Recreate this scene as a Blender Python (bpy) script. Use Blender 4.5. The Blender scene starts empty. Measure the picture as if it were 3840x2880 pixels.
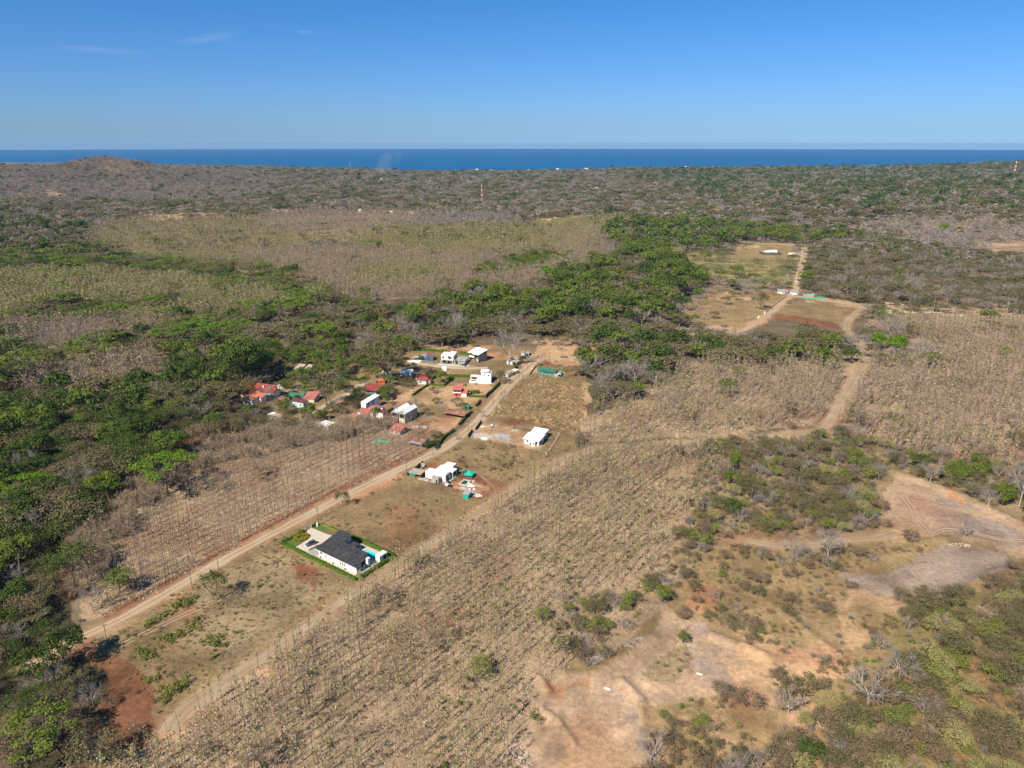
import bpy, bmesh, math, random
import numpy as np
from mathutils import Vector, Matrix
rad = math.radians
C = bpy.context.scene.collection
SC = bpy.context.scene

# ------------------------------------------------------------------ camera
CH = 160.0                       # height of the camera above the plain
PITCH = rad(18.72)
FOC = 2666.0                     # focal length in photo pixels (3840 wide)
cam_d = bpy.data.cameras.new("camera")
cam_d.sensor_width = 36.0
cam_d.lens = FOC / 3840 * 36.0
cam_d.clip_start = 1.0
cam_d.clip_end = 60000.0
cam = bpy.data.objects.new("camera", cam_d)
C.objects.link(cam)
cam.location = (0, 0, CH)
cam.rotation_euler = (rad(90) - PITCH, 0, 0)
SC.camera = cam

# ------------------------------------------------------------------ sky and sun
SUN_EL = 44.0
SUN_V = Vector((-0.62, -0.785, 0)).normalized() * math.cos(rad(SUN_EL)) + Vector((0, 0, math.sin(rad(SUN_EL))))
TINT_LOW = (.43, .68, 1.22, 1); TINT_HIGH = (.13, .66, 1.0, 1)
world = bpy.data.worlds.new("World")
SC.world = world
world.use_nodes = True
wn, wl = world.node_tree.nodes, world.node_tree.links
wn.clear()
w_out = wn.new("ShaderNodeOutputWorld")
w_bg = wn.new("ShaderNodeBackground")
w_sky = wn.new("ShaderNodeTexSky")
w_sky.sky_type = 'NISHITA'
w_sky.sun_disc = False
w_sky.sun_elevation = rad(SUN_EL)
w_sky.sun_rotation = math.atan2(SUN_V.x, SUN_V.y)
w_sky.altitude = 150
w_sky.air_density = 1.0
w_sky.dust_density = 0.35
w_sky.ozone_density = 3.5
w_bg.inputs[1].default_value = 0.066
# thin cirrus wisps high in the sky
tc = wn.new("ShaderNodeTexCoord")
def wnode(kind, op=None, **kw):
    x = wn.new(kind)
    if op: x.operation = op
    return x
nz = wn.new("ShaderNodeTexNoise")
mp = wn.new("ShaderNodeMapping"); mp.inputs['Scale'].default_value = (34, 34, 420)
nz.inputs['Scale'].default_value = 1.0; nz.inputs['Detail'].default_value = 6; nz.inputs['Distortion'].default_value = .8
wl.new(tc.outputs['Generated'], mp.inputs[0]); wl.new(mp.outputs[0], nz.inputs['Vector'])
acc = None
for cen, sca, tilt in (((-.463, .881, .0995), (13, 13, 170), 0.0), ((-.356, .927, .118), (17, 17, 120), -.2), ((-.25, .96, .128), (50, 50, 200), 0), ((.62, .77, .135), (14, 14, 90), -.1)):
    m1 = wnode("ShaderNodeVectorMath", 'SUBTRACT'); m1.inputs[1].default_value = cen
    wl.new(tc.outputs['Generated'], m1.inputs[0])
    mr = wn.new("ShaderNodeMapping"); mr.inputs['Rotation'].default_value = (0, -tilt, 0); mr.vector_type = 'VECTOR'
    wl.new(m1.outputs[0], mr.inputs[0])
    m2 = wnode("ShaderNodeVectorMath", 'MULTIPLY'); m2.inputs[1].default_value = sca; wl.new(mr.outputs[0], m2.inputs[0])
    m3 = wnode("ShaderNodeVectorMath", 'LENGTH'); wl.new(m2.outputs[0], m3.inputs[0])
    m4 = wn.new("ShaderNodeMapRange"); m4.interpolation_type = 'SMOOTHSTEP'
    m4.inputs[1].default_value = 1.3; m4.inputs[2].default_value = 0.0; wl.new(m3.outputs['Value'], m4.inputs[0])
    if acc is None: acc = m4.outputs[0]
    else:
        ad = wnode("ShaderNodeMath", 'MAXIMUM'); wl.new(acc, ad.inputs[0]); wl.new(m4.outputs[0], ad.inputs[1]); acc = ad.outputs[0]
mu_ = wnode("ShaderNodeMath", 'MULTIPLY'); wl.new(acc, mu_.inputs[0]); wl.new(nz.outputs[0], mu_.inputs[1])
rp = wn.new("ShaderNodeMapRange")
rp.inputs[1].default_value = .20; rp.inputs[2].default_value = .75; rp.inputs[3].default_value = 0; rp.inputs[4].default_value = .14
wl.new(mu_.outputs[0], rp.inputs[0])
mx = wn.new("ShaderNodeMix")
mx.data_type = 'RGBA'
mx.inputs[7].default_value = (7.0, 7.6, 8.6, 1)
wl.new(rp.outputs[0], mx.inputs[0])
# clearer and bluer air than the model's: a tint that varies only with the height above the horizon
sp = wn.new("ShaderNodeSeparateXYZ")
wl.new(tc.outputs['Generated'], sp.inputs[0])
er = wn.new("ShaderNodeMapRange"); er.interpolation_type = 'SMOOTHSTEP'
er.inputs[1].default_value = -0.02; er.inputs[2].default_value = 0.34
wl.new(sp.outputs['Z'], er.inputs[0])
tm_ = wn.new("ShaderNodeMix"); tm_.data_type = 'RGBA'
tm_.inputs[6].default_value = TINT_LOW; tm_.inputs[7].default_value = TINT_HIGH
wl.new(er.outputs[0], tm_.inputs[0])
ml = wn.new("ShaderNodeMix"); ml.data_type = 'RGBA'; ml.blend_type = 'MULTIPLY'; ml.inputs[0].default_value = 1.0
# the model's table has a false pale line at the very horizon: look up no lower than about one degree
zc_ = wn.new("ShaderNodeMath"); zc_.operation = 'MAXIMUM'; zc_.inputs[1].default_value = 0.022; wl.new(sp.outputs['Z'], zc_.inputs[0])
cv_ = wn.new("ShaderNodeCombineXYZ"); wl.new(sp.outputs['X'], cv_.inputs[0]); wl.new(sp.outputs['Y'], cv_.inputs[1]); wl.new(zc_.outputs[0], cv_.inputs[2])
wl.new(cv_.outputs[0], w_sky.inputs['Vector'])
wl.new(w_sky.outputs[0], ml.inputs[6]); wl.new(tm_.outputs[2], ml.inputs[7])
wl.new(ml.outputs[2], mx.inputs[6])
wl.new(mx.outputs[2], w_bg.inputs[0])
wl.new(w_bg.outputs[0], w_out.inputs[0])

sun_d = bpy.data.lights.new("sun", 'SUN')
sun_d.energy = 5.0
sun_d.angle = rad(0.5)
sun_d.color = (1.0, 0.90, 0.74)
sun = bpy.data.objects.new("sun", sun_d)
C.objects.link(sun)
sun.rotation_euler = (-SUN_V).to_track_quat('-Z', 'Y').to_euler()

SC.view_settings.view_transform = 'Standard'
SC.view_settings.look = 'None'
SC.view_settings.exposure = 0.62
SC.view_settings.gamma = 1.0
SC.render.engine = 'CYCLES'
SC.cycles.max_bounces = 6
SC.cycles.diffuse_bounces = 2
SC.cycles.glossy_bounces = 2
SC.cycles.transmission_bounces = 3
SC.cycles.volume_bounces = 0
SC.cycles.transparent_max_bounces = 6

# ------------------------------------------------------------------ numeric helpers
def vnoise(x, y, scale, seed=0):
    x = np.asarray(x, float) / scale + seed * 37.17
    y = np.asarray(y, float) / scale + seed * 91.73
    xi, yi = np.floor(x), np.floor(y)
    fx, fy = x - xi, y - yi
    fx, fy = fx * fx * (3 - 2 * fx), fy * fy * (3 - 2 * fy)
    def h(a, b):
        s = np.sin(a * 127.1 + b * 311.7 + seed * 17.3) * 43758.5453
        return s - np.floor(s)
    a, b, c, d = h(xi, yi), h(xi + 1, yi), h(xi, yi + 1), h(xi + 1, yi + 1)
    return (a * (1 - fx) + b * fx) * (1 - fy) + (c * (1 - fx) + d * fx) * fy

def fbm(x, y, scale, seed=0, octv=4):
    s, a, t = 0, 1.0, 0
    for k in range(octv):
        s = s + a * vnoise(x, y, scale / 2 ** k, seed + k * 7)
        t += a
        a *= 0.5
    return s / t

def g2(x, y, cx, cy, sx, sy, h):
    return h * np.exp(-((x - cx) / sx) ** 2 - ((y - cy) / sy) ** 2)

COAST = [(-400, 351), (0, 351), (200, 352), (420, 357), (660, 363), (880, 373), (1010, 373), (1300, 368), (1800, 366), (2212, 366), (2700, 366)]
def _coast_tab():
    t, yy = [], []
    for u, v in COAST:
        a = PITCH + math.atan((v * 1.736 - 1440) / FOC)
        t.append((u * 1.736 - 1920) / (FOC * math.cos(a - PITCH) ) )
        yy.append(CH / math.tan(a))
    return t, yy
_CT, _CY = _coast_tab()

def coast_y(x, y):
    return np.interp(np.asarray(x) / np.maximum(y, 1.0), _CT, np.minimum(_CY, 7000)) + 60 * (fbm(x, y, 500, 9, 3) - .5)

def H0(x, y):
    x = np.asarray(x, float); y = np.asarray(y, float)
    r = np.hypot(x, y)
    h = 1.0 + 2.2 * fbm(x, y, 130, 1, 2) * np.clip((r - 60) / 300, 0.35, 1)
    h = h + g2(x, y, 205, 150, 75, 80, 17)                # hillside under the lower right corner
    h = h + g2(x, y, -230, 230, 60, 90, -1.0)
    h = h + np.clip((r - 700) / 2500, 0, 1) * 14 * (fbm(x, y, 620, 3, 3) - .35)
    h = h + g2(x, y, -1700, 3120, 190, 280, 64) + g2(x, y, -1330, 3050, 260, 360, 34)
    h = h + g2(x, y, -2250, 3200, 620, 600, 58) + g2(x, y, -850, 3300, 500, 500, 18)
    h = h + g2(x, y, 1020, 1500, 230, 170, 26) + g2(x, y, 1750, 2300, 500, 500, 34)
    h = h + g2(x, y, 2950, 4150, 500, 500, 40) + g2(x, y, -330, 1330, 150, 100, 9)
    return np.maximum(h, 0.2)

def ray(sx, sy):
    cx, cy = (sx - 1920) / FOC, (1440 - sy) / FOC
    return cx, math.cos(PITCH) + cy * math.sin(PITCH), -math.sin(PITCH) + cy * math.cos(PITCH)

def G(p, z=None):
    """where the ray through a photo pixel meets the ground"""
    dx, dy, dz = ray(*p)
    dz = min(dz, -0.02)
    t = -CH / dz
    for _ in range(30):
        hz = z if z is not None else float(H0(dx * t, dy * t))
        t = 0.5 * t + 0.5 * (CH - hz) / -dz
    return np.array([dx * t, dy * t])

_Z = {'A': (800, 1200, 1.536), 'B': (1500, 1250, 3.16), 'C': (850, 1300, 3.16), 'D': (1000, 1880, 3.687),
      'E': (1450, 1500, 3.16), 'F': (2540, 500, 1.7015), 'V': (0, 0, .57604), 'J': (2600, 880, 3.456),
      'K': (3100, 1000, 2.989), 'Q': (2900, 1500, 2.353), 'R': (2000, 1350, 2.212), 'L': (0, 1000, 1.728),
      'M': (1280, 500, 1.7015), 'N': (0, 500, 1.7015), 'S': (0, 2080, 2.074), 'T': (1000, 2080, 2.074),
      'U': (1900, 2080, 2.074), 'W': (2840, 2080, 2.074), 'O': (1200, 800, 1.58)}
def S(k, x, y):
    o = _Z[k]
    return (o[0] + x / o[2], o[1] + y / o[2])
def P(k, x, y, z=None):
    return G(S(k, x, y), z)
def PL(k, pts):
    return np.array([P(k, *q) for q in pts])

def pip(x, y, poly):
    inside = np.zeros(x.shape, bool)
    x0, y0 = poly.min(0); x1, y1 = poly.max(0)
    m = (x >= x0) & (x <= x1) & (y >= y0) & (y <= y1)
    if not m.any():
        return inside
    xs, ys = x[m], y[m]
    r = np.zeros(xs.shape, bool)
    n = len(poly)
    for i in range(n):
        ax, ay = poly[i]; bx, by = poly[(i + 1) % n]
        if ay == by:
            continue
        c = (ay > ys) != (by > ys)
        r ^= c & (xs < (bx - ax) * (ys - ay) / (by - ay) + ax)
    inside[m] = r
    return inside

def dist_line(x, y, line):
    d = np.full(x.shape, 1e9)
    for a, b in zip(line[:-1], line[1:]):
        v = b - a
        L = (v ** 2).sum()
        t = np.clip(((x - a[0]) * v[0] + (y - a[1]) * v[1]) / L, 0, 1)
        d = np.minimum(d, np.hypot(x - a[0] - t * v[0], y - a[1] - t * v[1]))
    return d

def smooth_line(pts, step):
    pts = [np.array(p, float) for p in pts]
    out = []
    n = len(pts)
    for i in range(n - 1):
        p0, p1, p2, p3 = pts[max(i - 1, 0)], pts[i], pts[i + 1], pts[min(i + 2, n - 1)]
        k = max(2, int(np.linalg.norm(p2 - p1) / step))
        for j in range(k):
            t = j / k
            out.append(0.5 * ((2 * p1) + (-p0 + p2) * t + (2 * p0 - 5 * p1 + 4 * p2 - p3) * t * t + (-p0 + 3 * p1 - 3 * p2 + p3) * t ** 3))
    out.append(pts[-1])
    return np.array(out)

# low banks, berms and spoil ridges: (line, height, half width)
BERMS = []
def berm(k, pts, h, w):
    BERMS.append((smooth_line(PL(k, pts), 4), h, w))
berm('U', [(250, 960), (330, 1080), (250, 1200), (400, 1300), (520, 1480)], 1.12, 1.32)
berm('U', [(450, 930), (660, 930), (900, 780), (1150, 640)], 1.05, 1.50)
berm('U', [(900, 1000), (1050, 1150), (1040, 1300), (870, 1380)], 1.26, 1.80)
berm('U', [(1100, 1010), (1330, 1040), (1400, 900)], 0.84, 1.50)
berm('U', [(1600, 640), (1900, 740), (2060, 830)], 1.54, 1.80)
berm('W', [(200, 440), (430, 640), (640, 800)], 0.91, 1.80)
berm('W', [(1050, 430), (1300, 400), (1600, 280), (1900, 120)], 1.54, 2.40)
berm('Q', [(1080, 640), (1500, 790), (1900, 950), (2212, 1120)], 1.26, 2.10)
berm('Q', [(800, 1440), (1100, 1360), (1500, 1220), (1900, 1260)], 1.12, 2.10)
berm('T', [(0, 900), (300, 740), (600, 560), (900, 320), (1250, 0)], 0.70, 1.80)

def HH(x, y):
    x = np.atleast_1d(np.asarray(x, float)); y = np.atleast_1d(np.asarray(y, float))
    h = H0(x, y)
    m = (y < 420) & (y > 60)
    if m.any():
        xs, ys = x[m], y[m]
        add = np.zeros(xs.shape)
        for ln, hh, w in BERMS:
            lo, hi = ln.min(0) - 4 * w, ln.max(0) + 4 * w
            q = (xs > lo[0]) & (xs < hi[0]) & (ys > lo[1]) & (ys < hi[1])
            if q.any():
                d = dist_line(xs[q], ys[q], ln[::2])
                add[q] = np.maximum(add[q], hh * np.exp(-(d / w) ** 2) * (0.5 + fbm(xs[q], ys[q], 7, 5, 2)))
        h = h.copy(); h[m] += add
    return h
def hz(p):
    return float(HH(p[0], p[1])[0])

def lin(c):
    c = c / 255.0
    return c / 12.92 if c <= 0.04045 else ((c + 0.055) / 1.055) ** 2.4
def rgb(r, g, b, k=1.0):
    return (lin(r) * k, lin(g) * k, lin(b) * k, 1.0)

# ------------------------------------------------------------------ object helpers
def tag(o, label=None, cat=None, group=None, kind=None):
    if label: o['label'] = label
    if cat: o['category'] = cat
    if group: o['group'] = group
    if kind: o['kind'] = kind
    return o
def empty(name, loc, rz=0.0, **kw):
    o = bpy.data.objects.new(name, None)
    o.empty_display_size = 0.5
    C.objects.link(o)
    o.location = loc
    o.rotation_euler = (0, 0, rz)
    return tag(o, **kw)
def mesh_from(name, V, F, mats, midx=None, smooth=False):
    me = bpy.data.meshes.new(name)
    V = np.asarray(V, np.float32)
    F = [np.asarray(f, np.int32) for f in (F if isinstance(F, list) else [F]) if len(f)]
    me.vertices.add(len(V))
    me.vertices.foreach_set("co", V.ravel())
    nl = sum(f.size for f in F)
    me.loops.add(nl)
    me.loops.foreach_set("vertex_index", np.concatenate([f.ravel() for f in F]))
    npoly = sum(len(f) for f in F)
    me.polygons.add(npoly)
    tot = np.concatenate([np.full(len(f), f.shape[1], np.int32) for f in F])
    st = np.concatenate([[0], np.cumsum(tot)[:-1]]).astype(np.int32)
    me.polygons.foreach_set("loop_start", st)
    if midx is not None:
        me.polygons.foreach_set("material_index", np.asarray(midx, np.int32))
    if smooth:
        me.polygons.foreach_set("use_smooth", np.ones(npoly, bool))
    for m in (mats if isinstance(mats, (list, tuple)) else [mats]):
        me.materials.append(m)
    me.update(calc_edges=True)
    return me

class MB:
    """collects boxes, prisms and tubes of one part"""
    def __init__(s):
        s.v, s.f = [], []
    def add(s, vs, fs):
        n = len(s.v)
        s.v += [tuple(map(float, p)) for p in vs]
        s.f += [tuple(i + n for i in f) for f in fs]
        return s
    def box(s, x0, x1, y0, y1, z0, z1):
        return s.add([(x0, y0, z0), (x1, y0, z0), (x1, y1, z0), (x0, y1, z0), (x0, y0, z1), (x1, y0, z1), (x1, y1, z1), (x0, y1, z1)],
                     [(0, 3, 2, 1), (4, 5, 6, 7), (0, 1, 5, 4), (1, 2, 6, 5), (2, 3, 7, 6), (3, 0, 4, 7)])
    def prism(s, bot, top):
        n = len(bot)
        fs = [tuple(range(n))[::-1], tuple(range(n, 2 * n))]
        fs += [(i, (i + 1) % n, n + (i + 1) % n, n + i) for i in range(n)]
        return s.add(list(bot) + list(top), fs)
    def tube(s, a, b, r0, r1=None, n=8):
        a, b = Vector(a), Vector(b)
        r1 = r0 if r1 is None else r1
        d = (b - a).normalized()
        u = d.orthogonal().normalized(); w = d.cross(u)
        ring = lambda c, r: [tuple(c + (u * math.cos(2 * math.pi * i / n) + w * math.sin(2 * math.pi * i / n)) * r) for i in range(n)]
        return s.prism(ring(a, r0), ring(b, r1))
    def build(s, name, mat, parent=None, loc=None, **kw):
        me = bpy.data.meshes.new(name)
        me.from_pydata(s.v, [], s.f)
        me.materials.append(mat)
        me.update()
        o = bpy.data.objects.new(name, me)
        C.objects.link(o)
        if parent: o.parent = parent
        if loc is not None: o.location = loc
        return tag(o, **kw)

# ------------------------------------------------------------------ materials
def new_mat(name):
    m = bpy.data.materials.new(name)
    m.use_nodes = True
    m.node_tree.nodes.clear()
    return m, m.node_tree.nodes, m.node_tree.links
def mixc(n, l, fac, a, b, mode='MIX'):
    x = n.new("ShaderNodeMix"); x.data_type = 'RGBA'; x.blend_type = mode
    for sock, val in ((x.inputs[0], fac), (x.inputs[6], a), (x.inputs[7], b)):
        if hasattr(val, 'is_output'): l.new(val, sock)
        elif isinstance(val, (int, float)): sock.default_value = val
        else: sock.default_value = val
    return x.outputs[2]
def noise(n, l, scale, detail=3, vec=None, rough=0.55):
    t = n.new("ShaderNodeTexNoise")
    t.inputs['Scale'].default_value = scale
    t.inputs['Detail'].default_value = detail
    t.inputs['Roughness'].default_value = rough
    if vec is not None: l.new(vec, t.inputs['Vector'])
    return t.outputs[0]
def mrange(n, l, x, a, b, c=0.0, d=1.0):
    t = n.new("ShaderNodeMapRange")
    l.new(x, t.inputs[0])
    for i, q in enumerate((a, b, c, d)): t.inputs[i + 1].default_value = q
    return t.outputs[0]
def leaf_mat(name, cols, transl=0.3):
    """foliage: a colour per plant and a colour per leaf"""
    m, n, l = new_mat(name)
    oi = n.new("ShaderNodeObjectInfo"); ge = n.new("ShaderNodeNewGeometry")
    a = mixc(n, l, oi.outputs['Random'], cols[0], cols[1])
    r = mrange(n, l, ge.outputs['Random Per Island'], 0.45, 1.0)
    b = mixc(n, l, r, a, cols[2])
    df = n.new("ShaderNodeBsdfDiffuse"); tr = n.new("ShaderNodeBsdfTranslucent"); ms = n.new("ShaderNodeMixShader")
    ms.inputs[0].default_value = transl
    l.new(b, df.inputs[0]); l.new(b, tr.inputs[0])
    l.new(df.outputs[0], ms.inputs[1]); l.new(tr.outputs[0], ms.inputs[2])
    o = n.new("ShaderNodeOutputMaterial"); l.new(ms.outputs[0], o.inputs[0])
    return m
def solid(name, col, rough=0.7, var=0.12, scale=1.5, metal=0.0, spec=0.3, bump=0.0, dirt=None):
    m, n, l = new_mat(name)
    t = n.new("ShaderNodeTexCoord")
    f = noise(n, l, scale, 4, t.outputs['Object'])
    dark = tuple(c * (1 - var * 1.6) for c in col[:3]) + (1,)
    lite = tuple(min(1, c * (1 + var)) for c in col[:3]) + (1,)
    c = mixc(n, l, mrange(n, l, f, .3, .7), dark, lite)
    if dirt:
        f2 = noise(n, l, scale * .37, 5, t.outputs['Object'], .7)
        c = mixc(n, l, mrange(n, l, f2, .52, .68), c, dirt)
    p = n.new("ShaderNodeBsdfPrincipled")
    l.new(c, p.inputs['Base Color'])
    p.inputs['Roughness'].default_value = rough
    p.inputs['Metallic'].default_value = metal
    p.inputs['Specular IOR Level'].default_value = spec
    if bump:
        b = n.new("ShaderNodeBump"); b.inputs['Distance'].default_value = bump; l.new(f, b.inputs['Height'])
        l.new(b.outputs[0], p.inputs['Normal'])
    o = n.new("ShaderNodeOutputMaterial"); l.new(p.outputs[0], o.inputs[0])
    return m

# albedos (linear)
GC = dict(
    wood=(.10, .082, .056), litter=(.33, .235, .15), litterp=(.34, .242, .158), drygrass=(.27, .19, .10), green=(.11, .125, .04),
    field=(.225, .16, .085), red=(.19, .088, .05), dred=(.20, .085, .05), road=(.40, .30, .20), pad=(.385, .265, .175),
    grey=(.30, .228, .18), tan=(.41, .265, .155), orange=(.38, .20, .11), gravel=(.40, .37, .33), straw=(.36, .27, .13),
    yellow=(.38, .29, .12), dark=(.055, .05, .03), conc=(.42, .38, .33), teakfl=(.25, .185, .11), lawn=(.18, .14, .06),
    olive=(.20, .16, .075))
# ------------------------------------------------------------------ plan of the land cover
GROUND = []     # (polygon, colour, edge noise in metres, weight)
def gp(k, pts, col, e=2.5, w=1.0):
    GROUND.append((PL(k, pts), col, e, w))
VJ = [(0, 870), (250, 850), (420, 800), (560, 760), (640, 800), (560, 820), (500, 850), (560, 880), (640, 905), (600, 935), (440, 972), (340, 1040), (190, 1160), (165, 1300), (180, 1385), (60, 1400), (0, 1420)]
gp('V', [(1400, 1170), (1600, 1160), (2500, 1120), (2700, 1900), (1080, 1850), (1150, 1500), (1380, 1350)], 'drygrass', 6)
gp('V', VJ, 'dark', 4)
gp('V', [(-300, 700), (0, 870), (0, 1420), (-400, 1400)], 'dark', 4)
gp('V', [(190, 1350), (165, 1190), (330, 1040), (440, 975), (640, 935), (780, 915), (840, 905), (935, 950), (950, 970), (850, 1015), (640, 1122), (430, 1235), (250, 1335)], 'litter', 2)
gp('V', [(225, 1330), (425, 1214), (635, 1098), (850, 992), (950, 962), (955, 972), (870, 1022), (640, 1137), (430, 1250), (230, 1362)], 'dred', 1.2)
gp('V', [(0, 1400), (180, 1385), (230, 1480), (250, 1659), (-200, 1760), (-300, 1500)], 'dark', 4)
gp('V', [(350, 1600), (560, 1440), (760, 1290), (860, 1230), (1040, 1110), (1110, 1060), (1285, 968), (1500, 952), (1800, 930), (2212, 1010), (2212, 1150), (1930, 1020), (1890, 1060), (1910, 1110), (1850, 1160), (1600, 1165), (1540, 1180), (1430, 1290), (1400, 1350), (1240, 1440), (1160, 1500), (1110, 1720), (100, 1760)], 'litterp', 4)
gp('V', [(1560, 1000), (1900, 950), (2212, 1010), (2212, 1150), (1930, 1020), (1890, 1060), (1910, 1110), (1850, 1160), (1600, 1165), (1560, 1180), (1450, 1260), (1480, 1150)], 'teakfl', 6)
gp('V', [(1290, 955), (1250, 900), (1330, 880), (1470, 800), (1500, 780), (1650, 790), (1850, 760), (1880, 690), (1900, 670), (2212, 680), (2500, 700), (2500, 1040), (2212, 1010), (2000, 1000), (1860, 950), (1780, 925), (1500, 945)], 'litterp', 4)
# fields right of the road
gp('V', [(195, 1400), (430, 1255), (640, 1145), (935, 990), (1060, 885), (1150, 805), (1195, 770), (1255, 780), (1262, 820), (1265, 900), (1250, 970), (1100, 1065), (860, 1230), (600, 1410), (370, 1570), (290, 1500), (200, 1440)], 'field', 2)
gp('V', [(700, 1120), (850, 1050), (920, 1060), (1010, 1080), (1030, 1100), (900, 1200), (780, 1200), (720, 1150)], 'field', 3)
gp('V', [(430, 1270), (560, 1190), (700, 1250), (760, 1250), (620, 1360), (480, 1460), (430, 1400)], 'teakfl', 5)
gp('V', [(620, 1220), (690, 1235), (700, 1270), (640, 1260)], 'dred', 4, .5)
gp('V', [(150, 1385), (210, 1385), (270, 1440), (320, 1500), (355, 1560), (320, 1620), (200, 1620), (170, 1560), (220, 1500), (200, 1430)], 'red', 3)
gp('V', [(0, 1480), (60, 1450), (160, 1500), (150, 1640), (0, 1659)], 'wood', 4)
gp('V', [(1040, 895), (1150, 810), (1195, 785), (1255, 800), (1265, 830), (1262, 900), (1225, 925), (1100, 900)], 'straw', 3)
gp('V', [(1040, 895), (1150, 810), (1195, 785), (1255, 800), (1265, 830), (1262, 900), (1225, 925), (1100, 900)], 'tan', 4, .5)
gp('V', [(1035, 905), (1060, 900), (1180, 915), (1180, 930), (1120, 928), (1040, 920)], 'dred', 2, .8)
gp('E', [(1040, 350), (1130, 290), (1500, 330), (1640, 360), (1900, 430), (2010, 440), (1900, 600), (1800, 580), (1560, 550), (1330, 500), (1140, 470), (1010, 440)], 'tan', 1.5)
gp('E', [(1800, 380), (2010, 400), (2030, 440), (1900, 640), (1820, 580), (1850, 470)], 'field', 2)
gp('E', [(1250, 390), (1400, 395), (1500, 470), (1380, 490), (1250, 440)], 'gravel', 1.5)
gp('E', [(1010, 400), (1200, 400), (1300, 480), (1600, 540), (1480, 540), (1200, 480), (1010, 440)], 'gravel', 1.0, .5)
gp('E', [(870, 880), (1000, 860), (1230, 920), (1450, 1000), (1400, 1080), (1330, 1130), (1260, 1180), (1050, 1160), (900, 1100), (740, 1030), (560, 990), (480, 940), (860, 930)], 'red', 1.6)
gp('E', [(700, 1000), (880, 940), (1000, 930), (1240, 1050), (1100, 1090), (900, 1080)], 'orange', 1.5)
gp('E', [(420, 790), (520, 730), (640, 770), (560, 830)], 'red', 1)
gp('E', [(0, 960), (60, 920), (230, 900), (130, 960), (60, 1040), (0, 1070)], 'orange', 2)
gp('A', [(780, 1020), (960, 930), (1080, 900), (1060, 940), (900, 1010), (830, 1060)], 'orange', 2)
gp('A', [(960, 930), (1060, 880), (1100, 900), (1020, 960)], 'orange', 1.5)
# village ground
gp('V', [(560, 850), (700, 800), (900, 752), (1100, 745), (1235, 762), (1180, 800), (1060, 870), (930, 955), (840, 900), (700, 930), (600, 900)], 'field', 2)
gp('B', [(-50, 760), (180, 640), (330, 630), (560, 640), (820, 600), (1100, 610), (1180, 640), (1000, 770), (880, 880), (600, 870), (200, 820)], 'tan', 2)
gp('B', [(0, 740), (250, 640), (500, 760), (960, 780), (900, 850), (200, 830), (-100, 850)], 'drygrass', 2, .7)
gp('B', [(500, 400), (1000, 430), (980, 500), (860, 500), (600, 500), (330, 470)], 'drygrass', 1.5)
gp('B', [(390, 270), (500, 240), (480, 350), (380, 360)], 'lawn', 1)
gp('B', [(420, 520), (600, 540), (520, 615), (350, 605)], 'lawn', .6)
gp('B', [(640, 150), (1200, 130), (1600, 220), (1560, 300), (1400, 330), (1030, 300), (800, 220)], 'orange', 3, .8)
gp('B', [(1500, 240), (1700, 250), (2060, 280), (2070, 320), (1700, 320), (1560, 390), (1420, 420), (1400, 370)], 'tan', 1.5)
gp('B', [(1640, 330), (1780, 310), (2100, 320), (2120, 400), (1980, 430), (1900, 390), (1700, 370)], 'dred', 2)
gp('B', [(1840, 520), (1950, 490), (2212, 520), (2200, 600), (2000, 600), (1900, 560)], 'field', 2)
gp('B', [(1560, 470), (1600, 400), (1640, 400), (1640, 490), (1700, 490), (1690, 500)], 'pad', .6)
gp('E', [(60, 350), (230, 260), (500, 190), (830, 190), (880, 230), (800, 320), (730, 380), (640, 440), (520, 380), (300, 350)], 'tan', 1.5)
gp('E', [(380, 310), (480, 290), (740, 330), (720, 360), (520, 350), (390, 340)], 'pad', 1)
gp('B', [(300, 130), (820, 130), (1100, 170), (820, 200), (560, 190)], 'tan', 2, .7)
gp('A', [(1850, 120), (2000, 100), (2212, 150), (2150, 260), (1950, 260), (1860, 200)], 'tan', 3)
gp('C', [(600, 480), (720, 450), (880, 500), (860, 550), (700, 580), (640, 610), (560, 590)], 'pad', 1)
gp('C', [(560, 380), (640, 380), (700, 440), (760, 450), (700, 480), (600, 460)], 'field', 1)
gp('C', [(1080, 740), (1200, 650), (1330, 590), (1420, 560), (1440, 600), (1240, 720), (1180, 790), (900, 860), (830, 840)], 'pad', 1.2)
gp('C', [(1480, 560), (1680, 540), (1850, 600), (1760, 640), (1560, 640)], 'lawn', 1)
gp('C', [(1820, 690), (2212, 480), (2212, 700), (2000, 800)], 'tan', 1.5)
# clearing in the lower right
gp('U', [(1160, 360), (1230, 430), (1330, 520), (1480, 590), (1620, 660), (1800, 730), (1960, 780), (2090, 880), (2400, 1000), (2560, 1010), (2560, 1100), (2330, 1180), (2074, 1200), (1700, 1100), (1400, 1120), (1360, 1180), (1060, 1190), (1070, 1320), (1120, 1470), (1000, 1680), (940, 1900), (60, 1900), (80, 1500), (160, 1230), (240, 1000), (320, 980), (640, 900), (870, 780), (1090, 650), (1200, 500), (1160, 430)], 'pad', 3)
gp('U', [(250, 1000), (460, 930), (660, 930), (650, 1000), (420, 1030), (370, 1150), (270, 1120)], 'orange', 2, .6)
gp('U', [(160, 1200), (260, 1200), (340, 1330), (280, 1420), (200, 1330)], 'orange', 2, .6)
gp('U', [(520, 1070), (690, 1060), (700, 1200), (560, 1230)], 'orange', 4, .6)
gp('U', [(360, 1290), (700, 1380), (950, 1500), (940, 1900), (520, 1900), (500, 1500)], 'tan', 5)
gp('U', [(740, 1080), (1060, 1020), (1380, 1060), (1340, 1180), (1060, 1190), (1060, 1380), (900, 1380), (800, 1300)], 'grey', 6, .45)
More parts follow.
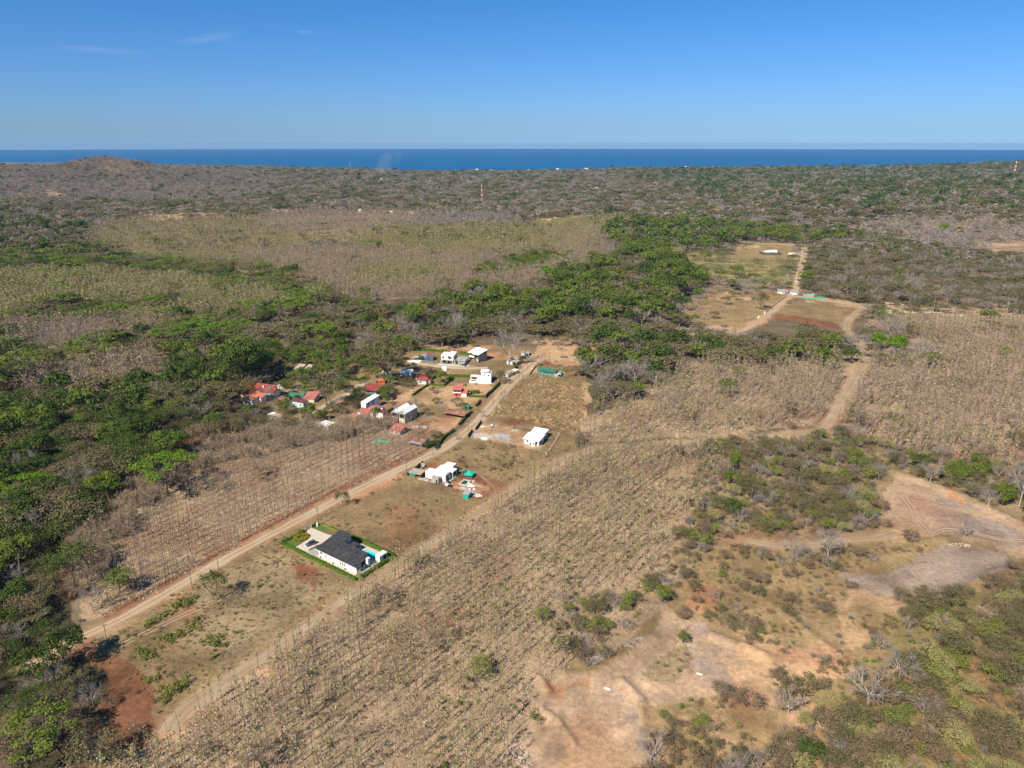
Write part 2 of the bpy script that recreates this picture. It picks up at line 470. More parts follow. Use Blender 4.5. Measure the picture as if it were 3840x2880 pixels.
gp('U', [(1370, 850), (1480, 620), (1640, 660), (1900, 800), (1950, 1000), (1700, 1050), (1420, 1000)], 'grey', 7, .5)
gp('U', [(1060, 900), (1230, 760), (1390, 700), (1440, 790), (1400, 850), (1330, 980), (1180, 970)], 'teakfl', 2)
gp('U', [(1080, 1190), (1400, 1130), (1700, 1100), (2074, 1210), (2500, 1200), (2500, 1800), (1000, 1800), (1100, 1480)], 'drygrass', 4)
gp('U', [(1080, 1190), (1400, 1130), (1700, 1100), (2074, 1210), (2500, 1200), (2500, 1800), (1000, 1800), (1100, 1480)], 'tan', 7, .55)
gp('U', [(1200, 200), (1500, 100), (2074, 100), (2100, 560), (1960, 700), (1620, 640), (1480, 560), (1300, 400)], 'drygrass', 3)
gp('U', [(1380, 200), (1600, 200), (1620, 420), (1480, 500), (1360, 420)], 'orange', 3, .6)
gp('W', [(0, 400), (200, 420), (450, 500), (660, 700), (720, 880), (1000, 900), (1100, 960), (1000, 1150), (640, 1160), (200, 1130), (0, 1150)], 'tan', 10, .8)
gp('W', [(180, 420), (330, 410), (540, 600), (720, 700), (700, 830), (420, 640), (230, 520)], 'grey', 2, .8)
gp('W', [(700, 280), (1100, 380), (1400, 380), (1250, 560), (1000, 700), (850, 900), (700, 700), (600, 500)], 'tan', 10, .7)
gp('V', [(1600, 1165), (1850, 1160), (2000, 1160), (2060, 1180), (2000, 1195), (1830, 1250), (1830, 1300), (1700, 1310), (1600, 1250)], 'drygrass', 3)
gp('V', [(2150, 1290), (2212, 1250), (2500, 1200), (2600, 1900), (1800, 1900), (1800, 1500), (1930, 1400), (1950, 1320)], 'olive', 5)
gp('V', [(1560, 1420), (1800, 1440), (1780, 1520), (1600, 1540)], 'tan', 4, .6)
gp('Q', [(560, 1540), (900, 1510), (1180, 1440), (1270, 1370), (1500, 1260), (1700, 1290), (1950, 1330), (2150, 1400), (2000, 1520), (1750, 1660), (1500, 1760), (1100, 1740), (800, 1700), (640, 1640)], 'grey', 2.5)
gp('Q', [(1080, 640), (1250, 680), (1500, 790), (1680, 890), (1900, 970), (2212, 1110), (2400, 1200), (2400, 1440), (2150, 1390), (1900, 1270), (1640, 1230), (1480, 1180), (1200, 1180), (900, 1240), (840, 1180), (880, 1060), (1000, 960), (960, 860), (930, 820), (1040, 740)], 'pad', 2)
gp('Q', [(860, 1080), (1050, 1050), (1250, 1130), (1390, 1140), (1400, 1190), (1000, 1240), (860, 1190)], 'tan', 2)
gp('Q', [(1380, 900), (1480, 860), (1690, 900), (1800, 960), (1640, 960), (1500, 930)], 'grey', 2)
gp('Q', [(1300, 960), (1500, 950), (1900, 1050), (2212, 1200), (2100, 1300), (1900, 1230), (1650, 1180), (1420, 1140), (1260, 1040)], 'grey', 3, .7)
gp('Q', [(1500, 790), (1680, 880), (1700, 920), (1560, 880)], 'orange', 1.5, .6)
gp('Q', [(700, 700), (900, 640), (1080, 640), (1040, 740), (900, 820), (700, 780)], 'drygrass', 2)
# middle distance
gp('V', [(1440, 560), (1500, 545), (1640, 560), (1727, 555), (1705, 612), (1650, 625), (1560, 612), (1500, 592)], 'straw', 4)
gp('V', [(1440, 560), (1500, 545), (1640, 560), (1727, 555), (1705, 612), (1650, 625), (1560, 612), (1500, 592)], 'green', 9, .55)
gp('V', [(1590, 540), (1640, 524), (1730, 530), (1730, 556), (1640, 562), (1560, 552)], 'drygrass', 3)
gp('J', [(500, 180), (620, 130), (860, 140), (860, 160), (560, 200)], 'yellow', 3)
gp('V', [(1480, 645), (1600, 620), (1712, 628), (1690, 655), (1640, 690), (1590, 708), (1480, 700)], 'drygrass', 3)
gp('J', [(260, 780), (420, 740), (560, 800), (760, 820), (700, 860), (320, 830)], 'tan', 3)
gp('J', [(560, 1180), (900, 1090), (1000, 1130), (800, 1280), (600, 1250)], 'orange', 3, .7)
gp('V', [(1695, 650), (1760, 648), (1880, 665), (1818, 707), (1700, 692), (1655, 692)], 'field', 2)
gp('V', [(1740, 640), (1880, 655), (1900, 662), (1860, 668), (1740, 652)], 'tan', 2, .7)
gp('J', [(1000, 1060), (1130, 1030), (1500, 1080), (1920, 1150), (1880, 1210), (1700, 1220), (1300, 1120), (1080, 1110)], 'red', 2)
gp('V', [(1830, 660), (1860, 655), (2212, 668), (2300, 676), (2300, 690), (2000, 674), (1850, 668)], 'pad', 1.5)
gp('V', [(1130, 487), (1150, 475), (1250, 464), (1285, 466), (1240, 480), (1140, 492)], 'yellow', 12)
gp('V', [(1130, 487), (1150, 475), (1250, 464), (1285, 466), (1240, 480), (1140, 492)], 'green', 12, .5)
gp('V', [(300, 475), (330, 464), (460, 460), (470, 470), (380, 475)], 'tan', 10)
gp('V', [(0, 415), (50, 418), (80, 430), (40, 428)], 'tan', 10)
gp('V', [(100, 412), (150, 424), (120, 430), (80, 420)], 'tan', 10)
gp('V', [(1740, 386), (1770, 382), (1810, 386), (1790, 391), (1750, 391)], 'straw', 15)
gp('V', [(2110, 545), (2130, 525), (2212, 520), (2300, 530), (2300, 565), (2212, 555)], 'pad', 5)
gp('V', [(2140, 540), (2170, 530), (2300, 530), (2300, 550)], 'teakfl', 5)
gp('V', [(810, 700), (830, 688), (870, 692), (870, 712), (830, 712)], 'tan', 3)
gp('V', [(1020, 712), (1050, 705), (1050, 720)], 'tan', 2)
gp('V', [(0, 722), (15, 722), (20, 760), (0, 760)], 'orange', 3)
gp('V', [(1460, 706), (1530, 703), (1600, 706), (1560, 735), (1480, 730)], 'tan', 3, .7)

for q in ([(0, 590), (150, 562), (450, 560), (640, 600), (700, 650), (500, 690), (200, 705), (0, 725)], [(720, 522), (900, 492), (1250, 475), (1420, 475), (1300, 500), (1245, 540), (1000, 562), (760, 548)], [(180, 498), (300, 478), (720, 468), (720, 520), (520, 560), (200, 545)]):
    gp('V', q, 'olive', 6)
for q in ([(500, 560), (700, 540), (1280, 543), (1315, 560), (1180, 612), (1000, 650), (720, 640)], [(560, 468), (1000, 470), (1080, 490), (720, 525)], [(0, 880), (200, 790), (440, 795), (330, 872), (0, 945)], [(10, 700), (240, 705), (250, 745), (20, 755)]):
    gp('V', q, 'teakfl', 6)

# ------------------------------------------------------------------ roads
ROADS = []   # (centre line, half widths)
def road_line(k, pts, w, step=4.0):
    ln = smooth_line(PL(k, pts), step)
    w = np.interp(np.linspace(0, 1, len(ln)), np.linspace(0, 1, len(w)), w)
    ROADS.append((ln, w))
    return len(ROADS) - 1
R_MAIN = road_line('V', [(60, 1440), (180, 1374), (260, 1338), (430, 1240), (530, 1184), (640, 1126), (740, 1074), (850, 1020), (960, 966), (1030, 912), (1068, 868), (1110, 822), (1140, 795), (1160, 775)], [2.0, 2.6, 2.9, 3.1, 3.3, 3.6, 4.2, 4.6])
R_END = road_line('V', [(1140, 795), (1165, 776), (1190, 771), (1245, 771)], [4.5, 3.2, 2.5])
R_LANE = road_line('V', [(365, 1580), (400, 1530), (560, 1428), (700, 1325), (850, 1228), (1000, 1128), (1110, 1055), (1200, 1000), (1290, 967), (1400, 962), (1520, 950), (1640, 942), (1740, 934), (1785, 920), (1815, 870), (1840, 830), (1856, 800), (1862, 780), (1850, 745), (1830, 712), (1835, 690), (1862, 668)], [2.8, 2.0, 2.0, 2.0, 2.3, 2.8, 3.2, 3.2, 3.2, 3.0])
R_UP = road_line('V', [(1585, 722), (1640, 694), (1680, 662), (1702, 643), (1718, 628), (1722, 610), (1728, 585), (1735, 560), (1739, 535)], [2.6, 3.0, 3.4, 4.2, 5.0, 5.4])
R_TOP = road_line('V', [(1740, 534), (1720, 529), (1680, 527), (1630, 525), (1600, 522)], [3.0, 2.5])
R_JUNC = road_line('V', [(1705, 640), (1740, 642), (1790, 650), (1850, 658), (1900, 662), (2000, 668), (2100, 674), (2212, 684), (2320, 694)], [4.5, 4.5, 4.0, 3.6, 3.4, 3.2])
R_Q1 = road_line('V', [(1610, 1168), (1680, 1178), (1760, 1178), (1830, 1166), (1890, 1163), (1935, 1150)], [2.2, 2.4, 2.6])
R_V1 = road_line('C', [(840, 850), (1100, 750), (1250, 650), (1430, 560), (1500, 510), (1650, 420)], [2.4, 2.4])
R_V2 = road_line('B', [(120, 350), (300, 365), (450, 385), (700, 410), (900, 412), (1040, 405)], [2.2, 2.6, 2.2])

POINTS_LIM = 5600
def ground_colour(x, y):
    """albedo of the soil and its low cover at plan positions"""
    n1, n2 = fbm(x, y, 26, 21, 3), fbm(x, y, 26, 33, 3)
    far = np.clip((np.hypot(x, y) - 400) / 1500, 0, 1)
    col = np.empty(x.shape + (3,))
    wd, tk = np.array(GC['wood']), np.array(GC['teakfl'])
    mixf = np.clip(fbm(x, y, 160, 4, 3) * 2.6 - .8, 0, 1)[..., None] * (0.5 + .5 * far[..., None])
    col[:] = wd * (1 - mixf) + tk * mixf
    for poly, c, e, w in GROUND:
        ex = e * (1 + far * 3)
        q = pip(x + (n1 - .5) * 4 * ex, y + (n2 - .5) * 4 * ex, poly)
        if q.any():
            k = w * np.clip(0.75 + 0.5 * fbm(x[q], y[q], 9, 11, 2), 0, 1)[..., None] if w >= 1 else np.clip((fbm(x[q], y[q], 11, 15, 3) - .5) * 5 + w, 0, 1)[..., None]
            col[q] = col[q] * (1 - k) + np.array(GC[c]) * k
    nr = np.where(np.hypot(x, y) < 460)[0]      # bare red soil showing through the litter
    k = (np.clip((fbm(x[nr], y[nr], 24, 77, 4) - .59) * 8, 0, 1) * .45)[:, None]
    col[nr] = col[nr] * (1 - k) + np.array(GC['dred']) * 1.1 * k
    k = (np.clip((fbm(x[nr], y[nr], 17, 78, 4) - .58) * 9, 0, 1) * .45)[:, None]
    col[nr] = col[nr] * (1 - k * .55)
    for ln, w in ROADS:   # worn verges
        q = (x > ln[:, 0].min() - 12) & (x < ln[:, 0].max() + 12) & (y > ln[:, 1].min() - 12) & (y < ln[:, 1].max() + 12)
        if q.any():
            d = dist_line(x[q], y[q], ln[::3] if len(ln) > 8 else ln)
            k = np.clip(1 - (d - w.mean()) / (1.5 + 3 * fbm(x[q], y[q], 8, 18, 2)), 0, 1)[..., None] * .6
            col[q] = col[q] * (1 - k) + np.array(GC['tan']) * k
    return col * (0.86 + 0.28 * fbm(x, y, 55, 8, 4))[..., None]

# ground: one sheet, a polar net finer near the camera
az = np.concatenate([np.radians(np.linspace(-46, 46, 521)), np.radians(np.arange(52, 312, 8))])
rr = np.geomspace(52, 9000, 600)
A_, R_ = np.meshgrid(az, rr)
gx, gy = (np.sin(A_) * R_).ravel(), (np.cos(A_) * R_).ravel()
gx = np.append(gx, 0); gy = np.append(gy, 0)
gz = HH(gx, gy)
cy = coast_y(gx, gy)
over = np.where(gy > 0, gy - cy, -1e4)
gz = np.where(over > -120, gz * np.clip(-over / 120, 0, 1) + 3.0 * (1 - np.clip(-over / 120, 0, 1)), gz)
gz = np.where(over > 0, 3.0 - np.clip(over / 30, 0, 1) * 11, gz)
na, nr = len(az), len(rr)
ii, jj = np.meshgrid(np.arange(nr - 1), np.arange(na), indexing='ij')
a = ii * na + jj; b = ii * na + (jj + 1) % na
quads = np.stack([a.ravel(), b.ravel(), (b + na).ravel(), (a + na).ravel()], 1)[:, ::-1]
jn = np.arange(na)
tris = np.stack([np.full(na, nr * na), (jn + 1) % na, jn], 1)[:, ::-1]
gcol = ground_colour(gx, gy)
gcol = np.where((over > -25)[:, None] & (fbm(gx, gy, 300, 6, 2) > .5)[:, None], np.array([.5, .44, .36]), gcol)

def ground_mat():
    m, n, l = new_mat("dry_soil")
    at = n.new("ShaderNodeAttribute"); at.attribute_name = "soil"
    t = n.new("ShaderNodeTexCoord"); ob = t.outputs['Object']
    big = mrange(n, l, noise(n, l, .07, 4, ob), .3, .7, .76, 1.22)
    mid = mrange(n, l, noise(n, l, .55, 5, ob, .7), .3, .7, .70, 1.28)
    fine = mrange(n, l, noise(n, l, 3.6, 4, ob, .8), .3, .7, .62, 1.36)
    mm = n.new("ShaderNodeMath"); mm.operation = 'MULTIPLY'; l.new(big, mm.inputs[0]); l.new(mid, mm.inputs[1])
    m2 = n.new("ShaderNodeMath"); m2.operation = 'MULTIPLY'; l.new(mm.outputs[0], m2.inputs[0]); l.new(fine, m2.inputs[1])
    vm = n.new("ShaderNodeVectorMath"); vm.operation = 'SCALE'; l.new(at.outputs['Color'], vm.inputs[0]); l.new(m2.outputs[0], vm.inputs['Scale'])
    # reddish and pale patches that follow no plan
    pf = mrange(n, l, noise(n, l, .12, 6, ob, .65), .56, .72, 0, .45)
    c = mixc(n, l, pf, vm.outputs[0], (.26, .13, .07, 1))
    d = n.new("ShaderNodeBsdfDiffuse"); l.new(c, d.inputs[0])
    bp = n.new("ShaderNodeBump"); bp.inputs['Distance'].default_value = .35; bp.inputs['Strength'].default_value = .6
    l.new(noise(n, l, .8, 6, ob, .7), bp.inputs['Height']); l.new(bp.outputs[0], d.inputs['Normal'])
    o = n.new("ShaderNodeOutputMaterial"); l.new(d.outputs[0], o.inputs[0])
    return m
M_GROUND = ground_mat()
gme = mesh_from("ground", np.stack([gx, gy, gz], 1), [quads, tris], M_GROUND, smooth=True)
ca = gme.color_attributes.new("soil", 'FLOAT_COLOR', 'POINT')
ca.data.foreach_set("color", np.concatenate([gcol, np.ones((len(gcol), 1))], 1).astype(np.float32).ravel())
ground = bpy.data.objects.new("ground", gme)
C.objects.link(ground)
tag(ground, kind='structure')

# sea
def sea_mat():
    m, n, l = new_mat("sea_water")
    t = n.new("ShaderNodeTexCoord")
    f = noise(n, l, .004, 5, t.outputs['Object'])
    c = mixc(n, l, mrange(n, l, f, .42, .6), SEA_A, SEA_B)
    p = n.new("ShaderNodeBsdfPrincipled"); l.new(c, p.inputs['Base Color'])
    p.inputs['Roughness'].default_value = .45
    p.inputs['Specular IOR Level'].default_value = .05
    bp = n.new("ShaderNodeBump"); bp.inputs['Distance'].default_value = 1.5
    l.new(noise(n, l, .03, 6, t.outputs['Object'], .7), bp.inputs['Height']); l.new(bp.outputs[0], p.inputs['Normal'])
    o = n.new("ShaderNodeOutputMaterial"); l.new(p.outputs[0], o.inputs[0])
    return m
SEA_A, SEA_B = (.0, .075, .20, 1), (.0, .10, .26, 1)
mb = MB()
nseg = 96
ro = [1500, 6000, 12000, 22600]
vs, fs = [], []
for r_ in ro:
    vs += [(math.sin(2 * math.pi * i / nseg) * r_, math.cos(2 * math.pi * i / nseg) * r_, -2.0) for i in range(nseg)]
for k in range(len(ro) - 1):
    fs += [(k * nseg + i, (k + 1) * nseg + i, (k + 1) * nseg + (i + 1) % nseg, k * nseg + (i + 1) % nseg)[::-1] for i in range(nseg)]
mb.add(vs, fs)
mb.build("sea", sea_mat(), kind='structure')

def road_mat(name, base, mid):
    m, n, l = new_mat(name)
    t = n.new("ShaderNodeTexCoord"); uv = n.new("ShaderNodeUVMap"); uv.uv_map = "across"
    sx = n.new("ShaderNodeSeparateXYZ"); l.new(uv.outputs[0], sx.inputs[0])
    f = noise(n, l, .35, 6, t.outputs['Object'], .7)
    # wheel tracks: paler, smoother lines at a quarter and three quarters of the width
    w = n.new("ShaderNodeMath"); w.operation = 'SINE'
    mu = n.new("ShaderNodeMath"); mu.operation = 'MULTIPLY_ADD'; mu.inputs[1].default_value = 12.566; mu.inputs[2].default_value = -1.571
    l.new(sx.outputs[0], mu.inputs[0]); l.new(mu.outputs[0], w.inputs[0])
    tr = mrange(n, l, w.outputs[0], -1, 1, 0, .9)
    c = mixc(n, l, tr, mid, base)
    c = mixc(n, l, mrange(n, l, f, .35, .65, 0, .55), c, (.33, .215, .125, 1))
    c = mixc(n, l, mrange(n, l, noise(n, l, .06, 4, t.outputs['Object']), .45, .65, 0, .6), c, (.40, .33, .24, 1))
    d = n.new("ShaderNodeBsdfDiffuse"); l.new(c, d.inputs[0])
    bp = n.new("ShaderNodeBump"); bp.inputs['Distance'].default_value = .1; l.new(f, bp.inputs['Height']); l.new(bp.outputs[0], d.inputs['Normal'])
    o = n.new("ShaderNodeOutputMaterial"); l.new(d.outputs[0], o.inputs[0])
    return m
M_ROAD = road_mat("packed_dirt", (.47, .355, .24, 1), (.30, .215, .14, 1))
M_LANE = road_mat("lane_dirt", (.32, .242, .16, 1), (.25, .185, .115, 1))
def ribbon(i, name, mat, lift=.10, kind='structure'):
    ln, w = ROADS[i]
    t = np.gradient(ln, axis=0); t /= np.linalg.norm(t, axis=1)[:, None]
    nn = np.stack([t[:, 1], -t[:, 0]], 1)
    K = 7
    Vv, uvs = [], []
    for k in range(K):
        s = (k / (K - 1)) * 2 - 1
        wob = 1 + .42 * (fbm(ln[:, 0], ln[:, 1], 9, 40 + (k > 3), 3) - .5) * 2 * abs(s)
        p = ln + nn * (s * w * wob)[:, None]
        z = HH(p[:, 0], p[:, 1]) + lift - (.16 if abs(s) > .99 else 0) - .03 * math.cos(s * 9)
        Vv.append(np.column_stack([p, z]))
    Vv = np.stack(Vv, 1)
    m_ = len(ln)
    ii, jj = np.meshgrid(np.arange(m_ - 1), np.arange(K - 1), indexing='ij')
    a = (ii * K + jj).ravel()
    F = np.stack([a, a + 1, a + K + 1, a + K], 1)[:, ::-1]
    me = mesh_from(name, Vv.reshape(-1, 3), F, mat, smooth=True)
    ul = me.uv_layers.new(name="across")
    li = np.zeros(len(me.loops), np.int32); me.loops.foreach_get("vertex_index", li)
    ul.data.foreach_set("uv", np.stack([(li % K) / (K - 1), (li // K) / 10.], 1).astype(np.float32).ravel())
    o = bpy.data.objects.new(name, me); C.objects.link(o)
    return tag(o, kind=kind)
ribbon(R_MAIN, "dirt_road", M_ROAD, .12)
ribbon(R_END, "dirt_road", M_ROAD, .10)
ribbon(R_LANE, "dirt_lane", M_LANE, .12)
ribbon(R_UP, "dirt_road", M_ROAD, .12)
ribbon(R_TOP, "dirt_road", M_ROAD, .10)
ribbon(R_JUNC, "dirt_road", M_ROAD, .14)
ribbon(R_Q1, "dirt_lane", M_LANE, .12)
M_PAVE = road_mat("pale_gravel", (.46, .42, .36, 1), (.42, .38, .32, 1))
ribbon(R_V1, "village_path", M_PAVE, .12)
ribbon(R_V2, "village_path", M_PAVE, .12)

# wheel tracks across the bare ground
M_TRK = road_mat("wheel_track_soil", (.40, .285, .20, 1), (.375, .262, .182, 1))
TR0 = len(ROADS)
for k_, pts_ in (('Q', [(1180, 760), (1160, 860), (1230, 960), (1260, 1050), (1340, 1140), (1440, 1190)]), 
                 ('Q', [(2212, 1240), (2000, 1230), (1800, 1180), (1550, 1140), (1420, 1180)]), ('W', [(1385, 205), (1300, 190), (1225, 140), (1240, 95), (1330, 85)]), ('S', [(1900, 240), (1700, 350), (1400, 480), (1150, 600), (900, 720), (780, 720)])):
    c_ = smooth_line(PL(k_, pts_), 2.5)
    t_ = np.gradient(c_, axis=0); t_ /= np.linalg.norm(t_, axis=1)[:, None]
    for sd in (-.85, .85):
        ROADS.append((c_ + np.stack([t_[:, 1], -t_[:, 0]], 1) * sd, np.full(len(c_), .28)))
        ribbon(len(ROADS) - 1, "wheel_track", M_TRK, .09)
del ROADS[TR0:]
# ------------------------------------------------------------------ plants: materials
L_ = lambda *a: tuple(a) + (1,)
M_BARK = solid("bark_brown", (.19, .145, .11), .9, .2)
M_BARKG = solid("bark_pale_grey", (.36, .31, .265), .9, .25)
M_BARKW = solid("bark_white_dead", (.42, .37, .325), .9, .2)
M_BARKT = solid("bark_teak", (.23, .18, .145), .9, .2)
LM = dict(
    dark=leaf_mat("leaf_dark_green", [L_(.050, .088, .022), L_(.08, .12, .028), L_(.14, .17, .042)]),
    mid=leaf_mat("leaf_mid_green", [L_(.095, .155, .026), L_(.14, .18, .034), L_(.21, .235, .05)]),
    bright=leaf_mat("leaf_bright_green", [L_(.10, .20, .016), L_(.13, .22, .02), L_(.19, .28, .035)]),
    olive=leaf_mat("leaf_olive", [L_(.125, .12, .056), L_(.18, .162, .078), L_(.24, .205, .108)]),
    brown=leaf_mat("leaf_dry_brown", [L_(.19, .145, .09), L_(.235, .175, .105), L_(.29, .215, .14)]),
    grey=leaf_mat("twig_grey", [L_(.26, .225, .20), L_(.20, .172, .155), L_(.33, .29, .26)], .1),
    tan=leaf_mat("twig_tan", [L_(.40, .30, .205), L_(.32, .24, .165), L_(.50, .39, .27)], .15),
    rust=leaf_mat("leaf_rust", [L_(.22, .13, .05), L_(.26, .15, .055), L_(.30, .19, .08)]),
    yellow=leaf_mat("leaf_yellow_green", [L_(.27, .26, .105), L_(.33, .30, .125), L_(.44, .385, .19)]),
    teakleaf=leaf_mat("leaf_teak_pale", [L_(.37, .33, .15), L_(.31, .29, .12), L_(.50, .43, .24)]),
    shrub=leaf_mat("leaf_shrub", [L_(.15, .20, .042), L_(.21, .235, .058), L_(.30, .30, .095)]),
    hedge=leaf_mat("leaf_hedge", [L_(.085, .16, .018), L_(.085, .16, .018), L_(.13, .215, .03)]),
    gold=leaf_mat("leaf_gold", [L_(.35, .27, .02), L_(.35, .27, .02), L_(.45, .36, .04)]),
    pink=leaf_mat("blossom_pink", [L_(.42, .19, .18), L_(.35, .14, .12), L_(.5, .28, .25)]),
    straw=leaf_mat("straw_blades", [L_(.35, .25, .135), L_(.28, .20, .11), L_(.43, .32, .18)], .2),
    litter=leaf_mat("fallen_leaves", [L_(.38, .28, .185), L_(.30, .22, .145), L_(.52, .42, .30)], .05))

# ------------------------------------------------------------------ plants: shapes
def unit(a):
    return a / np.maximum(np.linalg.norm(a, axis=1), 1e-9)[:, None]
def cards(rng, Cn, Nn, size, asp=1.0):
    n = len(Cn)
    Nn = unit(Nn)
    t = unit(np.cross(Nn, rng.normal(size=(n, 3))))
    b = np.cross(Nn, t)
    s = (size * rng.uniform(.6, 1.35, n))[:, None] * .5
    V = np.stack([Cn - t * s * asp, Cn + b * s * rng.uniform(.6, 1, n)[:, None], Cn + t * s * asp, Cn - b * s * rng.uniform(.6, 1, n)[:, None]], 1).reshape(-1, 3)
    return V, np.arange(4 * n).reshape(-1, 4)
def blades(A, B, w, rng):
    """thin strips from A to B"""
    d = unit(B - A)
    s = unit(np.cross(d, rng.normal(size=A.shape))) * (np.asarray(w) / 2)[..., None]
    n = len(A)
    V = np.stack([A - s, A + s, B + s * .4, B - s * .4], 1).reshape(-1, 3)
    return V, np.arange(4 * n).reshape(-1, 4)
def tubes(segs, n=4):
    """segs: list of (a, b, r0, r1)"""
    if not segs: return np.zeros((0, 3)), np.zeros((0, 4), int)
    A = np.array([s[0] for s in segs], float); B = np.array([s[1] for s in segs], float)
    r0 = np.array([s[2] for s in segs]); r1 = np.array([s[3] for s in segs])
    d = unit(B - A)
    ref = np.where(np.abs(d[:, 2:3]) > .9, np.array([[1., 0, 0]]), np.array([[0, 0, 1.]]))
    u = unit(np.cross(d, ref)); w = np.cross(d, u)
    an = 2 * np.pi * np.arange(n) / n
    ring = u[:, None] * np.cos(an)[None, :, None] + w[:, None] * np.sin(an)[None, :, None]
    V = np.concatenate([A[:, None] + ring * r0[:, None, None], B[:, None] + ring * r1[:, None, None]], 1).reshape(-1, 3)
    base = (np.arange(len(segs)) * 2 * n)[:, None]
    k = np.arange(n)
    F = np.stack([base + k, base + (k + 1) % n, base + n + (k + 1) % n, base + n + k], 2).reshape(-1, 4)
    return V, F
def join(parts):
    V, F, o = [], [], 0
    for v, f in parts:
        if len(v):
            V.append(v); F.append(f + o); o += len(v)
    return np.concatenate(V), np.concatenate(F)

def branch(rng, p, d, L, r, depth, segs, tips, spread=.55, up=.15, kids=3, shrink=.68):
    mid = p + d * L * .5 + rng.normal(size=3) * L * .05
    e = p + d * L + rng.normal(size=3) * L * .07
    segs.append((p, mid, r, r * .85)); segs.append((mid, e, r * .85, r * .62))
    if depth == 0:
        tips.append((e, d, L)); return
    for k in range(kids):
        nd = d + rng.normal(size=3) * spread
        nd[2] += up
        nd /= np.linalg.norm(nd)
        branch(rng, e if k else mid, nd, L * shrink * rng.uniform(.8, 1.2), r * .6, depth - 1, segs, tips, spread, up, kids, shrink)

def spreading(rng, H, R, nlimb, r0, fork=.35):
    """trunk and limbs reaching into a crown of radius R and top height H"""
    segs = []
    top = np.array([rng.normal() * .3, rng.normal() * .3, H * fork])
    segs.append((np.zeros(3) - [0, 0, .4], top, r0, r0 * .75))
    ends = []
    for k in range(nlimb):
        a = 2 * np.pi * (k + rng.uniform(-.3, .3)) / nlimb
        q = R * rng.uniform(.35, .8)
        e = np.array([math.cos(a) * q, math.sin(a) * q, H * rng.uniform(.62, .85)])
        m = top * .45 + e * .55 + np.array([0, 0, -.06 * H])
        segs.append((top, m, r0 * .5, r0 * .33)); segs.append((m, e, r0 * .33, r0 * .12))
        ends.append(e)
    return segs, ends

LODN = {'n': 1.0, 'm': .36, 'f': .10}
LODS = {'n': 1.0, 'm': 1.6, 'f': 2.9}
def lobes_crown(rng, H, R, zc, rz, nl, per, size, lod, flat=.75, fill=.8):
    """leaf cards on the outer skin of many rounded lobes"""
    k = LODN[lod]
    nl2 = nl if lod != 'f' else max(6, nl // 2)
    th = rng.uniform(0, 2 * np.pi, nl2); ph = np.arccos(rng.uniform(-.25, 1, nl2))
    q = rng.uniform(.5, .92, nl2)
    lc = np.stack([np.cos(th) * np.sin(ph) * R * q, np.sin(th) * np.sin(ph) * R * q, zc + np.cos(ph) * rz * q], 1)
    lr = R * rng.uniform(.24, .42, nl2)
    n = max(3, int(per * k * nl / nl2))
    d = unit(rng.normal(size=(nl2 * n, 3)))
    d[:, 2] = np.where(d[:, 2] < -.35, -d[:, 2], d[:, 2])
    idx = np.repeat(np.arange(nl2), n)
    c = lc[idx] + d * (lr[idx] * rng.uniform(.72, 1.06, nl2 * n))[:, None] * np.array([1, 1, flat])
    return cards(rng, c, d + rng.normal(size=d.shape) * .45, size * LODS[lod])

def t_broad(rng, lod, H=13, R=6.5):
    segs, ends = spreading(rng, H, R, 5, .38)
    cr = lobes_crown(rng, H, R, H * .58, H * .38, 22, 95, .62, lod, .8)
    return tubes(segs, 5 if lod == 'n' else 3), cr
def t_umbrella(rng, lod, H=11, R=9.5):
    segs, ends = spreading(rng, H, R, 8, .5, .3)
    k = LODN[lod]
    n1 = 34
    a = rng.uniform(0, 2 * np.pi, n1); q = R * np.sqrt(rng.uniform(.02, 1, n1))
    cz = H * (.80 + .17 * (1 - (q / R) ** 2)) + rng.normal(size=n1) * .25
    cc = np.stack([np.cos(a) * q, np.sin(a) * q, cz], 1)
    if lod != 'f':
        for c in cc[:18]:
            e = ends[int(rng.integers(len(ends)))]
            segs.append((e * np.array([.6, .6, .8]), c - [0, 0, .5], .12, .03))
    n = int(66 * k) + 3
    d = unit(rng.normal(size=(n1 * n, 3)))
    idx = np.repeat(np.arange(n1), n)
    c = cc[idx] + d * rng.uniform(.5, 1.0, n1 * n)[:, None] * np.array([2.0, 2.0, .55])
    nn = d * .5 + np.array([0, 0, .9]) + rng.normal(size=d.shape) * .4
    return tubes(segs, 4), cards(rng, c, nn, .55 * LODS[lod])
def t_scrub(rng, lod, H=8.5, R=5.2):
    segs, ends = spreading(rng, H, R, 6, .22, .25)
    k = LODN[lod]
    n1 = 26
    a = rng.uniform(0, 2 * np.pi, n1); q = R * np.sqrt(rng.uniform(0, 1, n1))
    cz = H * (.62 + .30 * (1 - (q / R) ** 2)) + rng.normal(size=n1) * .5
    cc = np.stack([np.cos(a) * q, np.sin(a) * q, cz], 1)
    n = int(62 * k) + 3
    idx = np.repeat(np.arange(n1), n)
    d = rng.normal(size=(n1 * n, 3))
    c = cc[idx] + d * np.array([.95, .95, .6])
    V = [cards(rng, c, unit(d) + np.array([0, 0, .5]) + rng.normal(size=d.shape) * .5, .42 * LODS[lod])]
    if lod == 'n':
        for c0 in cc[::2]:
            e = ends[int(rng.integers(len(ends)))]
            segs.append((e * .8, c0, .05, .02))
    return tubes(segs, 4 if lod == 'n' else 3), V[0]
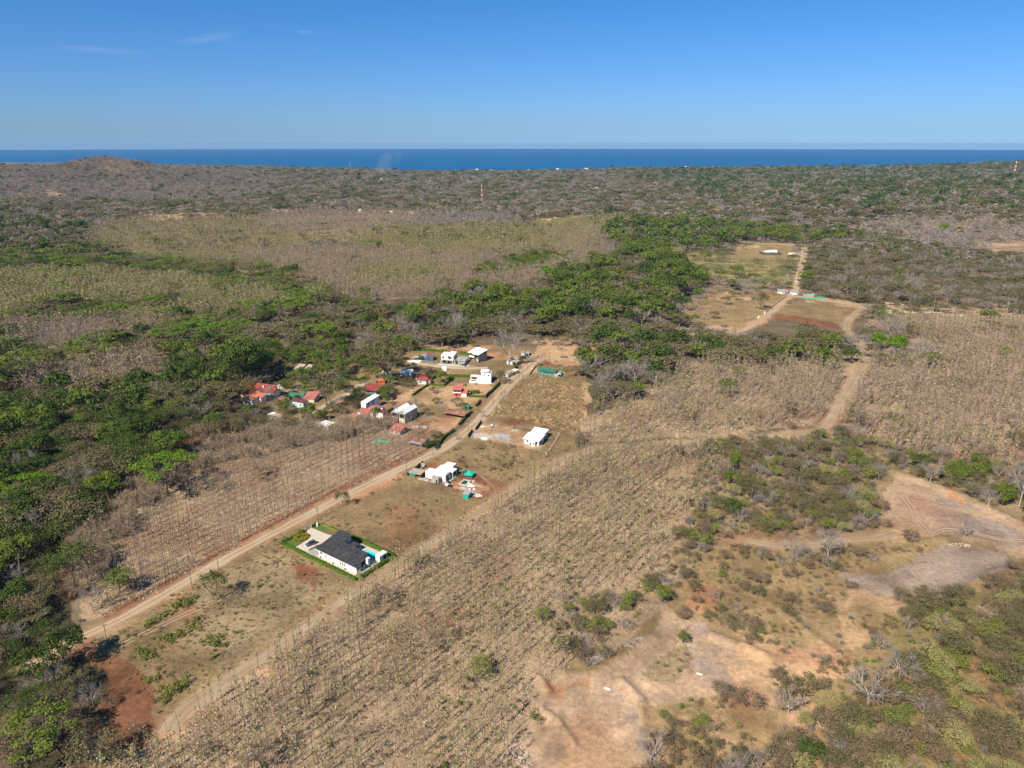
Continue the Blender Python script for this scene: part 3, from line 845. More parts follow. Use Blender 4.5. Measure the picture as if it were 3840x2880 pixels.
def t_bare(rng, lod, H=11, R=6.5, kids=3, depth=4, r0=.24, spread=.5):
    if lod == 'f':
        segs, _ = spreading(rng, H, R, 4, .2, .25)
        return tubes(segs, 3), lobes_crown(rng, H, R, H * .5, H * .42, 12, 85, .42, 'f', .8)
    segs, tips = [], []
    z0 = H * .22
    segs.append((np.array([0, 0, -.4]), np.array([0, 0, z0]), r0, r0 * .85))
    nl = 5
    for k in range(nl):
        a = 2 * np.pi * (k + rng.uniform(-.25, .25)) / nl
        d = np.array([math.cos(a) * .75, math.sin(a) * .75, .75]); d /= np.linalg.norm(d)
        branch(rng, np.array([0, 0, z0]), d, H * .27, r0 * .5, (depth if lod == 'n' else 2) - 1 + (0), segs, tips, spread, .12, kids)
    A, B = [], []
    nt = {'n': 7, 'm': 16, 'f': 9}[lod]
    w = {'n': .055, 'm': .12, 'f': .34}[lod]
    for e, d, L in tips:
        for _ in range(nt):
            dd = d + rng.normal(size=3) * .6; dd[2] += .1; dd /= np.linalg.norm(dd)
            s = e - d * L * rng.uniform(0, .8)
            A.append(s); B.append(s + dd * rng.uniform(.8, 1.9) * (1 if lod == 'n' else 1.25))
    A, B = np.array(A), np.array(B)
    k = R / max(1e-3, np.percentile(np.hypot(B[:, 0], B[:, 1]), 96))
    sc = np.array([k, k, H / B[:, 2].max()])
    segs = [(a * sc, b * sc, x, y) for a, b, x, y in segs]
    tw = blades(A * sc, B * sc, np.full(len(A), w), rng)
    if lod == 'f':
        segs = segs[:11]
    return tubes(segs, 4 if lod == 'n' else 3), tw
def t_teak(rng, lod, H=12, lean=.02, twigs=9, nleaf=10, size=.42, crown=1.5, span=.45, r0=.13):
    segs = []
    p = np.array([0, 0, -.3]); n = 4
    pts = [p]
    for i in range(n):
        p = p + np.array([rng.normal() * lean * H / n * 2, rng.normal() * lean * H / n * 2, (H + .3) / n]); pts.append(p)
    rs = np.linspace(r0, r0 * .3, n + 1)
    for i in range(n): segs.append((pts[i], pts[i + 1], rs[i], rs[i + 1]))
    pts = np.array(pts)
    A, B = [], []
    for _ in range(twigs if lod != 'f' else max(2, twigs // 3)):
        z = H * (1 - span * rng.uniform(0, 1) ** 1.2)
        s = np.array([np.interp(z, pts[:, 2], pts[:, 0]), np.interp(z, pts[:, 2], pts[:, 1]), z])
        a = rng.uniform(0, 2 * np.pi); L = crown * rng.uniform(.5, 1.1) * (0.6 + (H - z) / (H * span) * .5)
        e = s + np.array([math.cos(a) * L, math.sin(a) * L, L * rng.uniform(.5, 1.2)])
        A.append(s); B.append(e)
    A, B = np.array(A), np.array(B)
    wv = {'n': .07, 'm': .12, 'f': .22}[lod]
    tw = blades(A, B, np.full(len(A), wv), rng)
    k = {'n': 1., 'm': .8, 'f': .45}[lod]
    nl = max(1, int(nleaf * k))
    q = rng.uniform(.3, 1.1, nl)[:, None]
    i = rng.integers(0, len(A), nl)
    c = A[i] * (1 - q) + B[i] * q + rng.normal(size=(nl, 3)) * .18 * crown
    lf = cards(rng, c, rng.normal(size=c.shape) * .8 + np.array([0, 0, .7]), size * {'n': 1, 'm': 1.35, 'f': 2.0}[lod], 1.3)
    return join([tubes(segs, 4 if lod == 'n' else 3), tw]), lf
def t_bush(rng, lod, H=2.2, R=1.6, n=170, size=.3):
    n = max(8, int(n * LODN[lod] ** .7))
    k = 6
    lc = rng.normal(size=(k, 3)) * np.array([R * .4, R * .4, H * .12]) + np.array([0, 0, H * .45])
    d = unit(rng.normal(size=(n, 3))); d[:, 2] = np.abs(d[:, 2]) * .9
    i = rng.integers(0, k, n)
    c = lc[i] + d * np.array([R * .5, R * .5, H * .42]) * rng.uniform(.5, 1.1, n)[:, None]
    c[:, 2] = np.maximum(c[:, 2], .05)
    segs = [(np.array([0, 0, -.1]), l, .04, .02) for l in lc]
    return tubes(segs, 3), cards(rng, c, d + rng.normal(size=d.shape) * .5, size * LODS[lod] ** .7)
def t_tuft(rng, lod, H=.7, R=.8, n=34, w=.09, lean=.45):
    a = rng.uniform(0, 2 * np.pi, n); q = R * np.sqrt(rng.uniform(0, 1, n))
    A = np.stack([np.cos(a) * q, np.sin(a) * q, np.full(n, -.05)], 1)
    B = A + np.stack([rng.normal(size=n) * lean * H, rng.normal(size=n) * lean * H, H * rng.uniform(.5, 1.2, n)], 1)
    return (np.zeros((0, 3)), np.zeros((0, 4), int)), blades(A, B, np.full(n, w), rng)
def t_litter(rng, lod, R=2.2, n=46, size=.34):
    a = rng.uniform(0, 2 * np.pi, n); q = R * np.sqrt(rng.uniform(0, 1, n))
    c = np.stack([np.cos(a) * q, np.sin(a) * q, rng.uniform(.04, .28, n)], 1)
    return (np.zeros((0, 3)), np.zeros((0, 4), int)), cards(rng, c, rng.normal(size=c.shape) * .55 + np.array([0, 0, 1.]), size, 1.2)
def t_palm(rng, lod, H=8):
    segs = [(np.array([0, 0, -.3]), np.array([.1, 0, H * .5]), .17, .14), (np.array([.1, 0, H * .5]), np.array([0, .15, H]), .14, .12)]
    A, B = [], []
    for i in range(16):
        a = 2 * math.pi * i / 16 + rng.uniform(-.15, .15); up = rng.uniform(-.1, .8)
        p = np.array([0, .15, H])
        for s in range(4):
            e = p + np.array([math.cos(a), math.sin(a), up - .38 * s]) * .8
            A.append(p); B.append(e); p = e
    return tubes(segs, 5), blades(np.array(A), np.array(B), np.full(len(A), .55), rng)

FN = dict(broad=t_broad, umbrella=t_umbrella, scrub=t_scrub, bare=t_bare, teak=t_teak, bush=t_bush, tuft=t_tuft, litter=t_litter, palm=t_palm)
# species: form, leaf material, bark, object name, extra arguments, variants
SPEC = dict(
    gdark=('broad', 'dark', M_BARK, 'broadleaf_tree', {}, 3), gmid=('broad', 'mid', M_BARK, 'broadleaf_tree', {}, 3),
    gbright=('broad', 'bright', M_BARK, 'broadleaf_tree', dict(H=9, R=5), 2),
    rain=('umbrella', 'bright', M_BARK, 'umbrella_tree', {}, 3), raindark=('umbrella', 'mid', M_BARK, 'umbrella_tree', {}, 2),
    olive=('scrub', 'olive', M_BARK, 'scrub_tree', {}, 4), oliveb=('scrub', 'brown', M_BARK, 'scrub_tree', dict(H=8), 2),
    olrust=('scrub', 'rust', M_BARK, 'scrub_tree', {}, 1),
    goldb=('bush', 'gold', M_BARK, 'shrub', dict(H=1.1, R=.8, n=150, size=.26), 3),
    oumb=('umbrella', 'olive', M_BARK, 'scrub_tree', dict(H=9, R=7.5), 2),
    bare=('bare', 'grey', M_BARKG, 'leafless_tree', {}, 4), baret=('bare', 'tan', M_BARK, 'leafless_tree', dict(H=9, R=5), 2),
    dead=('bare', 'grey', M_BARKW, 'leafless_tree', dict(depth=4, r0=.27, spread=.48), 4),
    pinkt=('bare', 'pink', M_BARK, 'leafless_tree', dict(H=8, R=5), 1),
    tpole=('teak', 'teakleaf', M_BARKT, 'teak_tree', dict(H=14.5, twigs=20, nleaf=5, crown=1.6, span=.4), 5),
    tthin=('teak', 'teakleaf', M_BARKT, 'teak_tree', dict(H=12.5, twigs=26, nleaf=17, size=.42, crown=1.4, span=.6, r0=.11, lean=.03), 6),
    tthing=('teak', 'yellow', M_BARKT, 'teak_tree', dict(H=11, twigs=14, nleaf=46, size=.44, crown=1.35, span=.68, r0=.10, lean=.02), 4),
    ttan=('teak', 'tan', M_BARKT, 'teak_tree', dict(H=12.5, twigs=26, nleaf=44, size=.38, crown=2.1, span=.7), 4),
    tyel=('teak', 'yellow', M_BARKT, 'teak_tree', dict(H=11, twigs=14, nleaf=84, size=.56, crown=1.9, span=.8), 4),
    oldk=('scrub', 'dark', M_BARK, 'scrub_tree', dict(H=9.5, R=5.6), 3), olg=('scrub', 'shrub', M_BARK, 'scrub_tree', dict(H=7.5, R=4.2), 3), yolk=('scrub', 'yellow', M_BARK, 'scrub_tree', dict(H=7, R=3.8), 2),
    tpale=('teak', 'teakleaf', M_BARKT, 'teak_tree', dict(H=11, twigs=18, nleaf=42, size=.45, crown=1.8, span=.6), 3),
    bush=('bush', 'shrub', M_BARK, 'shrub', {}, 4), busho=('bush', 'olive', M_BARK, 'shrub', dict(H=2.6, R=2), 3),
    bushg=('bush', 'mid', M_BARK, 'shrub', dict(H=2.4, R=1.7), 2), bushb=('bush', 'brown', M_BARK, 'shrub', dict(H=1.7, R=1.8), 3),
    herb=('bush', 'shrub', M_BARK, 'shrub', dict(H=.8, R=.8, n=60, size=.3), 3), herby=('bush', 'yellow', M_BARK, 'shrub', dict(H=.8, R=.8, n=60, size=.3), 2),
    twigs=('bare', 'grey', M_BARKG, 'leafless_tree', dict(H=4.2, R=2.4, r0=.08), 2),
    straw=('tuft', 'straw', M_BARK, 'grass', {}, 4), cane=('tuft', 'straw', M_BARK, 'grass', dict(H=2.1, R=1.0, n=26, w=.10, lean=.14), 3),
    litter=('litter', 'litter', M_BARK, 'litter', {}, 4),
    palm=('palm', 'mid', M_BARK, 'palm_tree', {}, 1))
FORMS = {}
def form(sp, lod, var):
    """(trunk mesh, crown mesh, joined mesh) of one variant; built once"""
    fn, lm, bark, nm, kw, nv = SPEC[sp]
    key = (sp, lod, var % nv)
    if key not in FORMS:
        rng = np.random.default_rng(abs(hash((fn, tuple(sorted(kw.items())), lod, var % nv))) % 2 ** 31 if False else sum(ord(c) for c in sp) * 131 + ord(lod) * 7 + var % nv)
        tr, cr = FN[fn](rng, lod, **kw)
        V, F = join([tr, cr])
        mi = np.concatenate([np.zeros(len(tr[1])), np.ones(len(cr[1]))])
        FORMS[key] = dict(tr=tr, cr=cr, V=V, F=F, mi=mi, t=None, c=None, j=None, bark=bark, leaf=LM[lm], nm=nm)
    return FORMS[key]
def part_mesh(f, which):
    if f[which] is None:
        if which == 't': f['t'] = mesh_from('trunk', f['tr'][0], f['tr'][1], f['bark'], smooth=True)
        elif which == 'c': f['c'] = mesh_from('crown', f['cr'][0], f['cr'][1], f['leaf'])
        else: f['j'] = mesh_from(f['nm'] + '_form', f['V'], f['F'], [f['bark'], f['leaf']], f['mi'])
    return f[which]
def plant(sp, x, y, s, rz, lod, var, label, group, cat='tree', sz=None, name=None):
    f = form(sp, lod, var)
    e = bpy.data.objects.new(name or f['nm'], None)
    e.empty_display_size = .5
    C.objects.link(e)
    e.location = (x, y, hz((x, y))); e.rotation_euler = (0, 0, rz); e.scale = (s, s, s * (sz or 1))
    e['label'] = label; e['category'] = cat
    if group: e['group'] = group
    for w, n in (('t', 'trunk'), ('c', 'crown')):
        if len(f['tr' if w == 't' else 'cr'][0]):
            o = bpy.data.objects.new(n, part_mesh(f, w)); C.objects.link(o); o.parent = e
    return e

# ------------------------------------------------------------------ scattering for what nobody could count
def gn_group():
    ng = bpy.data.node_groups.new("scatter", 'GeometryNodeTree')
    ng.interface.new_socket(name="Geometry", in_out='INPUT', socket_type='NodeSocketGeometry')
    ng.interface.new_socket(name="Forms", in_out='INPUT', socket_type='NodeSocketCollection')
    ng.interface.new_socket(name="Geometry", in_out='OUTPUT', socket_type='NodeSocketGeometry')
    n, l = ng.nodes, ng.links
    gi, go = n.new('NodeGroupInput'), n.new('NodeGroupOutput')
    ip = n.new('GeometryNodeInstanceOnPoints'); ci = n.new('GeometryNodeCollectionInfo')
    ci.inputs['Separate Children'].default_value = True; ci.inputs['Reset Children'].default_value = True
    def attr(nm, dt):
        a = n.new('GeometryNodeInputNamedAttribute'); a.data_type = dt; a.inputs['Name'].default_value = nm
        return a.outputs[0]
    m2p = n.new('GeometryNodeMeshToPoints')
    l.new(gi.outputs['Geometry'], m2p.inputs['Mesh'])
    l.new(m2p.outputs[0], ip.inputs['Points'])
    l.new(gi.outputs['Forms'], ci.inputs['Collection'])
    l.new(ci.outputs[0], ip.inputs['Instance'])
    ip.inputs['Pick Instance'].default_value = True
    l.new(attr('form', 'INT'), ip.inputs['Instance Index'])
    l.new(attr('turn', 'FLOAT_VECTOR'), ip.inputs['Rotation'])
    l.new(attr('size', 'FLOAT_VECTOR'), ip.inputs['Scale'])
    l.new(ip.outputs[0], go.inputs[0])
    return ng
NG = gn_group()
def scatter(name, rows, label=None, cat=None):
    """rows: arrays x y s rz sz species lod var; ONE object"""
    if not len(rows): return
    keys, idx, P3, tu, si = {}, [], [], [], []
    for x, y, s, rz, sz, sp, lod, var in rows:
        k = (sp, lod, var % SPEC[sp][5])
        idx.append(keys.setdefault(k, len(keys)))
        P3.append((x, y)); tu.append((0, 0, rz)); si.append((s, s, s * sz))
    P3 = np.array(P3)
    z = HH(P3[:, 0], P3[:, 1])
    col = bpy.data.collections.new(name + "_forms")
    for k, i in keys.items():
        o = bpy.data.objects.new(f"{name}_form_{i:03d}", part_mesh(form(*k), 'j'))
        col.objects.link(o)
    me = bpy.data.meshes.new(name)
    me.vertices.add(len(P3))
    me.vertices.foreach_set("co", np.column_stack([P3, z]).astype(np.float32).ravel())
    a = me.attributes.new('form', 'INT', 'POINT'); a.data.foreach_set('value', np.array(idx, np.int32))
    a = me.attributes.new('turn', 'FLOAT_VECTOR', 'POINT'); a.data.foreach_set('vector', np.array(tu, np.float32).ravel())
    a = me.attributes.new('size', 'FLOAT_VECTOR', 'POINT'); a.data.foreach_set('vector', np.array(si, np.float32).ravel())
    o = bpy.data.objects.new(name, me); C.objects.link(o)
    md = o.modifiers.new("scatter", 'NODES'); md.node_group = NG
    ident = [s.identifier for s in NG.interface.items_tree if s.name == "Forms"][0]
    md[ident] = col
    return tag(o, label, cat, kind='stuff')
# ------------------------------------------------------------------ buildings and built things
_Z.update({'X': (1500, 1520, 4.485), 'Y': (1200, 1380, 6.144), 'y': (860, 1400, 5.53), 'z': (1750, 1280, 8.296)})
FOOT = []
W_WHITE = solid("white_render", (.80, .79, .76), .75, .05, .8, dirt=(.62, .58, .52, 1))
W_WHITER = solid("white_roof_sheet", (.80, .80, .79), .5, .04, .7)
W_CREAM = solid("cream_render", (.62, .54, .43), .8, .08, .8)
W_CONC = solid("raw_concrete", (.36, .335, .30), .9, .12, .9, bump=.02)
W_DARKC = solid("dark_block_wall", (.10, .095, .09), .9, .15, 1.0)
W_BLUE = solid("light_blue_render", (.47, .60, .64), .8, .06, .8)
W_TEAL = solid("teal_boards", (.10, .26, .27), .7, .1, 1.2)
W_AQUA = solid("aqua_render", (.36, .60, .62), .8, .06, .8)
W_REDW = solid("orange_red_render", (.55, .075, .035), .75, .08, .8)
W_BLUEW = solid("blue_sheet", (.03, .14, .38), .6, .1, 1)
W_WOOD = solid("rusty_boards", (.33, .12, .05), .85, .3, 1.5)
W_GREENW = solid("green_boards", (.07, .22, .13), .75, .15, 1.5)
W_PINK = solid("pink_render", (.50, .33, .32), .8, .1, 1)
R_DARK = solid("charcoal_shingles", (.040, .042, .046), .9, .3, .7, bump=.03, dirt=(.062, .06, .058, 1))
R_RED = solid("red_roof_sheet", (.28, .062, .048), .6, .22, .8, dirt=(.40, .10, .07, 1))
R_ORANGE = solid("orange_roof_tiles", (.43, .16, .095), .8, .22, 1.2, dirt=(.40, .13, .07, 1))
R_PINK = solid("faded_red_roof", (.40, .13, .105), .7, .2, .6, dirt=(.36, .17, .13, 1))
R_MAROON = solid("maroon_roof", (.17, .05, .05), .7, .15, .8, dirt=(.24, .09, .08, 1))
R_GREEN = solid("green_roof_sheet", (.035, .15, .10), .55, .12, .8)
R_GREENL = solid("bright_green_roof", (.03, .27, .18), .55, .1, .8)
R_GREY = solid("grey_roof_sheet", (.33, .33, .33), .5, .15, .9, dirt=(.22, .18, .14, 1))
R_RUST = solid("rusty_old_sheet", (.24, .10, .07), .85, .25, 1.4, dirt=(.33, .25, .22, 1))
R_OLD = solid("weathered_old_roof", (.38, .30, .22), .85, .2, 1.2, dirt=(.24, .19, .14, 1))
M_DARKM = solid("dark_metal", (.03, .03, .035), .5, .05)
M_FRAME = solid("grey_window_frame", (.10, .10, .11), .5, .05)
M_TARP = solid("teal_tarpaulin", (.01, .38, .28), .55, .12, 1.2)
M_PAVED = solid("cream_paving", (.52, .455, .375), .85, .07, 1.0, bump=.01)
M_DECK = solid("grey_deck_tiles", (.30, .315, .315), .8, .06, 1.0)
M_WOODP = solid("wooden_pole", (.17, .125, .09), .9, .2)
M_CONCP = solid("pale_concrete", (.55, .52, .45), .85, .08)
M_BLACK = solid("tyre_rubber", (.012, .012, .013), .9, .05)
M_SAND = solid("sand_heap", (.47, .34, .20), .95, .1, 1.2, bump=.06)
M_GRAV = solid("grey_gravel_heap", (.34, .33, .31), .95, .18, 1.6, bump=.08)
M_WHITEST = solid("white_gravel_heap", (.70, .66, .60), .95, .1, 1.6, bump=.08)
M_RUBBLE = solid("pale_rubble", (.52, .47, .42), .95, .25, 2.0, bump=.1)
M_ROCK = solid("earthy_rock", (.46, .36, .28), .95, .3, .6)
M_BLUEP = solid("blue_plastic", (.02, .10, .30), .4, .05)
M_GREENNET = solid("green_net", (.08, .38, .25), .9, .15, 2)
M_SOILB = solid("garden_soil", (.20, .105, .055), .95, .2, 1.5)
M_LAWN = solid("lawn_turf", (.085, .135, .030), .95, .22, 1.6)
def glass_mat():
    m, n, l = new_mat("dark_window_glass")
    p = n.new("ShaderNodeBsdfPrincipled")
    p.inputs['Base Color'].default_value = (.02, .025, .03, 1); p.inputs['Roughness'].default_value = .08
    p.inputs['Specular IOR Level'].default_value = .5
    o = n.new("ShaderNodeOutputMaterial"); l.new(p.outputs[0], o.inputs[0])
    return m
M_GLASS = glass_mat()
def water_mat(name, col, rough=.05):
    m, n, l = new_mat(name)
    t = n.new("ShaderNodeTexCoord")
    f = noise(n, l, .9, 3, t.outputs['Object'])
    p = n.new("ShaderNodeBsdfPrincipled")
    l.new(mixc(n, l, mrange(n, l, f, .3, .7), col, tuple(min(1, c * 1.15) for c in col[:3]) + (1,)), p.inputs['Base Color'])
    p.inputs['Roughness'].default_value = rough; p.inputs['Specular IOR Level'].default_value = .3
    b = n.new("ShaderNodeBump"); b.inputs['Distance'].default_value = .01; l.new(noise(n, l, 3, 3, t.outputs['Object']), b.inputs['Height']); l.new(b.outputs[0], p.inputs['Normal'])
    o = n.new("ShaderNodeOutputMaterial"); l.new(p.outputs[0], o.inputs[0])
    return m
M_POOL = water_mat("pool_water_turquoise", (.01, .46, .50, 1))
M_POOLS = water_mat("pool_shallow_turquoise", (.12, .55, .56, 1))
M_POOLG = water_mat("pool_water_green", (.02, .085, .06, 1))
def carpaint(name, col):
    m, n, l = new_mat(name)
    p = n.new("ShaderNodeBsdfPrincipled")
    p.inputs['Base Color'].default_value = col; p.inputs['Roughness'].default_value = .25; p.inputs['Metallic'].default_value = .3
    p.inputs['Coat Weight'].default_value = .6
    o = n.new("ShaderNodeOutputMaterial"); l.new(p.outputs[0], o.inputs[0])
    return m
C_BLUE = carpaint("car_paint_blue_grey", (.07, .11, .15, 1)); C_WHITE = carpaint("car_paint_white", (.75, .75, .75, 1))
C_DARK = carpaint("car_paint_dark", (.015, .025, .045, 1)); C_SILV = carpaint("car_paint_silver", (.38, .42, .47, 1)); C_MAR = carpaint("car_paint_maroon", (.08, .02, .025, 1))

class Frame:
    def __init__(s, o, ang):
        s.o = np.array(o, float); s.a = ang; s.c, s.s = math.cos(ang), math.sin(ang)
    def w(s, x, y):
        return np.array([s.o[0] + x * s.c - y * s.s, s.o[1] + x * s.s + y * s.c])
    def loc(s, p):
        d = np.array(p) - s.o
        return np.array([d[0] * s.c + d[1] * s.s, -d[0] * s.s + d[1] * s.c])
    def zmin(s, x0, x1, y0, y1):
        return min(hz(s.w(x, y)) for x in (x0, x1) for y in (y0, y1))
    def zmax(s, x0, x1, y0, y1):
        return max(hz(s.w(x, y)) for x in (x0, x1) for y in (y0, y1))
    def root(s, name, box, label, cat, group=None, foot=True, z=None):
        z = s.zmax(*box) if z is None else z
        cx, cy = (box[0] + box[1]) / 2, (box[2] + box[3]) / 2
        if foot: FOOT.append((s.o[0], s.o[1], s.c, s.s, *box))
        e = empty(name, (s.o[0], s.o[1], z), s.a, label=label, cat=cat, group=group)
        return e
def FR(k, a, ang=None, b=None):
    o = P(k, *a)
    if b is not None:
        q = P(k, *b); ang = math.degrees(math.atan2(q[1] - o[1], q[0] - o[0]))
    return Frame(o, rad(ang))

def window(root, side, u, z, w, h, box, kind='window', n=1, mat=None):
    """a framed opening on one wall of the box; the pane is a child of the frame"""
    x0, x1, y0, y1 = box
    fm, pm = MB(), MB()
    t = .07
    def put(m, a0, a1, b0, b1, d0, d1):
        if side == 'f': m.box(a0, a1, y0 - d1, y0 - d0, b0, b1)
        elif side == 'b': m.box(a0, a1, y1 + d0, y1 + d1, b0, b1)
        elif side == 'l': m.box(x0 - d1, x0 - d0, a0, a1, b0, b1)
        else: m.box(x1 + d0, x1 + d1, a0, a1, b0, b1)
    put(fm, u, u + w, z, z + t, -.05, .06); put(fm, u, u + w, z + h - t, z + h, -.05, .06)
    put(fm, u, u + t, z + t, z + h - t, -.05, .06); put(fm, u + w - t, u + w, z + t, z + h - t, -.05, .06)
    if w > 1.6 and kind == 'window': put(fm, u + w / 2 - t / 2, u + w / 2 + t / 2, z + t, z + h - t, -.05, .055)
    fr = fm.build(kind, mat or M_FRAME, root)
    put(pm, u + t, u + w - t, z + t, z + h - t, -.04, .02)
    pm.build('pane' if kind == 'window' else 'panel', M_GLASS, fr)

def block(root, box, h, wall, roof, rmat, z0=0.0, oh=.5, wins=(), th=.14, open_front=False):
    """one volume of a house: walls up to the roof's underside, and a roof with thickness"""
    x0, x1, y0, y1 = box
    kind = roof[0]
    bot = [(x0, y0, z0 - (.8 if z0 == 0 else 0)), (x1, y0, z0 - (.8 if z0 == 0 else 0)), (x1, y1, z0 - (.8 if z0 == 0 else 0)), (x0, y1, z0 - (.8 if z0 == 0 else 0))]
    H = z0 + h
    def zt(x, y):
        if kind == 'shed': return H + roof[1] + (roof[2] - roof[1]) * (y - y0) / (y1 - y0)
        if kind == 'shedx': return H + roof[1] + (roof[2] - roof[1]) * (x - x0) / (x1 - x0)
        return H
    if wall is not None:
        m = MB()
        if open_front:     # posts only
            for x in (x0 + .1, x1 - .1):
                for y in (y0 + .1, y1 - .1):
                    MB().box(x - .1, x + .1, y - .1, y + .1, z0 - .3, zt(x, y) - .01).build('post', wall, root)
        else:
            m.prism(bot, [(x, y, zt(x, y) - .01) for x, y, _ in bot])
            if kind == 'gx':
                m.prism([(x0, y0, H - .01), (x0, y1, H - .01), (x0, (y0 + y1) / 2, H + roof[1] - .05)], [(x1, y0, H - .01), (x1, y1, H - .01), (x1, (y0 + y1) / 2, H + roof[1] - .05)])
            if kind == 'gy':
                m.prism([(x0, y0, H - .01), (x1, y0, H - .01), ((x0 + x1) / 2, y0, H + roof[1] - .05)], [(x0, y1, H - .01), (x1, y1, H - .01), ((x0 + x1) / 2, y1, H + roof[1] - .05)])
            m.build('wall', wall, root)
    r = MB()
    X0, X1, Y0, Y1 = x0 - oh, x1 + oh, y0 - oh, y1 + oh
    def slab(c):
        r.prism(c, [(a, b, z + th) for a, b, z in c])
    if kind in ('shed', 'shedx'):
        slab([(X0, Y0, zt(X0, Y0)), (X1, Y0, zt(X1, Y0)), (X1, Y1, zt(X1, Y1)), (X0, Y1, zt(X0, Y1))])
    elif kind == 'flat':
        slab([(X0, Y0, H), (X1, Y0, H), (X1, Y1, H), (X0, Y1, H)])
        pr = roof[1] if len(roof) > 1 else 0
        if pr:
            t = .18
            for bx in ((X0, X1, Y0, Y0 + t), (X0, X1, Y1 - t, Y1), (X0, X0 + t, Y0 + t, Y1 - t), (X1 - t, X1, Y0 + t, Y1 - t)):
                r.box(*bx, H + th, H + th + pr)
    elif kind == 'gx':
        ym = (y0 + y1) / 2; k = roof[1] / (ym - y0); e = H - oh * k
        slab([(X0, Y0, e), (X1, Y0, e), (X1, ym, H + roof[1]), (X0, ym, H + roof[1])]); slab([(X0, ym + .002, H + roof[1]), (X1, ym + .002, H + roof[1]), (X1, Y1, e), (X0, Y1, e)])
    elif kind == 'gy':
        xm = (x0 + x1) / 2; k = roof[1] / (xm - x0); e = H - oh * k
        slab([(X0, Y0, e), (xm, Y0, H + roof[1]), (xm, Y1, H + roof[1]), (X0, Y1, e)]); slab([(xm + .002, Y0, H + roof[1]), (X1, Y0, e), (X1, Y1, e), (xm + .002, Y1, H + roof[1])])
    elif kind == 'hip':
        i = min(x1 - x0, y1 - y0) / 2 + oh
        if x1 - x0 >= y1 - y0: ra, rb = (X0 + i, (y0 + y1) / 2, H + roof[1]), (X1 - i, (y0 + y1) / 2, H + roof[1])
        else: ra, rb = ((x0 + x1) / 2, Y0 + i, H + roof[1]), ((x0 + x1) / 2, Y1 - i, H + roof[1])
        c = [(X0, Y0, H), (X1, Y0, H), (X1, Y1, H), (X0, Y1, H)]
        lo = [(a, b, z - th) for a, b, z in c]
        if x1 - x0 >= y1 - y0: f = [(4, 5, 9, 8), (5, 6, 9), (6, 7, 8, 9), (7, 4, 8)]
        else: f = [(4, 5, 8), (5, 6, 9, 8), (6, 7, 9), (7, 4, 8, 9)]
        r.add(lo + c + [ra, rb], f + [(3, 2, 1, 0), (0, 1, 5, 4), (1, 2, 6, 5), (2, 3, 7, 6), (3, 0, 4, 7)])
    rf = r.build('roof', rmat, root)
    for wdef in wins:
        window(root, wdef[0], wdef[1], z0 + wdef[2], wdef[3], wdef[4], box, *(wdef[5:6]))
    return rf
def seams(root_roof, box, zf, step, mat, oh=.5, along='y'):
    """standing seams of a sheet roof, part of the roof"""
    x0, x1, y0, y1 = box
    m = MB()
    n = int((x1 - x0 + 2 * oh) / step)
    for i in range(n + 1):
        x = x0 - oh + .05 + i * (x1 - x0 + 2 * oh - .1) / n
        a, b = (x, y0 - oh, zf(x, y0 - oh) + .13), (x, y1 + oh, zf(x, y1 + oh) + .13)
        m.prism([(a[0] - .03, a[1], a[2]), (a[0] + .03, a[1], a[2]), (b[0] + .03, b[1], b[2]), (b[0] - .03, b[1], b[2])],
                [(a[0] - .03, a[1], a[2] + .06), (a[0] + .03, a[1], a[2] + .06), (b[0] + .03, b[1], b[2] + .06), (b[0] - .03, b[1], b[2] + .06)])
    return m.build('seam', mat, root_roof, kind='stuff')

def slab_thing(name, fr, poly, mat, label, cat, h=.12, kind=None, lift=.0):
    z = max(hz(fr.w(*q)) for q in poly) + lift
    m = MB()
    e_top = [(x, y, h) for x, y in poly]; e_bot = [(x, y, -.9) for x, y in poly]
    m.prism(e_bot, e_top)
    o = m.build(name, mat)
    o.location = (fr.o[0], fr.o[1], z); o.rotation_euler = (0, 0, fr.a)
    return tag(o, label, cat, kind=kind)

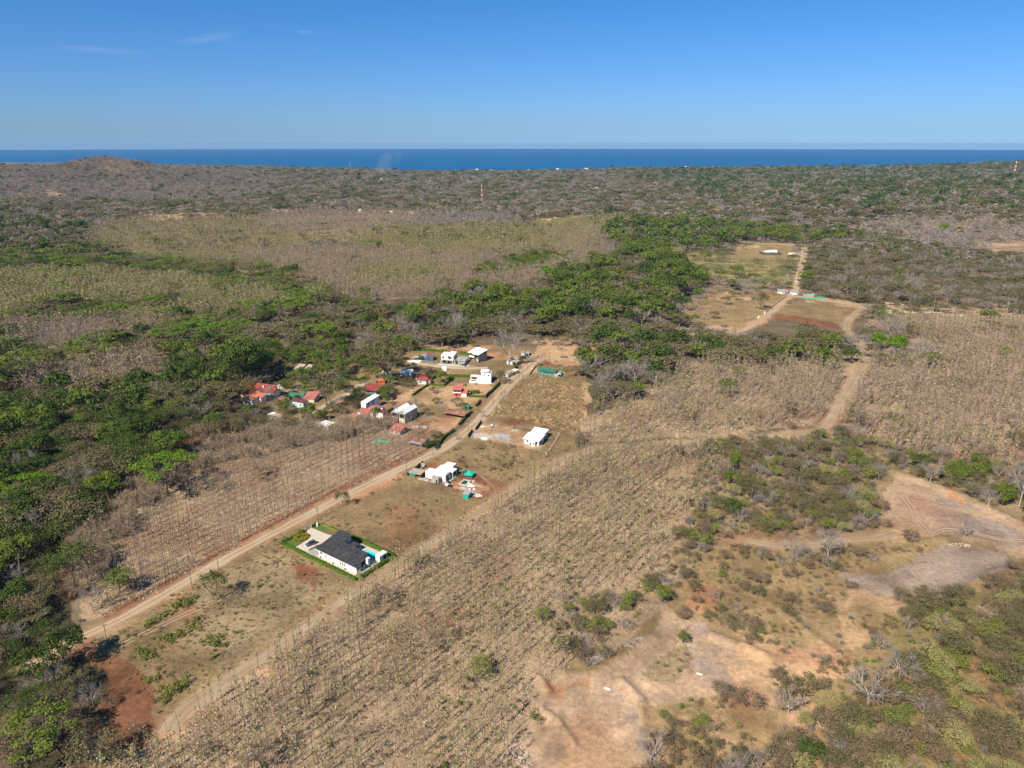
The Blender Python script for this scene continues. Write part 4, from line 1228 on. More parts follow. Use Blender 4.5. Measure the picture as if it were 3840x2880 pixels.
def hedge(line, h, w, label, mat='hedge', step=.33, size=.42, name='hedge', k=None, cat='hedge', seed=3, wild=.42):
    """leaf cards over a solid dark core, along a line in world metres"""
    rng = np.random.default_rng(seed)
    ln = smooth_line(line, .5) if len(line) > 2 else np.array([np.array(line[0]) + (np.array(line[1]) - np.array(line[0])) * t for t in np.linspace(0, 1, max(2, int(np.linalg.norm(np.array(line[1]) - np.array(line[0])) / .6)))])
    t = np.gradient(ln, axis=0); t /= np.linalg.norm(t, axis=1)[:, None]
    nn = np.stack([t[:, 1], -t[:, 0]], 1)
    L = np.linalg.norm(np.diff(ln, axis=0), axis=1).sum()
    n = int(L * (w + 2 * h) / (step * step))
    i = rng.uniform(0, len(ln) - 1.001, n); i0 = i.astype(int); f = (i - i0)[:, None]
    c = ln[i0] * (1 - f) + ln[i0 + 1] * f
    u = rng.uniform(-1, 1, n) * (w / 2 + h)
    side = np.clip(u, -w / 2, w / 2)
    hh_ = h * (1 + wild * 2 * (fbm(c[:, 0], c[:, 1], 2.2, 13, 2) - .5))
    zz = hh_ - np.clip(np.abs(u) - w / 2, 0, None) * hh_ / h
    c2 = c + nn[i0] * (side + rng.normal(size=n) * .08)[:, None]
    z0 = HH(c[:, 0], c[:, 1])
    pos = np.column_stack([c2, z0 + np.maximum(zz, .05) + rng.normal(size=n) * wild * .5])
    nor = np.column_stack([nn[i0] * np.sign(u)[:, None] * (np.abs(u) > w / 2)[:, None] * 1.0, (np.abs(u) <= w / 2) * 1.0 + .25]) + rng.normal(size=(n, 3)) * .4
    V, F = cards(rng, pos, nor, size)
    # core
    cv, cf = [], []
    for j in range(len(ln)):
        z = float(HH(*ln[j])[0]); a, b = ln[j] - nn[j] * w * .38, ln[j] + nn[j] * w * .38
        cv += [(a[0], a[1], z - .3), (a[0], a[1], z + h * .86), (b[0], b[1], z + h * .86), (b[0], b[1], z - .3)]
        if j:
            q = 4 * (j - 1)
            cf += [(q, q + 1, q + 5, q + 4), (q + 1, q + 2, q + 6, q + 5), (q + 2, q + 3, q + 7, q + 6)]
    V2, F2 = join([(np.array(cv), np.array(cf)), (V, F)])
    me = mesh_from(name, V2, F2, [LM[mat]])
    o = bpy.data.objects.new(name, me); C.objects.link(o)
    return tag(o, label, cat)

# vehicles -----------------------------------------------------------------
def make_car(loc, ang, paint, label, kind='suv', name='parked_car', cat='car'):
    z = hz(loc) + .12
    e = empty(name, (loc[0], loc[1], z), ang, label=label, cat=cat)
    L, Wd = (4.4, 1.8) if kind != 'truck' else (6.2, 2.2)
    prof = {'suv': [(-2.2, .35), (-2.2, .95), (-2.05, 1.05), (-1.2, 1.05), (1.15, .98), (2.05, .85), (2.2, .65), (2.2, .35)],
            'pickup': [(-2.4, .4), (-2.4, 1.0), (-.7, 1.0), (1.2, 1.0), (2.3, .9), (2.4, .4)],
            'truck': [(-3.1, .5), (-3.1, .8), (1.4, .8), (1.5, 1.5), (3.0, 1.3), (3.1, .5)]}[kind]
    m = MB()
    m.prism([(x, -Wd / 2, z_) for x, z_ in prof], [(x, Wd / 2, z_) for x, z_ in prof])
    m.build('body', paint, e)
    cab = {'suv': [(-2.0, 1.05), (-1.75, 1.62), (.25, 1.66), (1.1, 1.0)], 'pickup': [(-.75, 1.0), (-.6, 1.65), (.6, 1.65), (1.25, 1.0)], 'truck': [(1.4, 1.5), (1.45, 2.1), (2.5, 2.1), (3.0, 1.32)]}[kind]
    g = MB(); w2 = Wd / 2 * .88
    g.prism([(x, -w2, z_ - .02) for x, z_ in cab], [(x, w2, z_ - .02) for x, z_ in cab])
    gl = g.build('glasshouse', M_GLASS, e)
    r = MB(); r.box(cab[1][0] + .03, cab[2][0] - .02, -w2 * .93, w2 * .93, cab[1][1] - .02, cab[1][1] + .05); r.build('roof', paint, e)
    if kind == 'truck':
        b = MB(); b.box(-3.15, 1.25, -1.12, 1.12, .8, 2.7); b.build('cargo_box', W_WHITER, e)
    if kind == 'pickup':
        b = MB()
        for bx in ((-2.4, -.8, -.9, -.8), (-2.4, -.8, .8, .9), (-2.4, -2.3, -.8, .8)): b.box(*bx, 1.0, 1.35)
        b.build('load_bed', paint, e)
    for x in (-L * .31, L * .31):
        for s_ in (-1, 1):
            wm = MB(); wm.tube((x, s_ * (Wd / 2 - .2), .33), (x, s_ * (Wd / 2 + .02), .33), .34, n=12)
            wh = wm.build('wheel', M_BLACK, e)
            rm = MB(); rm.tube((x, s_ * (Wd / 2 + .02), .33), (x, s_ * (Wd / 2 + .035), .33), .19, n=8); rm.build('rim', M_CONCP, wh)
    for s_ in (-1, 1):
        hm = MB(); xx = prof[-1][0]; hm.box(xx - .05, xx + .03, s_ * .62 - .16, s_ * .62 + .16, .62, .76); hm.build('headlight', W_WHITER, e)
    FOOT.append((loc[0], loc[1], math.cos(ang), math.sin(ang), -2.3, 2.3, -1, 1))
    return e

def pole(p, h, label, lamp=True, mat=None, name='utility_pole', box=False, yaw=0.6, arm=True):
    z = hz(p)
    e = empty(name, (p[0], p[1], z), yaw, label=label, cat='pole')
    m = MB(); m.tube((0, 0, -.5), (0, 0, h), .15, .09, 8); m.build('shaft', mat or M_WOODP, e)
    if arm:
        a = MB(); a.box(-.9, .9, -.05, .05, h - .55, h - .43); a.build('crossarm', M_WOODP, e)
    if lamp:
        l_ = MB(); l_.tube((0, 0, h - 1.3), (-1.3, 0, h - .9), .04, .04, 6); l_.build('lamp_arm', M_CONCP, e)
        l2 = MB(); l2.box(-1.85, -1.25, -.13, .13, h - .97, h - .85); l2.build('lamp_head', W_WHITER, e)
    if box:
        b = MB(); b.tube((.28, 0, h - 2.2), (.28, 0, h - 1.4), .2, .2, 10); b.build('transformer', R_GREY, e)
    return e
def heap(fr, x, y, r, h, mat, label, name='gravel_heap', cat='heap', seed=1, el=1.0):
    n, mm = 18, 6
    p = fr.w(x, y); z = hz(p)
    V = [(0, 0, h)]; F = []
    rng = random.Random(seed)
    for k in range(1, mm + 1):
        for i in range(n):
            a = 2 * math.pi * i / n; q = r * k / mm * (1 + .18 * math.sin(3 * a + seed) + rng.uniform(-.07, .07))
            V.append((math.cos(a) * q * el, math.sin(a) * q, h * (1 - (k / mm)) ** 1.3 + (rng.uniform(-.06, .06) * h if k < mm else -.1)))
    for i in range(n): F.append((0, 1 + i, 1 + (i + 1) % n))
    for k in range(mm - 1):
        for i in range(n):
            a, b = 1 + k * n + i, 1 + k * n + (i + 1) % n
            F.append((a, a + n, b + n, b))
    m = MB(); m.add(V, F); o = m.build(name, mat)
    o.location = (p[0], p[1], z); o.rotation_euler = (0, 0, fr.a)
    return tag(o, label, cat)
def chunks(fr, x, y, rx, ry, n, s, mat, label, name='rubble', seed=1, cat='rubble', hmax=.5, long=1.0):
    """broken pieces that nobody would count"""
    rng = np.random.default_rng(seed)
    m = MB()
    p = fr.w(x, y); z = hz(p)
    for _ in range(n):
        a, q = rng.uniform(0, 6.28), math.sqrt(rng.uniform(0, 1))
        cx, cy = math.cos(a) * q * rx, math.sin(a) * q * ry
        cz = rng.uniform(0, hmax) * (1 - q)
        ss = s * rng.uniform(.5, 1.4, 3) * np.array([long, 1, .6])
        R = Matrix.Rotation(rng.uniform(0, 6.28), 3, 'Z') @ Matrix.Rotation(rng.normal() * .4, 3, 'X')
        c8 = [R @ Vector((sx * ss[0] / 2, sy * ss[1] / 2, sz * ss[2] / 2)) + Vector((cx, cy, cz + .1)) for sz in (-1, 1) for sx, sy in ((-1, -1), (1, -1), (1, 1), (-1, 1))]
        m.add(c8, [(0, 3, 2, 1), (4, 5, 6, 7), (0, 1, 5, 4), (1, 2, 6, 5), (2, 3, 7, 6), (3, 0, 4, 7)])
    o = m.build(name, mat); o.location = (p[0], p[1], z); o.rotation_euler = (0, 0, fr.a)
    return tag(o, label, cat, kind='stuff')
def fence(pts, h, mat, label, step=2.5, solid_panel=False, name='fence', r=.06, rails=2, cat='fence', net=None):
    pts = [np.array(p) for p in pts]
    e = empty(name, (pts[0][0], pts[0][1], hz(pts[0])), 0, label=label, cat=cat)
    o0 = np.array([pts[0][0], pts[0][1], hz(pts[0])])
    post = MB(); post.box(-r, r, -r, r, -.3, h)
    pm = bpy.data.meshes.new('post'); pm.from_pydata(post.v, [], post.f); pm.materials.append(mat)
    for a, b in zip(pts[:-1], pts[1:]):
        L = np.linalg.norm(b - a); n = max(1, int(round(L / step)))
        for i in range(n + 1):
            p = a + (b - a) * i / n
            o = bpy.data.objects.new('post', pm); C.objects.link(o); o.parent = e; o.location = (p[0] - o0[0], p[1] - o0[1], hz(p) - o0[2])
        d = (b - a) / L; q = np.array([-d[1], d[0]]) * .03
        if solid_panel:
            for i in range(n):
                m = MB(); p0, p1 = a + (b - a) * (i + .02) / n, a + (b - a) * (i + .98) / n
                z0, z1 = hz(p0) - o0[2], hz(p1) - o0[2]
                A, B = p0 - o0[:2], p1 - o0[:2]
                m.prism([(*(A - q), z0 - .1), (*(B - q), z1 - .1), (*(B + q), z1 - .1), (*(A + q), z0 - .1)], [(*(A - q), z0 + h), (*(B - q), z1 + h), (*(B + q), z1 + h), (*(A + q), z0 + h)])
                m.build('panel', net or mat, e)
        else:
            for j in range(rails):
                m = MB()
                for i in range(n):
                    p0, p1 = a + (b - a) * i / n, a + (b - a) * (i + 1) / n
                    hh_ = h * (j + 1) / rails - .1
                    m.tube((*(p0 - o0[:2]), hz(p0) - o0[2] + hh_), (*(p1 - o0[:2]), hz(p1) - o0[2] + hh_), .025, n=4)
                m.build('rail', mat, e)
    return e

# ---- house with the charcoal roof and pool ------------------------------------------------
A = FR('D', (725, 745), b=(1250, 1000))
L_ = 22.3
zh = A.zmax(-19, 25, -3, 16)
e = A.root('house', (-.3, 22.3, -.3, 12.4), 'single-storey white house with large charcoal shingle roof beside the turquoise pool', 'house', z=zh)
HT = 3.0
m = MB()
zr = lambda y: HT + .10 + (y + 1) * .175
m.prism([(0, 0, -.8), (22.0, 0, -.8), (22.0, 2.5, -.8), (0, 2.5, -.8)], [(0, 0, zr(0)), (22.0, 0, zr(0)), (22.0, 2.5, zr(2.5)), (0, 2.5, zr(2.5))])
m.prism([(0, 2.5, -.8), (20.4, 2.5, -.8), (20.4, 6.9, -.8), (0, 6.9, -.8)], [(0, 2.5, zr(2.5)), (20.4, 2.5, zr(2.5)), (20.4, 6.9, zr(6.9)), (0, 6.9, zr(6.9))])
m.prism([(0, 6.9, -.8), (6.5, 6.9, -.8), (6.5, 11.6, -.8), (0, 11.6, -.8)], [(0, 6.9, zr(6.9)), (6.5, 6.9, zr(6.9)), (6.5, 11.6, zr(11.6)), (0, 11.6, zr(11.6))])
m.build('wall', W_WHITE, e)
m = MB()
rp_ = [(-.8, -1.0), (22.8, -1.0), (22.8, 2.6), (21.3, 2.6), (21.3, 7.5), (7.1, 7.5), (7.1, 12.5), (-.8, 12.5)]
m.prism([(x, y, zr(y) + .02) for x, y in rp_], [(x, y, zr(y) + .24) for x, y in rp_])
rf = m.build('roof', R_DARK, e)
for vx, vy in ((5.2, 10.2), (6.2, 5.2), (9.5, 5.4), (13.2, 5.4), (16.8, 5.4)):
    q = MB(); q.box(vx - .3, vx + .3, vy - .2, vy + .2, zr(vy) + .2, zr(vy) + .5); q.build('roof_vent', M_DARKM, rf)
for i in range(14):
    y_ = -.6 + i * .62; x1_ = 22.8 if y_ < 2.6 else 21.3
    q = MB(); q.prism([(-.75, y_, zr(y_) + .235), (x1_ - .05, y_, zr(y_) + .235), (x1_ - .05, y_ + .07, zr(y_) + .235), (-.75, y_ + .07, zr(y_) + .235)], [(-.75, y_, zr(y_) + .275), (x1_ - .05, y_, zr(y_) + .275), (x1_ - .05, y_ + .07, zr(y_) + .275), (-.75, y_ + .07, zr(y_) + .275)]); q.build('shingle_course', R_DARK, rf)
m = MB(); m.box(-.85, 22.85, -1.12, -1.0, HT + .0, HT + .16); m.build('gutter', W_WHITE, e)
m = MB(); m.box(6.6, 11.0, 7.6, 12.4, 2.75, 2.95); m.build('porch_roof', R_DARK, e)
for x, y in ((10.8, 12.2), (6.8, 12.2)): MB().box(x - .15, x + .15, y - .15, y + .15, 0, 2.75).build('porch_post', W_WHITE, e)
bx = (0, 22.0, 0, 2.5)
for w_ in (('f', .9, 1.1, 1.3, 1.1), ('f', 4.1, .3, .5, 1.9), ('f', 6.0, 2.1, 1.4, .45), ('f', 9.0, 2.1, 3.4, .45), ('f', 12.6, .35, .5, 2.1), ('f', 13.9, .35, .5, 2.1), ('f', 14.9, .35, .5, 2.1), ('r', .5, 1.4, 1.7, .6)):
    window(e, w_[0], w_[1], w_[2], w_[3], w_[4], bx)
window(e, 'r', 2.9, 0.1, 2.6, 2.3, (0, 20.4, 2.5, 6.9), 'door')
window(e, 'b', 12.0, 0.1, 5.0, 2.3, (0, 20.4, 2.5, 6.9), 'door'); window(e, 'r', 8.0, 0.1, 3.0, 2.3, (0, 6.5, 6.9, 11.6), 'door')
m = MB(); m.box(20.45, 22.6, 5.6, 6.9, 0, 3.6); m.build('fin_wall', W_WHITE, e)
m = MB()
m.box(20.5, 22.6, 2.6, 5.5, -.8, .06); m.build('step', M_DECK, e)
FOOT.append((A.o[0], A.o[1], A.c, A.s, -19.6, 26.2, -3.9, 17.4))
zl = zh - A.zmax(-19, -4, 0, 13)
# driveway, terrace, paths: each paved with its own slabs
slab_thing('driveway', A, [(-19.6, 9.0), (-14.2, 8.0), (-13.2, 5.0), (-12.6, -.2), (-12.6, -1.6), (-.9, -1.6), (-.9, 13.0), (-7, 13.2), (-12, 12.6), (-19.7, 12.3)], M_PAVED, None, None, .10, 'structure')
slab_thing('garden_path', A, [(-.9, -1.6), (23.0, -1.6), (23.0, -.05), (-.9, -.05)], M_PAVED, None, None, .104, 'structure')
slab_thing('terrace', A, [(7.0, 6.9), (20.4, 6.9), (23.9, 6.9), (23.9, 16.0), (7.0, 16.0)], M_PAVED, None, None, .08, 'structure')
dk = empty('deck', (A.o[0], A.o[1], zh), A.a, label='grey tiled deck beside the pool at the right end of the charcoal-roofed house', cat='deck')
base_t = MB(); base_t.box(0, 1.12, 0, 1.12, 0, .05)
tm = bpy.data.meshes.new('tile'); tm.from_pydata(base_t.v, [], base_t.f); tm.materials.append(M_DECK)
for i in range(3):
    for j in range(7):
        o = bpy.data.objects.new('tile', tm); C.objects.link(o); o.parent = dk; o.location = (20.6 + i * 1.16, 6.95 - .0 + (j - 0) * 1.16 - (0), .09) if j < 3 else (20.6 + i * 1.16, 2.6 - 1.4 + (j - 3) * 1.16, .07)
pl = empty('swimming_pool', (A.o[0], A.o[1], zh), A.a, label='turquoise swimming pool with shallow shelf beside the charcoal-roofed house', cat='pool')
m = MB()
px0, px1, py0, py1 = 12.2, 19.4, 10.6, 14.2
for b_ in ((px0 - .25, px1 + .25, py0 - .25, py0), (px0 - .25, px1 + .25, py1, py1 + .25), (px0 - .25, px0, py0, py1), (px1, px1 + .25, py0, py1)): m.box(*b_, -.2, .14)
m.build('coping', M_PAVED, pl)
m = MB(); m.box(14.2, px1, py0 + 0, py1 - .9, -.1, .105); m.build('deep_water', M_POOL, pl)
m = MB(); m.box(px0, 14.2, py0, py1, -.1, .11); m.box(14.2, px1, py1 - .9, py1, -.1, .11); m.build('shallow_water', M_POOLS, pl)
e = A.root('pool_cabana', (21.4, 24.0, 10.6, 14.8), 'small white box-shaped cabana at the far end of the turquoise pool', 'cabana', z=zh)
block(e, (21.5, 23.9, 10.6, 14.8), 2.4, W_WHITE, ('flat', .12), W_WHITER, oh=.05, wins=[('r', 12.6, .3, 1.6, 1.8, 'door')])
def hw(fr, pts): return [fr.w(*q) for q in pts]
hedge(hw(A, [(-19.4, 8.6), (-19.6, 0), (-19.2, -3.2), (-10, -3.3), (10, -3.4), (25.4, -3.3)]), 1.15, 1.15, 'clipped green hedge along the front of the charcoal-roofed house', seed=1)
hedge(hw(A, [(25.8, -3.0), (25.8, 6), (25.6, 17.0)]), 1.35, 1.2, 'green hedge at the right end of the charcoal-roofed house', seed=2)
hedge(hw(A, [(25, 17.2), (14, 17.3), (0, 17.2), (-6, 16.8)]), 1.3, 1.0, 'green hedge behind the pool of the charcoal-roofed house', seed=3)
hedge(hw(A, [(-6.5, 16.6), (-13, 16.6), (-18.5, 16.2)]), 1.0, .9, 'loose bushy hedge behind the small lawn by the driveway', 'shrub', seed=4, wild=.5)
hedge(hw(A, [(-19.6, 12.8), (-19.6, 15.2)]), 1.3, 1.0, 'short dark hedge between gate and power pole', 'dark', seed=5)
for i in range(17):
    a_ = 2 * math.pi * i / 17 + .1 * math.sin(i * 5); q = A.w(-16.5 + (2.2 + .3 * math.sin(i * 7)) * math.cos(a_), 4.4 + 2.6 * math.sin(a_))
    plant('goldb', q[0], q[1], .8 + .35 * abs(math.sin(i * 3.3)), i, 'n', i, 'golden yellow shrub in the ring bed by the driveway', 'golden shrubs of the ring bed by the driveway', 'shrub')
slab_thing('garden_bed', A, [(-18.9, -2.6), (-13.4, -2.6), (-12.9, .2), (-13.6, 5), (-14.6, 7.6), (-18.9, 8.3)], M_LAWN, None, None, .05, 'structure')
slab_thing('front_lawn', A, [(-18.8, 12.9), (-7, 13.5), (-1.2, 13.2), (-1.2, 16.4), (-18.8, 16.2)], M_LAWN, None, None, .05, 'structure')
slab_thing('flower_bed', A, [(-13.0, 13.9), (-4.6, 14.0), (-4.6, 15.7), (-13.0, 15.8)], M_SOILB, None, None, .08, 'structure')
slab_thing('planting_strip', A, [(-6.6, -.2), (-5.6, -.2), (-5.0, 6.6), (-5.9, 6.6)], M_SOILB, None, None, .16, 'structure')
slab_thing('carport_floor', A, [(-5.5, -1.4), (-1.0, -1.4), (-1.0, 6.4), (-4.9, 6.4)], M_DECK, None, None, .14, 'structure')
hedge(hw(A, [(-6.1, .2), (-5.4, 6.3)]), .55, .45, 'row of low dry shrubs beside the parked blue-grey car', 'brown', seed=7, name='low_shrubs', cat='shrubs', wild=.4)
make_car(A.w(-8.8, 3.2), A.a + rad(-103), C_BLUE, 'blue-grey car parked on the cream driveway of the charcoal-roofed house')
g_ = empty('entrance_gate', (*A.w(-19.7, 9.0), zh), A.a + rad(90), label='low cream entrance wall with gate at the driveway mouth', cat='gate')
m = MB(); m.box(0, .3, -.15, .15, -.5, 1.6); m.build('gatepost', W_CREAM, g_)
m = MB(); m.box(3.2, 3.5, -.15, .15, -.5, 1.6); m.build('gatepost', W_CREAM, g_)
m = MB()
for i in range(7): m.box(.4 + i * .1 - .02 + i * .3, .4 + i * .4 + .04, -.03, .03, .1, 1.3)
m.build('gate_bars', M_DARKM, g_)
for i, (px, py) in enumerate(((2.0, -1.0), (9.5, -1.0), (16.5, -1.0))):
    pp = A.w(px, py); pt = MB(); pt.box(-.22, .22, -.22, .22, 0, .45); ob = pt.build('plant_pot', M_DARKM); ob.location = (*pp, zh + .1)
    tag(ob, ['dark plant pot by the wall, left of three', 'dark plant pot by the wall, middle of three', 'dark plant pot by the wall, right of three'][i], 'plant pot')

# ---- flat-roofed white house being built, and its site -------------------------------------
B = FR('X', (430, 1215), b=(770, 1290))
e = B.root('house', (-.3, 12.4, -.5, 13.6), 'white flat-roofed house under construction on the red soil lot', 'house')
block(e, (0, 5.0, 0, 4.0), 3.2, W_WHITE, ('flat', .25), W_WHITER, oh=.05)
block(e, (4.6, 11.7, -.3, 4.4), 3.5, W_WHITE, ('flat', .25), W_WHITER, oh=.05, wins=[('r', .4, .2, 2.4, 2.4)])
block(e, (3.6, 10.6, 4.42, 9.4), 3.3, W_WHITE, ('flat', .28), W_WHITER, oh=.03, wins=[('r', 5.0, .2, 3.8, 2.5)])
block(e, (5.0, 10.2, 9.42, 13.4), 3.6, W_WHITE, ('flat', .25), W_WHITER, oh=.05, wins=[('r', 10.2, .6, 2.4, 1.8)])
m = MB()
for y in (4.8, 9.0): m.box(12.6, 12.85, y, y + .25, -.5, 3.2)
m.box(10.65, 13.0, 4.5, 9.4, 3.2, 3.42); m.build('veranda', W_WHITE, e)
m = MB(); m.box(10.6, 13.6, -.2, 10.2, -.6, .12); m.build('plinth', W_CONC, e)
e = B.root('concrete_hut', (5.4, 9.6, -3.6, -.9), 'raw grey concrete hut standing in front of the unfinished white house', 'hut')
block(e, (5.6, 9.4, -3.4, -1.0), 2.6, W_CONC, ('flat', .3), W_CONC, oh=.0, wins=[('f', 8.0, 0, .9, 2.0, 'door')])
e = B.root('shed', (-8.6, -1.4, -2.6, 2.4), 'builders shed with weathered grey sheet roof and green boards by the road', 'shed')
block(e, (-8.2, -5.0, -2.2, 2.0), 2.1, W_GREENW, ('shed', 0, .5), R_GREY, oh=.3)
block(e, (-4.55, -1.6, -2.2, 2.0), 2.1, M_WOODP, ('shed', 0, .5), R_OLD, oh=.3, open_front=True)
bw = empty('boundary_wall', (*B.w(-9.0, -2.6), hz(B.w(-9, -2.6))), B.a, label='dark block boundary wall between the building site and the road', cat='wall')
for i in range(6):
    m = MB(); m.box(-.1, .1, i * 2.5, i * 2.5 + 2.44, -.6, 2.0 if i < 4 else 2.4); m.build('wall_panel', W_DARKC, bw)
m = MB(); m.box(.1, 2.6, 12.4, 12.6, -.6, 2.2); m.box(2.2, 2.5, 9.6, 12.4, -.6, .9); m.build('corner_panel', W_CONC, bw)
e = B.root('portable_toilet', (14.6, 16.2, 11.0, 12.8), 'grey and pale green site toilet cabin left of the teal tarpaulin', 'toilet')
block(e, (14.8, 16.0, 11.2, 12.6), 2.2, R_GREY, ('shed', 0, .2), R_GREENL, oh=.1, wins=[('f', 15.0, .05, .8, 1.9, 'door')])
e = B.root('tarpaulin_shelter', (17, 21.4, 9, 12.6), 'teal tarpaulin shelter over builders stores behind the small green pool', 'shelter')
for x in (17.2, 21.2):
    for y in (9.2, 12.4): MB().box(x - .06, x + .06, y - .06, y + .06, -.5, 1.7).build('post', M_WOODP, e)
m = MB(); cs = [(16.8, 8.6, 1.1), (21.6, 8.9, 1.25), (21.5, 12.8, 1.8), (17.0, 12.6, 1.6), (18.6, 11.4, 2.7)]
m.add(cs + [(a, b, c - .06) for a, b, c in cs], [(0, 1, 4), (1, 2, 4), (2, 3, 4), (3, 0, 4), (6, 5, 9), (7, 6, 9), (8, 7, 9), (5, 8, 9), (0, 5, 6, 1), (1, 6, 7, 2), (2, 7, 8, 3), (3, 8, 5, 0)])
m.build('tarpaulin', M_TARP, e)
m = MB(); m.box(18.2, 21.8, 7.9, 8.9, -.3, .7); m.build('stores_crate', W_DARKC, e)
pl = empty('small_pool', (*B.o, B.zmax(18, 22, 0, 6) - .05), B.a, label='small dark green unfinished pool with pale rim on the building site', cat='pool')
m = MB()
for b_ in ((18.4, 22.4, .6, 1.2), (18.4, 22.4, 5.6, 6.2), (18.4, 19.0, 1.2, 5.6), (21.8, 22.4, 1.2, 5.6)): m.box(*b_, -.5, .22)
m.build('rim', W_CREAM, pl); m = MB(); m.box(19.0, 21.8, 1.2, 5.6, -.4, .12); m.build('water', M_POOLG, pl)
e = B.root('site_hut', (26.9, 30.2, -11.2, -7.6), 'turquoise-green hut with light grey roof at the front of the building site', 'hut')
block(e, (27.1, 30.0, -10.9, -7.8), 2.2, M_TARP, ('shed', 0, .35), R_GREY, oh=.3)
heap(B, 24.5, 2.0, 2.2, 1.0, M_WHITEST, 'white gravel heap right of the small green pool', seed=2)
heap(B, 22.6, -1.5, 2.6, .7, M_GRAV, 'grey sand heap below the white gravel heap', seed=3, name='sand_heap')
chunks(B, 27, -3, 4, 3, 40, .3, M_RUBBLE, 'scattered pale building rubble right of the turquoise hut', seed=4)
chunks(B, 31.5, -6, 3.2, 1.6, 120, .35, M_WHITEST, 'pale broken rubble spill at the plantation edge of the site', seed=5, hmax=.6)
chunks(B, 2, -2.6, 5, 1.0, 46, .45, M_RUBBLE, 'litter of bags and rubble along the front of the white site house', seed=6)
chunks(B, 3.0, 8.2, 2.6, 2.4, 60, .6, M_RUBBLE, 'broken slabs and planks behind the flat-roofed site house', seed=7, hmax=.7)
chunks(B, 12.6, -1.8, 3, .8, 22, .4, W_CONC, 'loose blocks along the veranda of the site house', seed=8)
for i, (x, y, a, b_, c, mt, lb, nm) in enumerate(((14.0, -3.0, 1.6, 1.1, .9, W_WHITE, 'white wrapped pallet in front of the small pool', 'pallet'), (15.8, -3.4, 2.0, 1.4, .7, M_DARKM, 'dark covered pallet beside the white wrapped one', 'pallet'), (19.6, -3.2, 1.8, .9, .4, W_CONC, 'low stack of grey blocks below the small pool', 'block_stack'),
                                            (24.2, 5.2, 1.2, .9, .9, W_CREAM, 'cream crate above the white gravel heap', 'crate'), (22.8, 3.4, .8, .8, 1.4, W_CREAM, 'upright cream post box beside the small pool', 'crate'), (26.4, -2.6, 1.0, .8, .6, W_WHITE, 'small white crate by the grey sand heap', 'crate'), (28.0, -1.5, .9, .9, .5, W_WHITE, 'small white crate farthest right on the site', 'crate'))):
    m = MB(); m.box(-a / 2, a / 2, -b_ / 2, b_ / 2, -.1, c * .85); m.box(-a / 2 - .05, a / 2 + .05, -b_ / 2 - .05, b_ / 2 + .05, c * .85, c); ob = m.build(nm, mt)
    p = B.w(x, y); ob.location = (*p, hz(p)); ob.rotation_euler = (0, 0, B.a + .3 * i); tag(ob, lb, nm.replace('_', ' '))
for i in range(7):
    m = MB(); m.box(-1.9, 1.9, -.12, .12, 0, .08); p = B.w(28 + .3 * i, 3.4 - .35 * i) if i < 4 else B.w(26 + .4 * i, -5.5 + .3 * i); ob = m.build('plank', W_CONC)
    ob.location = (*p, hz(p) + .03); ob.rotation_euler = (0, 0, B.a + .1 * (i % 3)); tag(ob, 'grey plank lying on the red soil of the building site', 'plank', 'planks lying on the building site')
fence([B.w(15, 13.5), B.w(24, 12.5), B.w(36, 4)], 1.6, M_CONCP, 'wire fence behind the teal tarpaulin shelter', 3.0, rails=3, r=.05)

# ---- twin-volume white house on the tan lot ------------------------------------------------
D_ = FR('E', (1620, 520), b=(1795, 555))
e = D_.root('house', (-.5, 9.5, -.5, 16), 'new white house with two white sheet-roofed volumes on the bare tan lot', 'house')
r1 = block(e, (0, 8.9, .8, 7.2), 2.9, W_WHITE, ('shed', 0, .9), W_WHITER, oh=.7, wins=[('f', 1.6, 1.2, 1.0, .9), ('f', 3.9, .6, .6, 1.6), ('f', 6.0, .6, .5, 1.6), ('f', 7.6, .6, .5, 1.6), ('r', 2.6, .8, 1.6, 1.3)])
seams(r1, (0, 8.9, .8, 7.2), lambda x, y: 2.9 + .9 * (y - .8) / 6.4, 1.6, R_GREY, .7)
block(e, (3.9, 7.4, -.9, .78), 2.6, W_WHITE, ('shed', 0, .25), W_WHITER, oh=.15, wins=[('f', 4.3, .1, .7, 2.0, 'door'), ('f', 6.2, .8, .6, 1.2)])
block(e, (.4, 8.4, 7.9, 9.2), 2.7, W_WHITE, ('flat', .1), W_WHITER, oh=.1)
r2 = block(e, (0, 7.6, 9.6, 15.4), 3.1, W_WHITE, ('shed', 0, .9), W_WHITER, oh=.6, wins=[('r', 11, .8, 1.6, 1.3), ('f', 1.6, 1.0, 1.2, 1.0)])
seams(r2, (0, 7.6, 9.6, 15.4), lambda x, y: 3.1 + .9 * (y - 9.6) / 5.8, 1.6, R_GREY, .6)
E0 = FR('E', (1045, 360), ang=-30)
for k_, a_, b_, lb, i in (('E', (1052, 362), (1125, 262), 'dark net fence left of the white house lot, upper of two', 0), ('E', (965, 445), (1015, 370), 'dark net fence left of the white house lot, lower of two', 1)):
    fence([P(k_, *a_), P(k_, *b_)], 1.9, W_DARKC, lb, 2.4, solid_panel=True)
fence([P('E', 1895, 650), P('E', 1960, 560), P('E', 2045, 415)], 1.6, M_CONCP, 'pale concrete post fence at the back of the white house lot', 2.4, rails=3, r=.09)
fence([P('E', 2040, 412), P('E', 1640, 345), P('E', 1130, 285)], 1.4, M_CONCP, 'wire fence along the far side of the white house lot', 3.6, rails=2, r=.05)
fence([P('E', 1010, 440), P('E', 1330, 500), P('E', 1890, 640)], 1.4, M_CONCP, 'wire fence along the near side of the white house lot', 3.6, rails=2, r=.05)
heap(Frame(P('E', 1165, 455), 0), 0, 0, 2.4, .9, M_WHITEST, 'white gravel heap on the lot of the twin white house', seed=12)
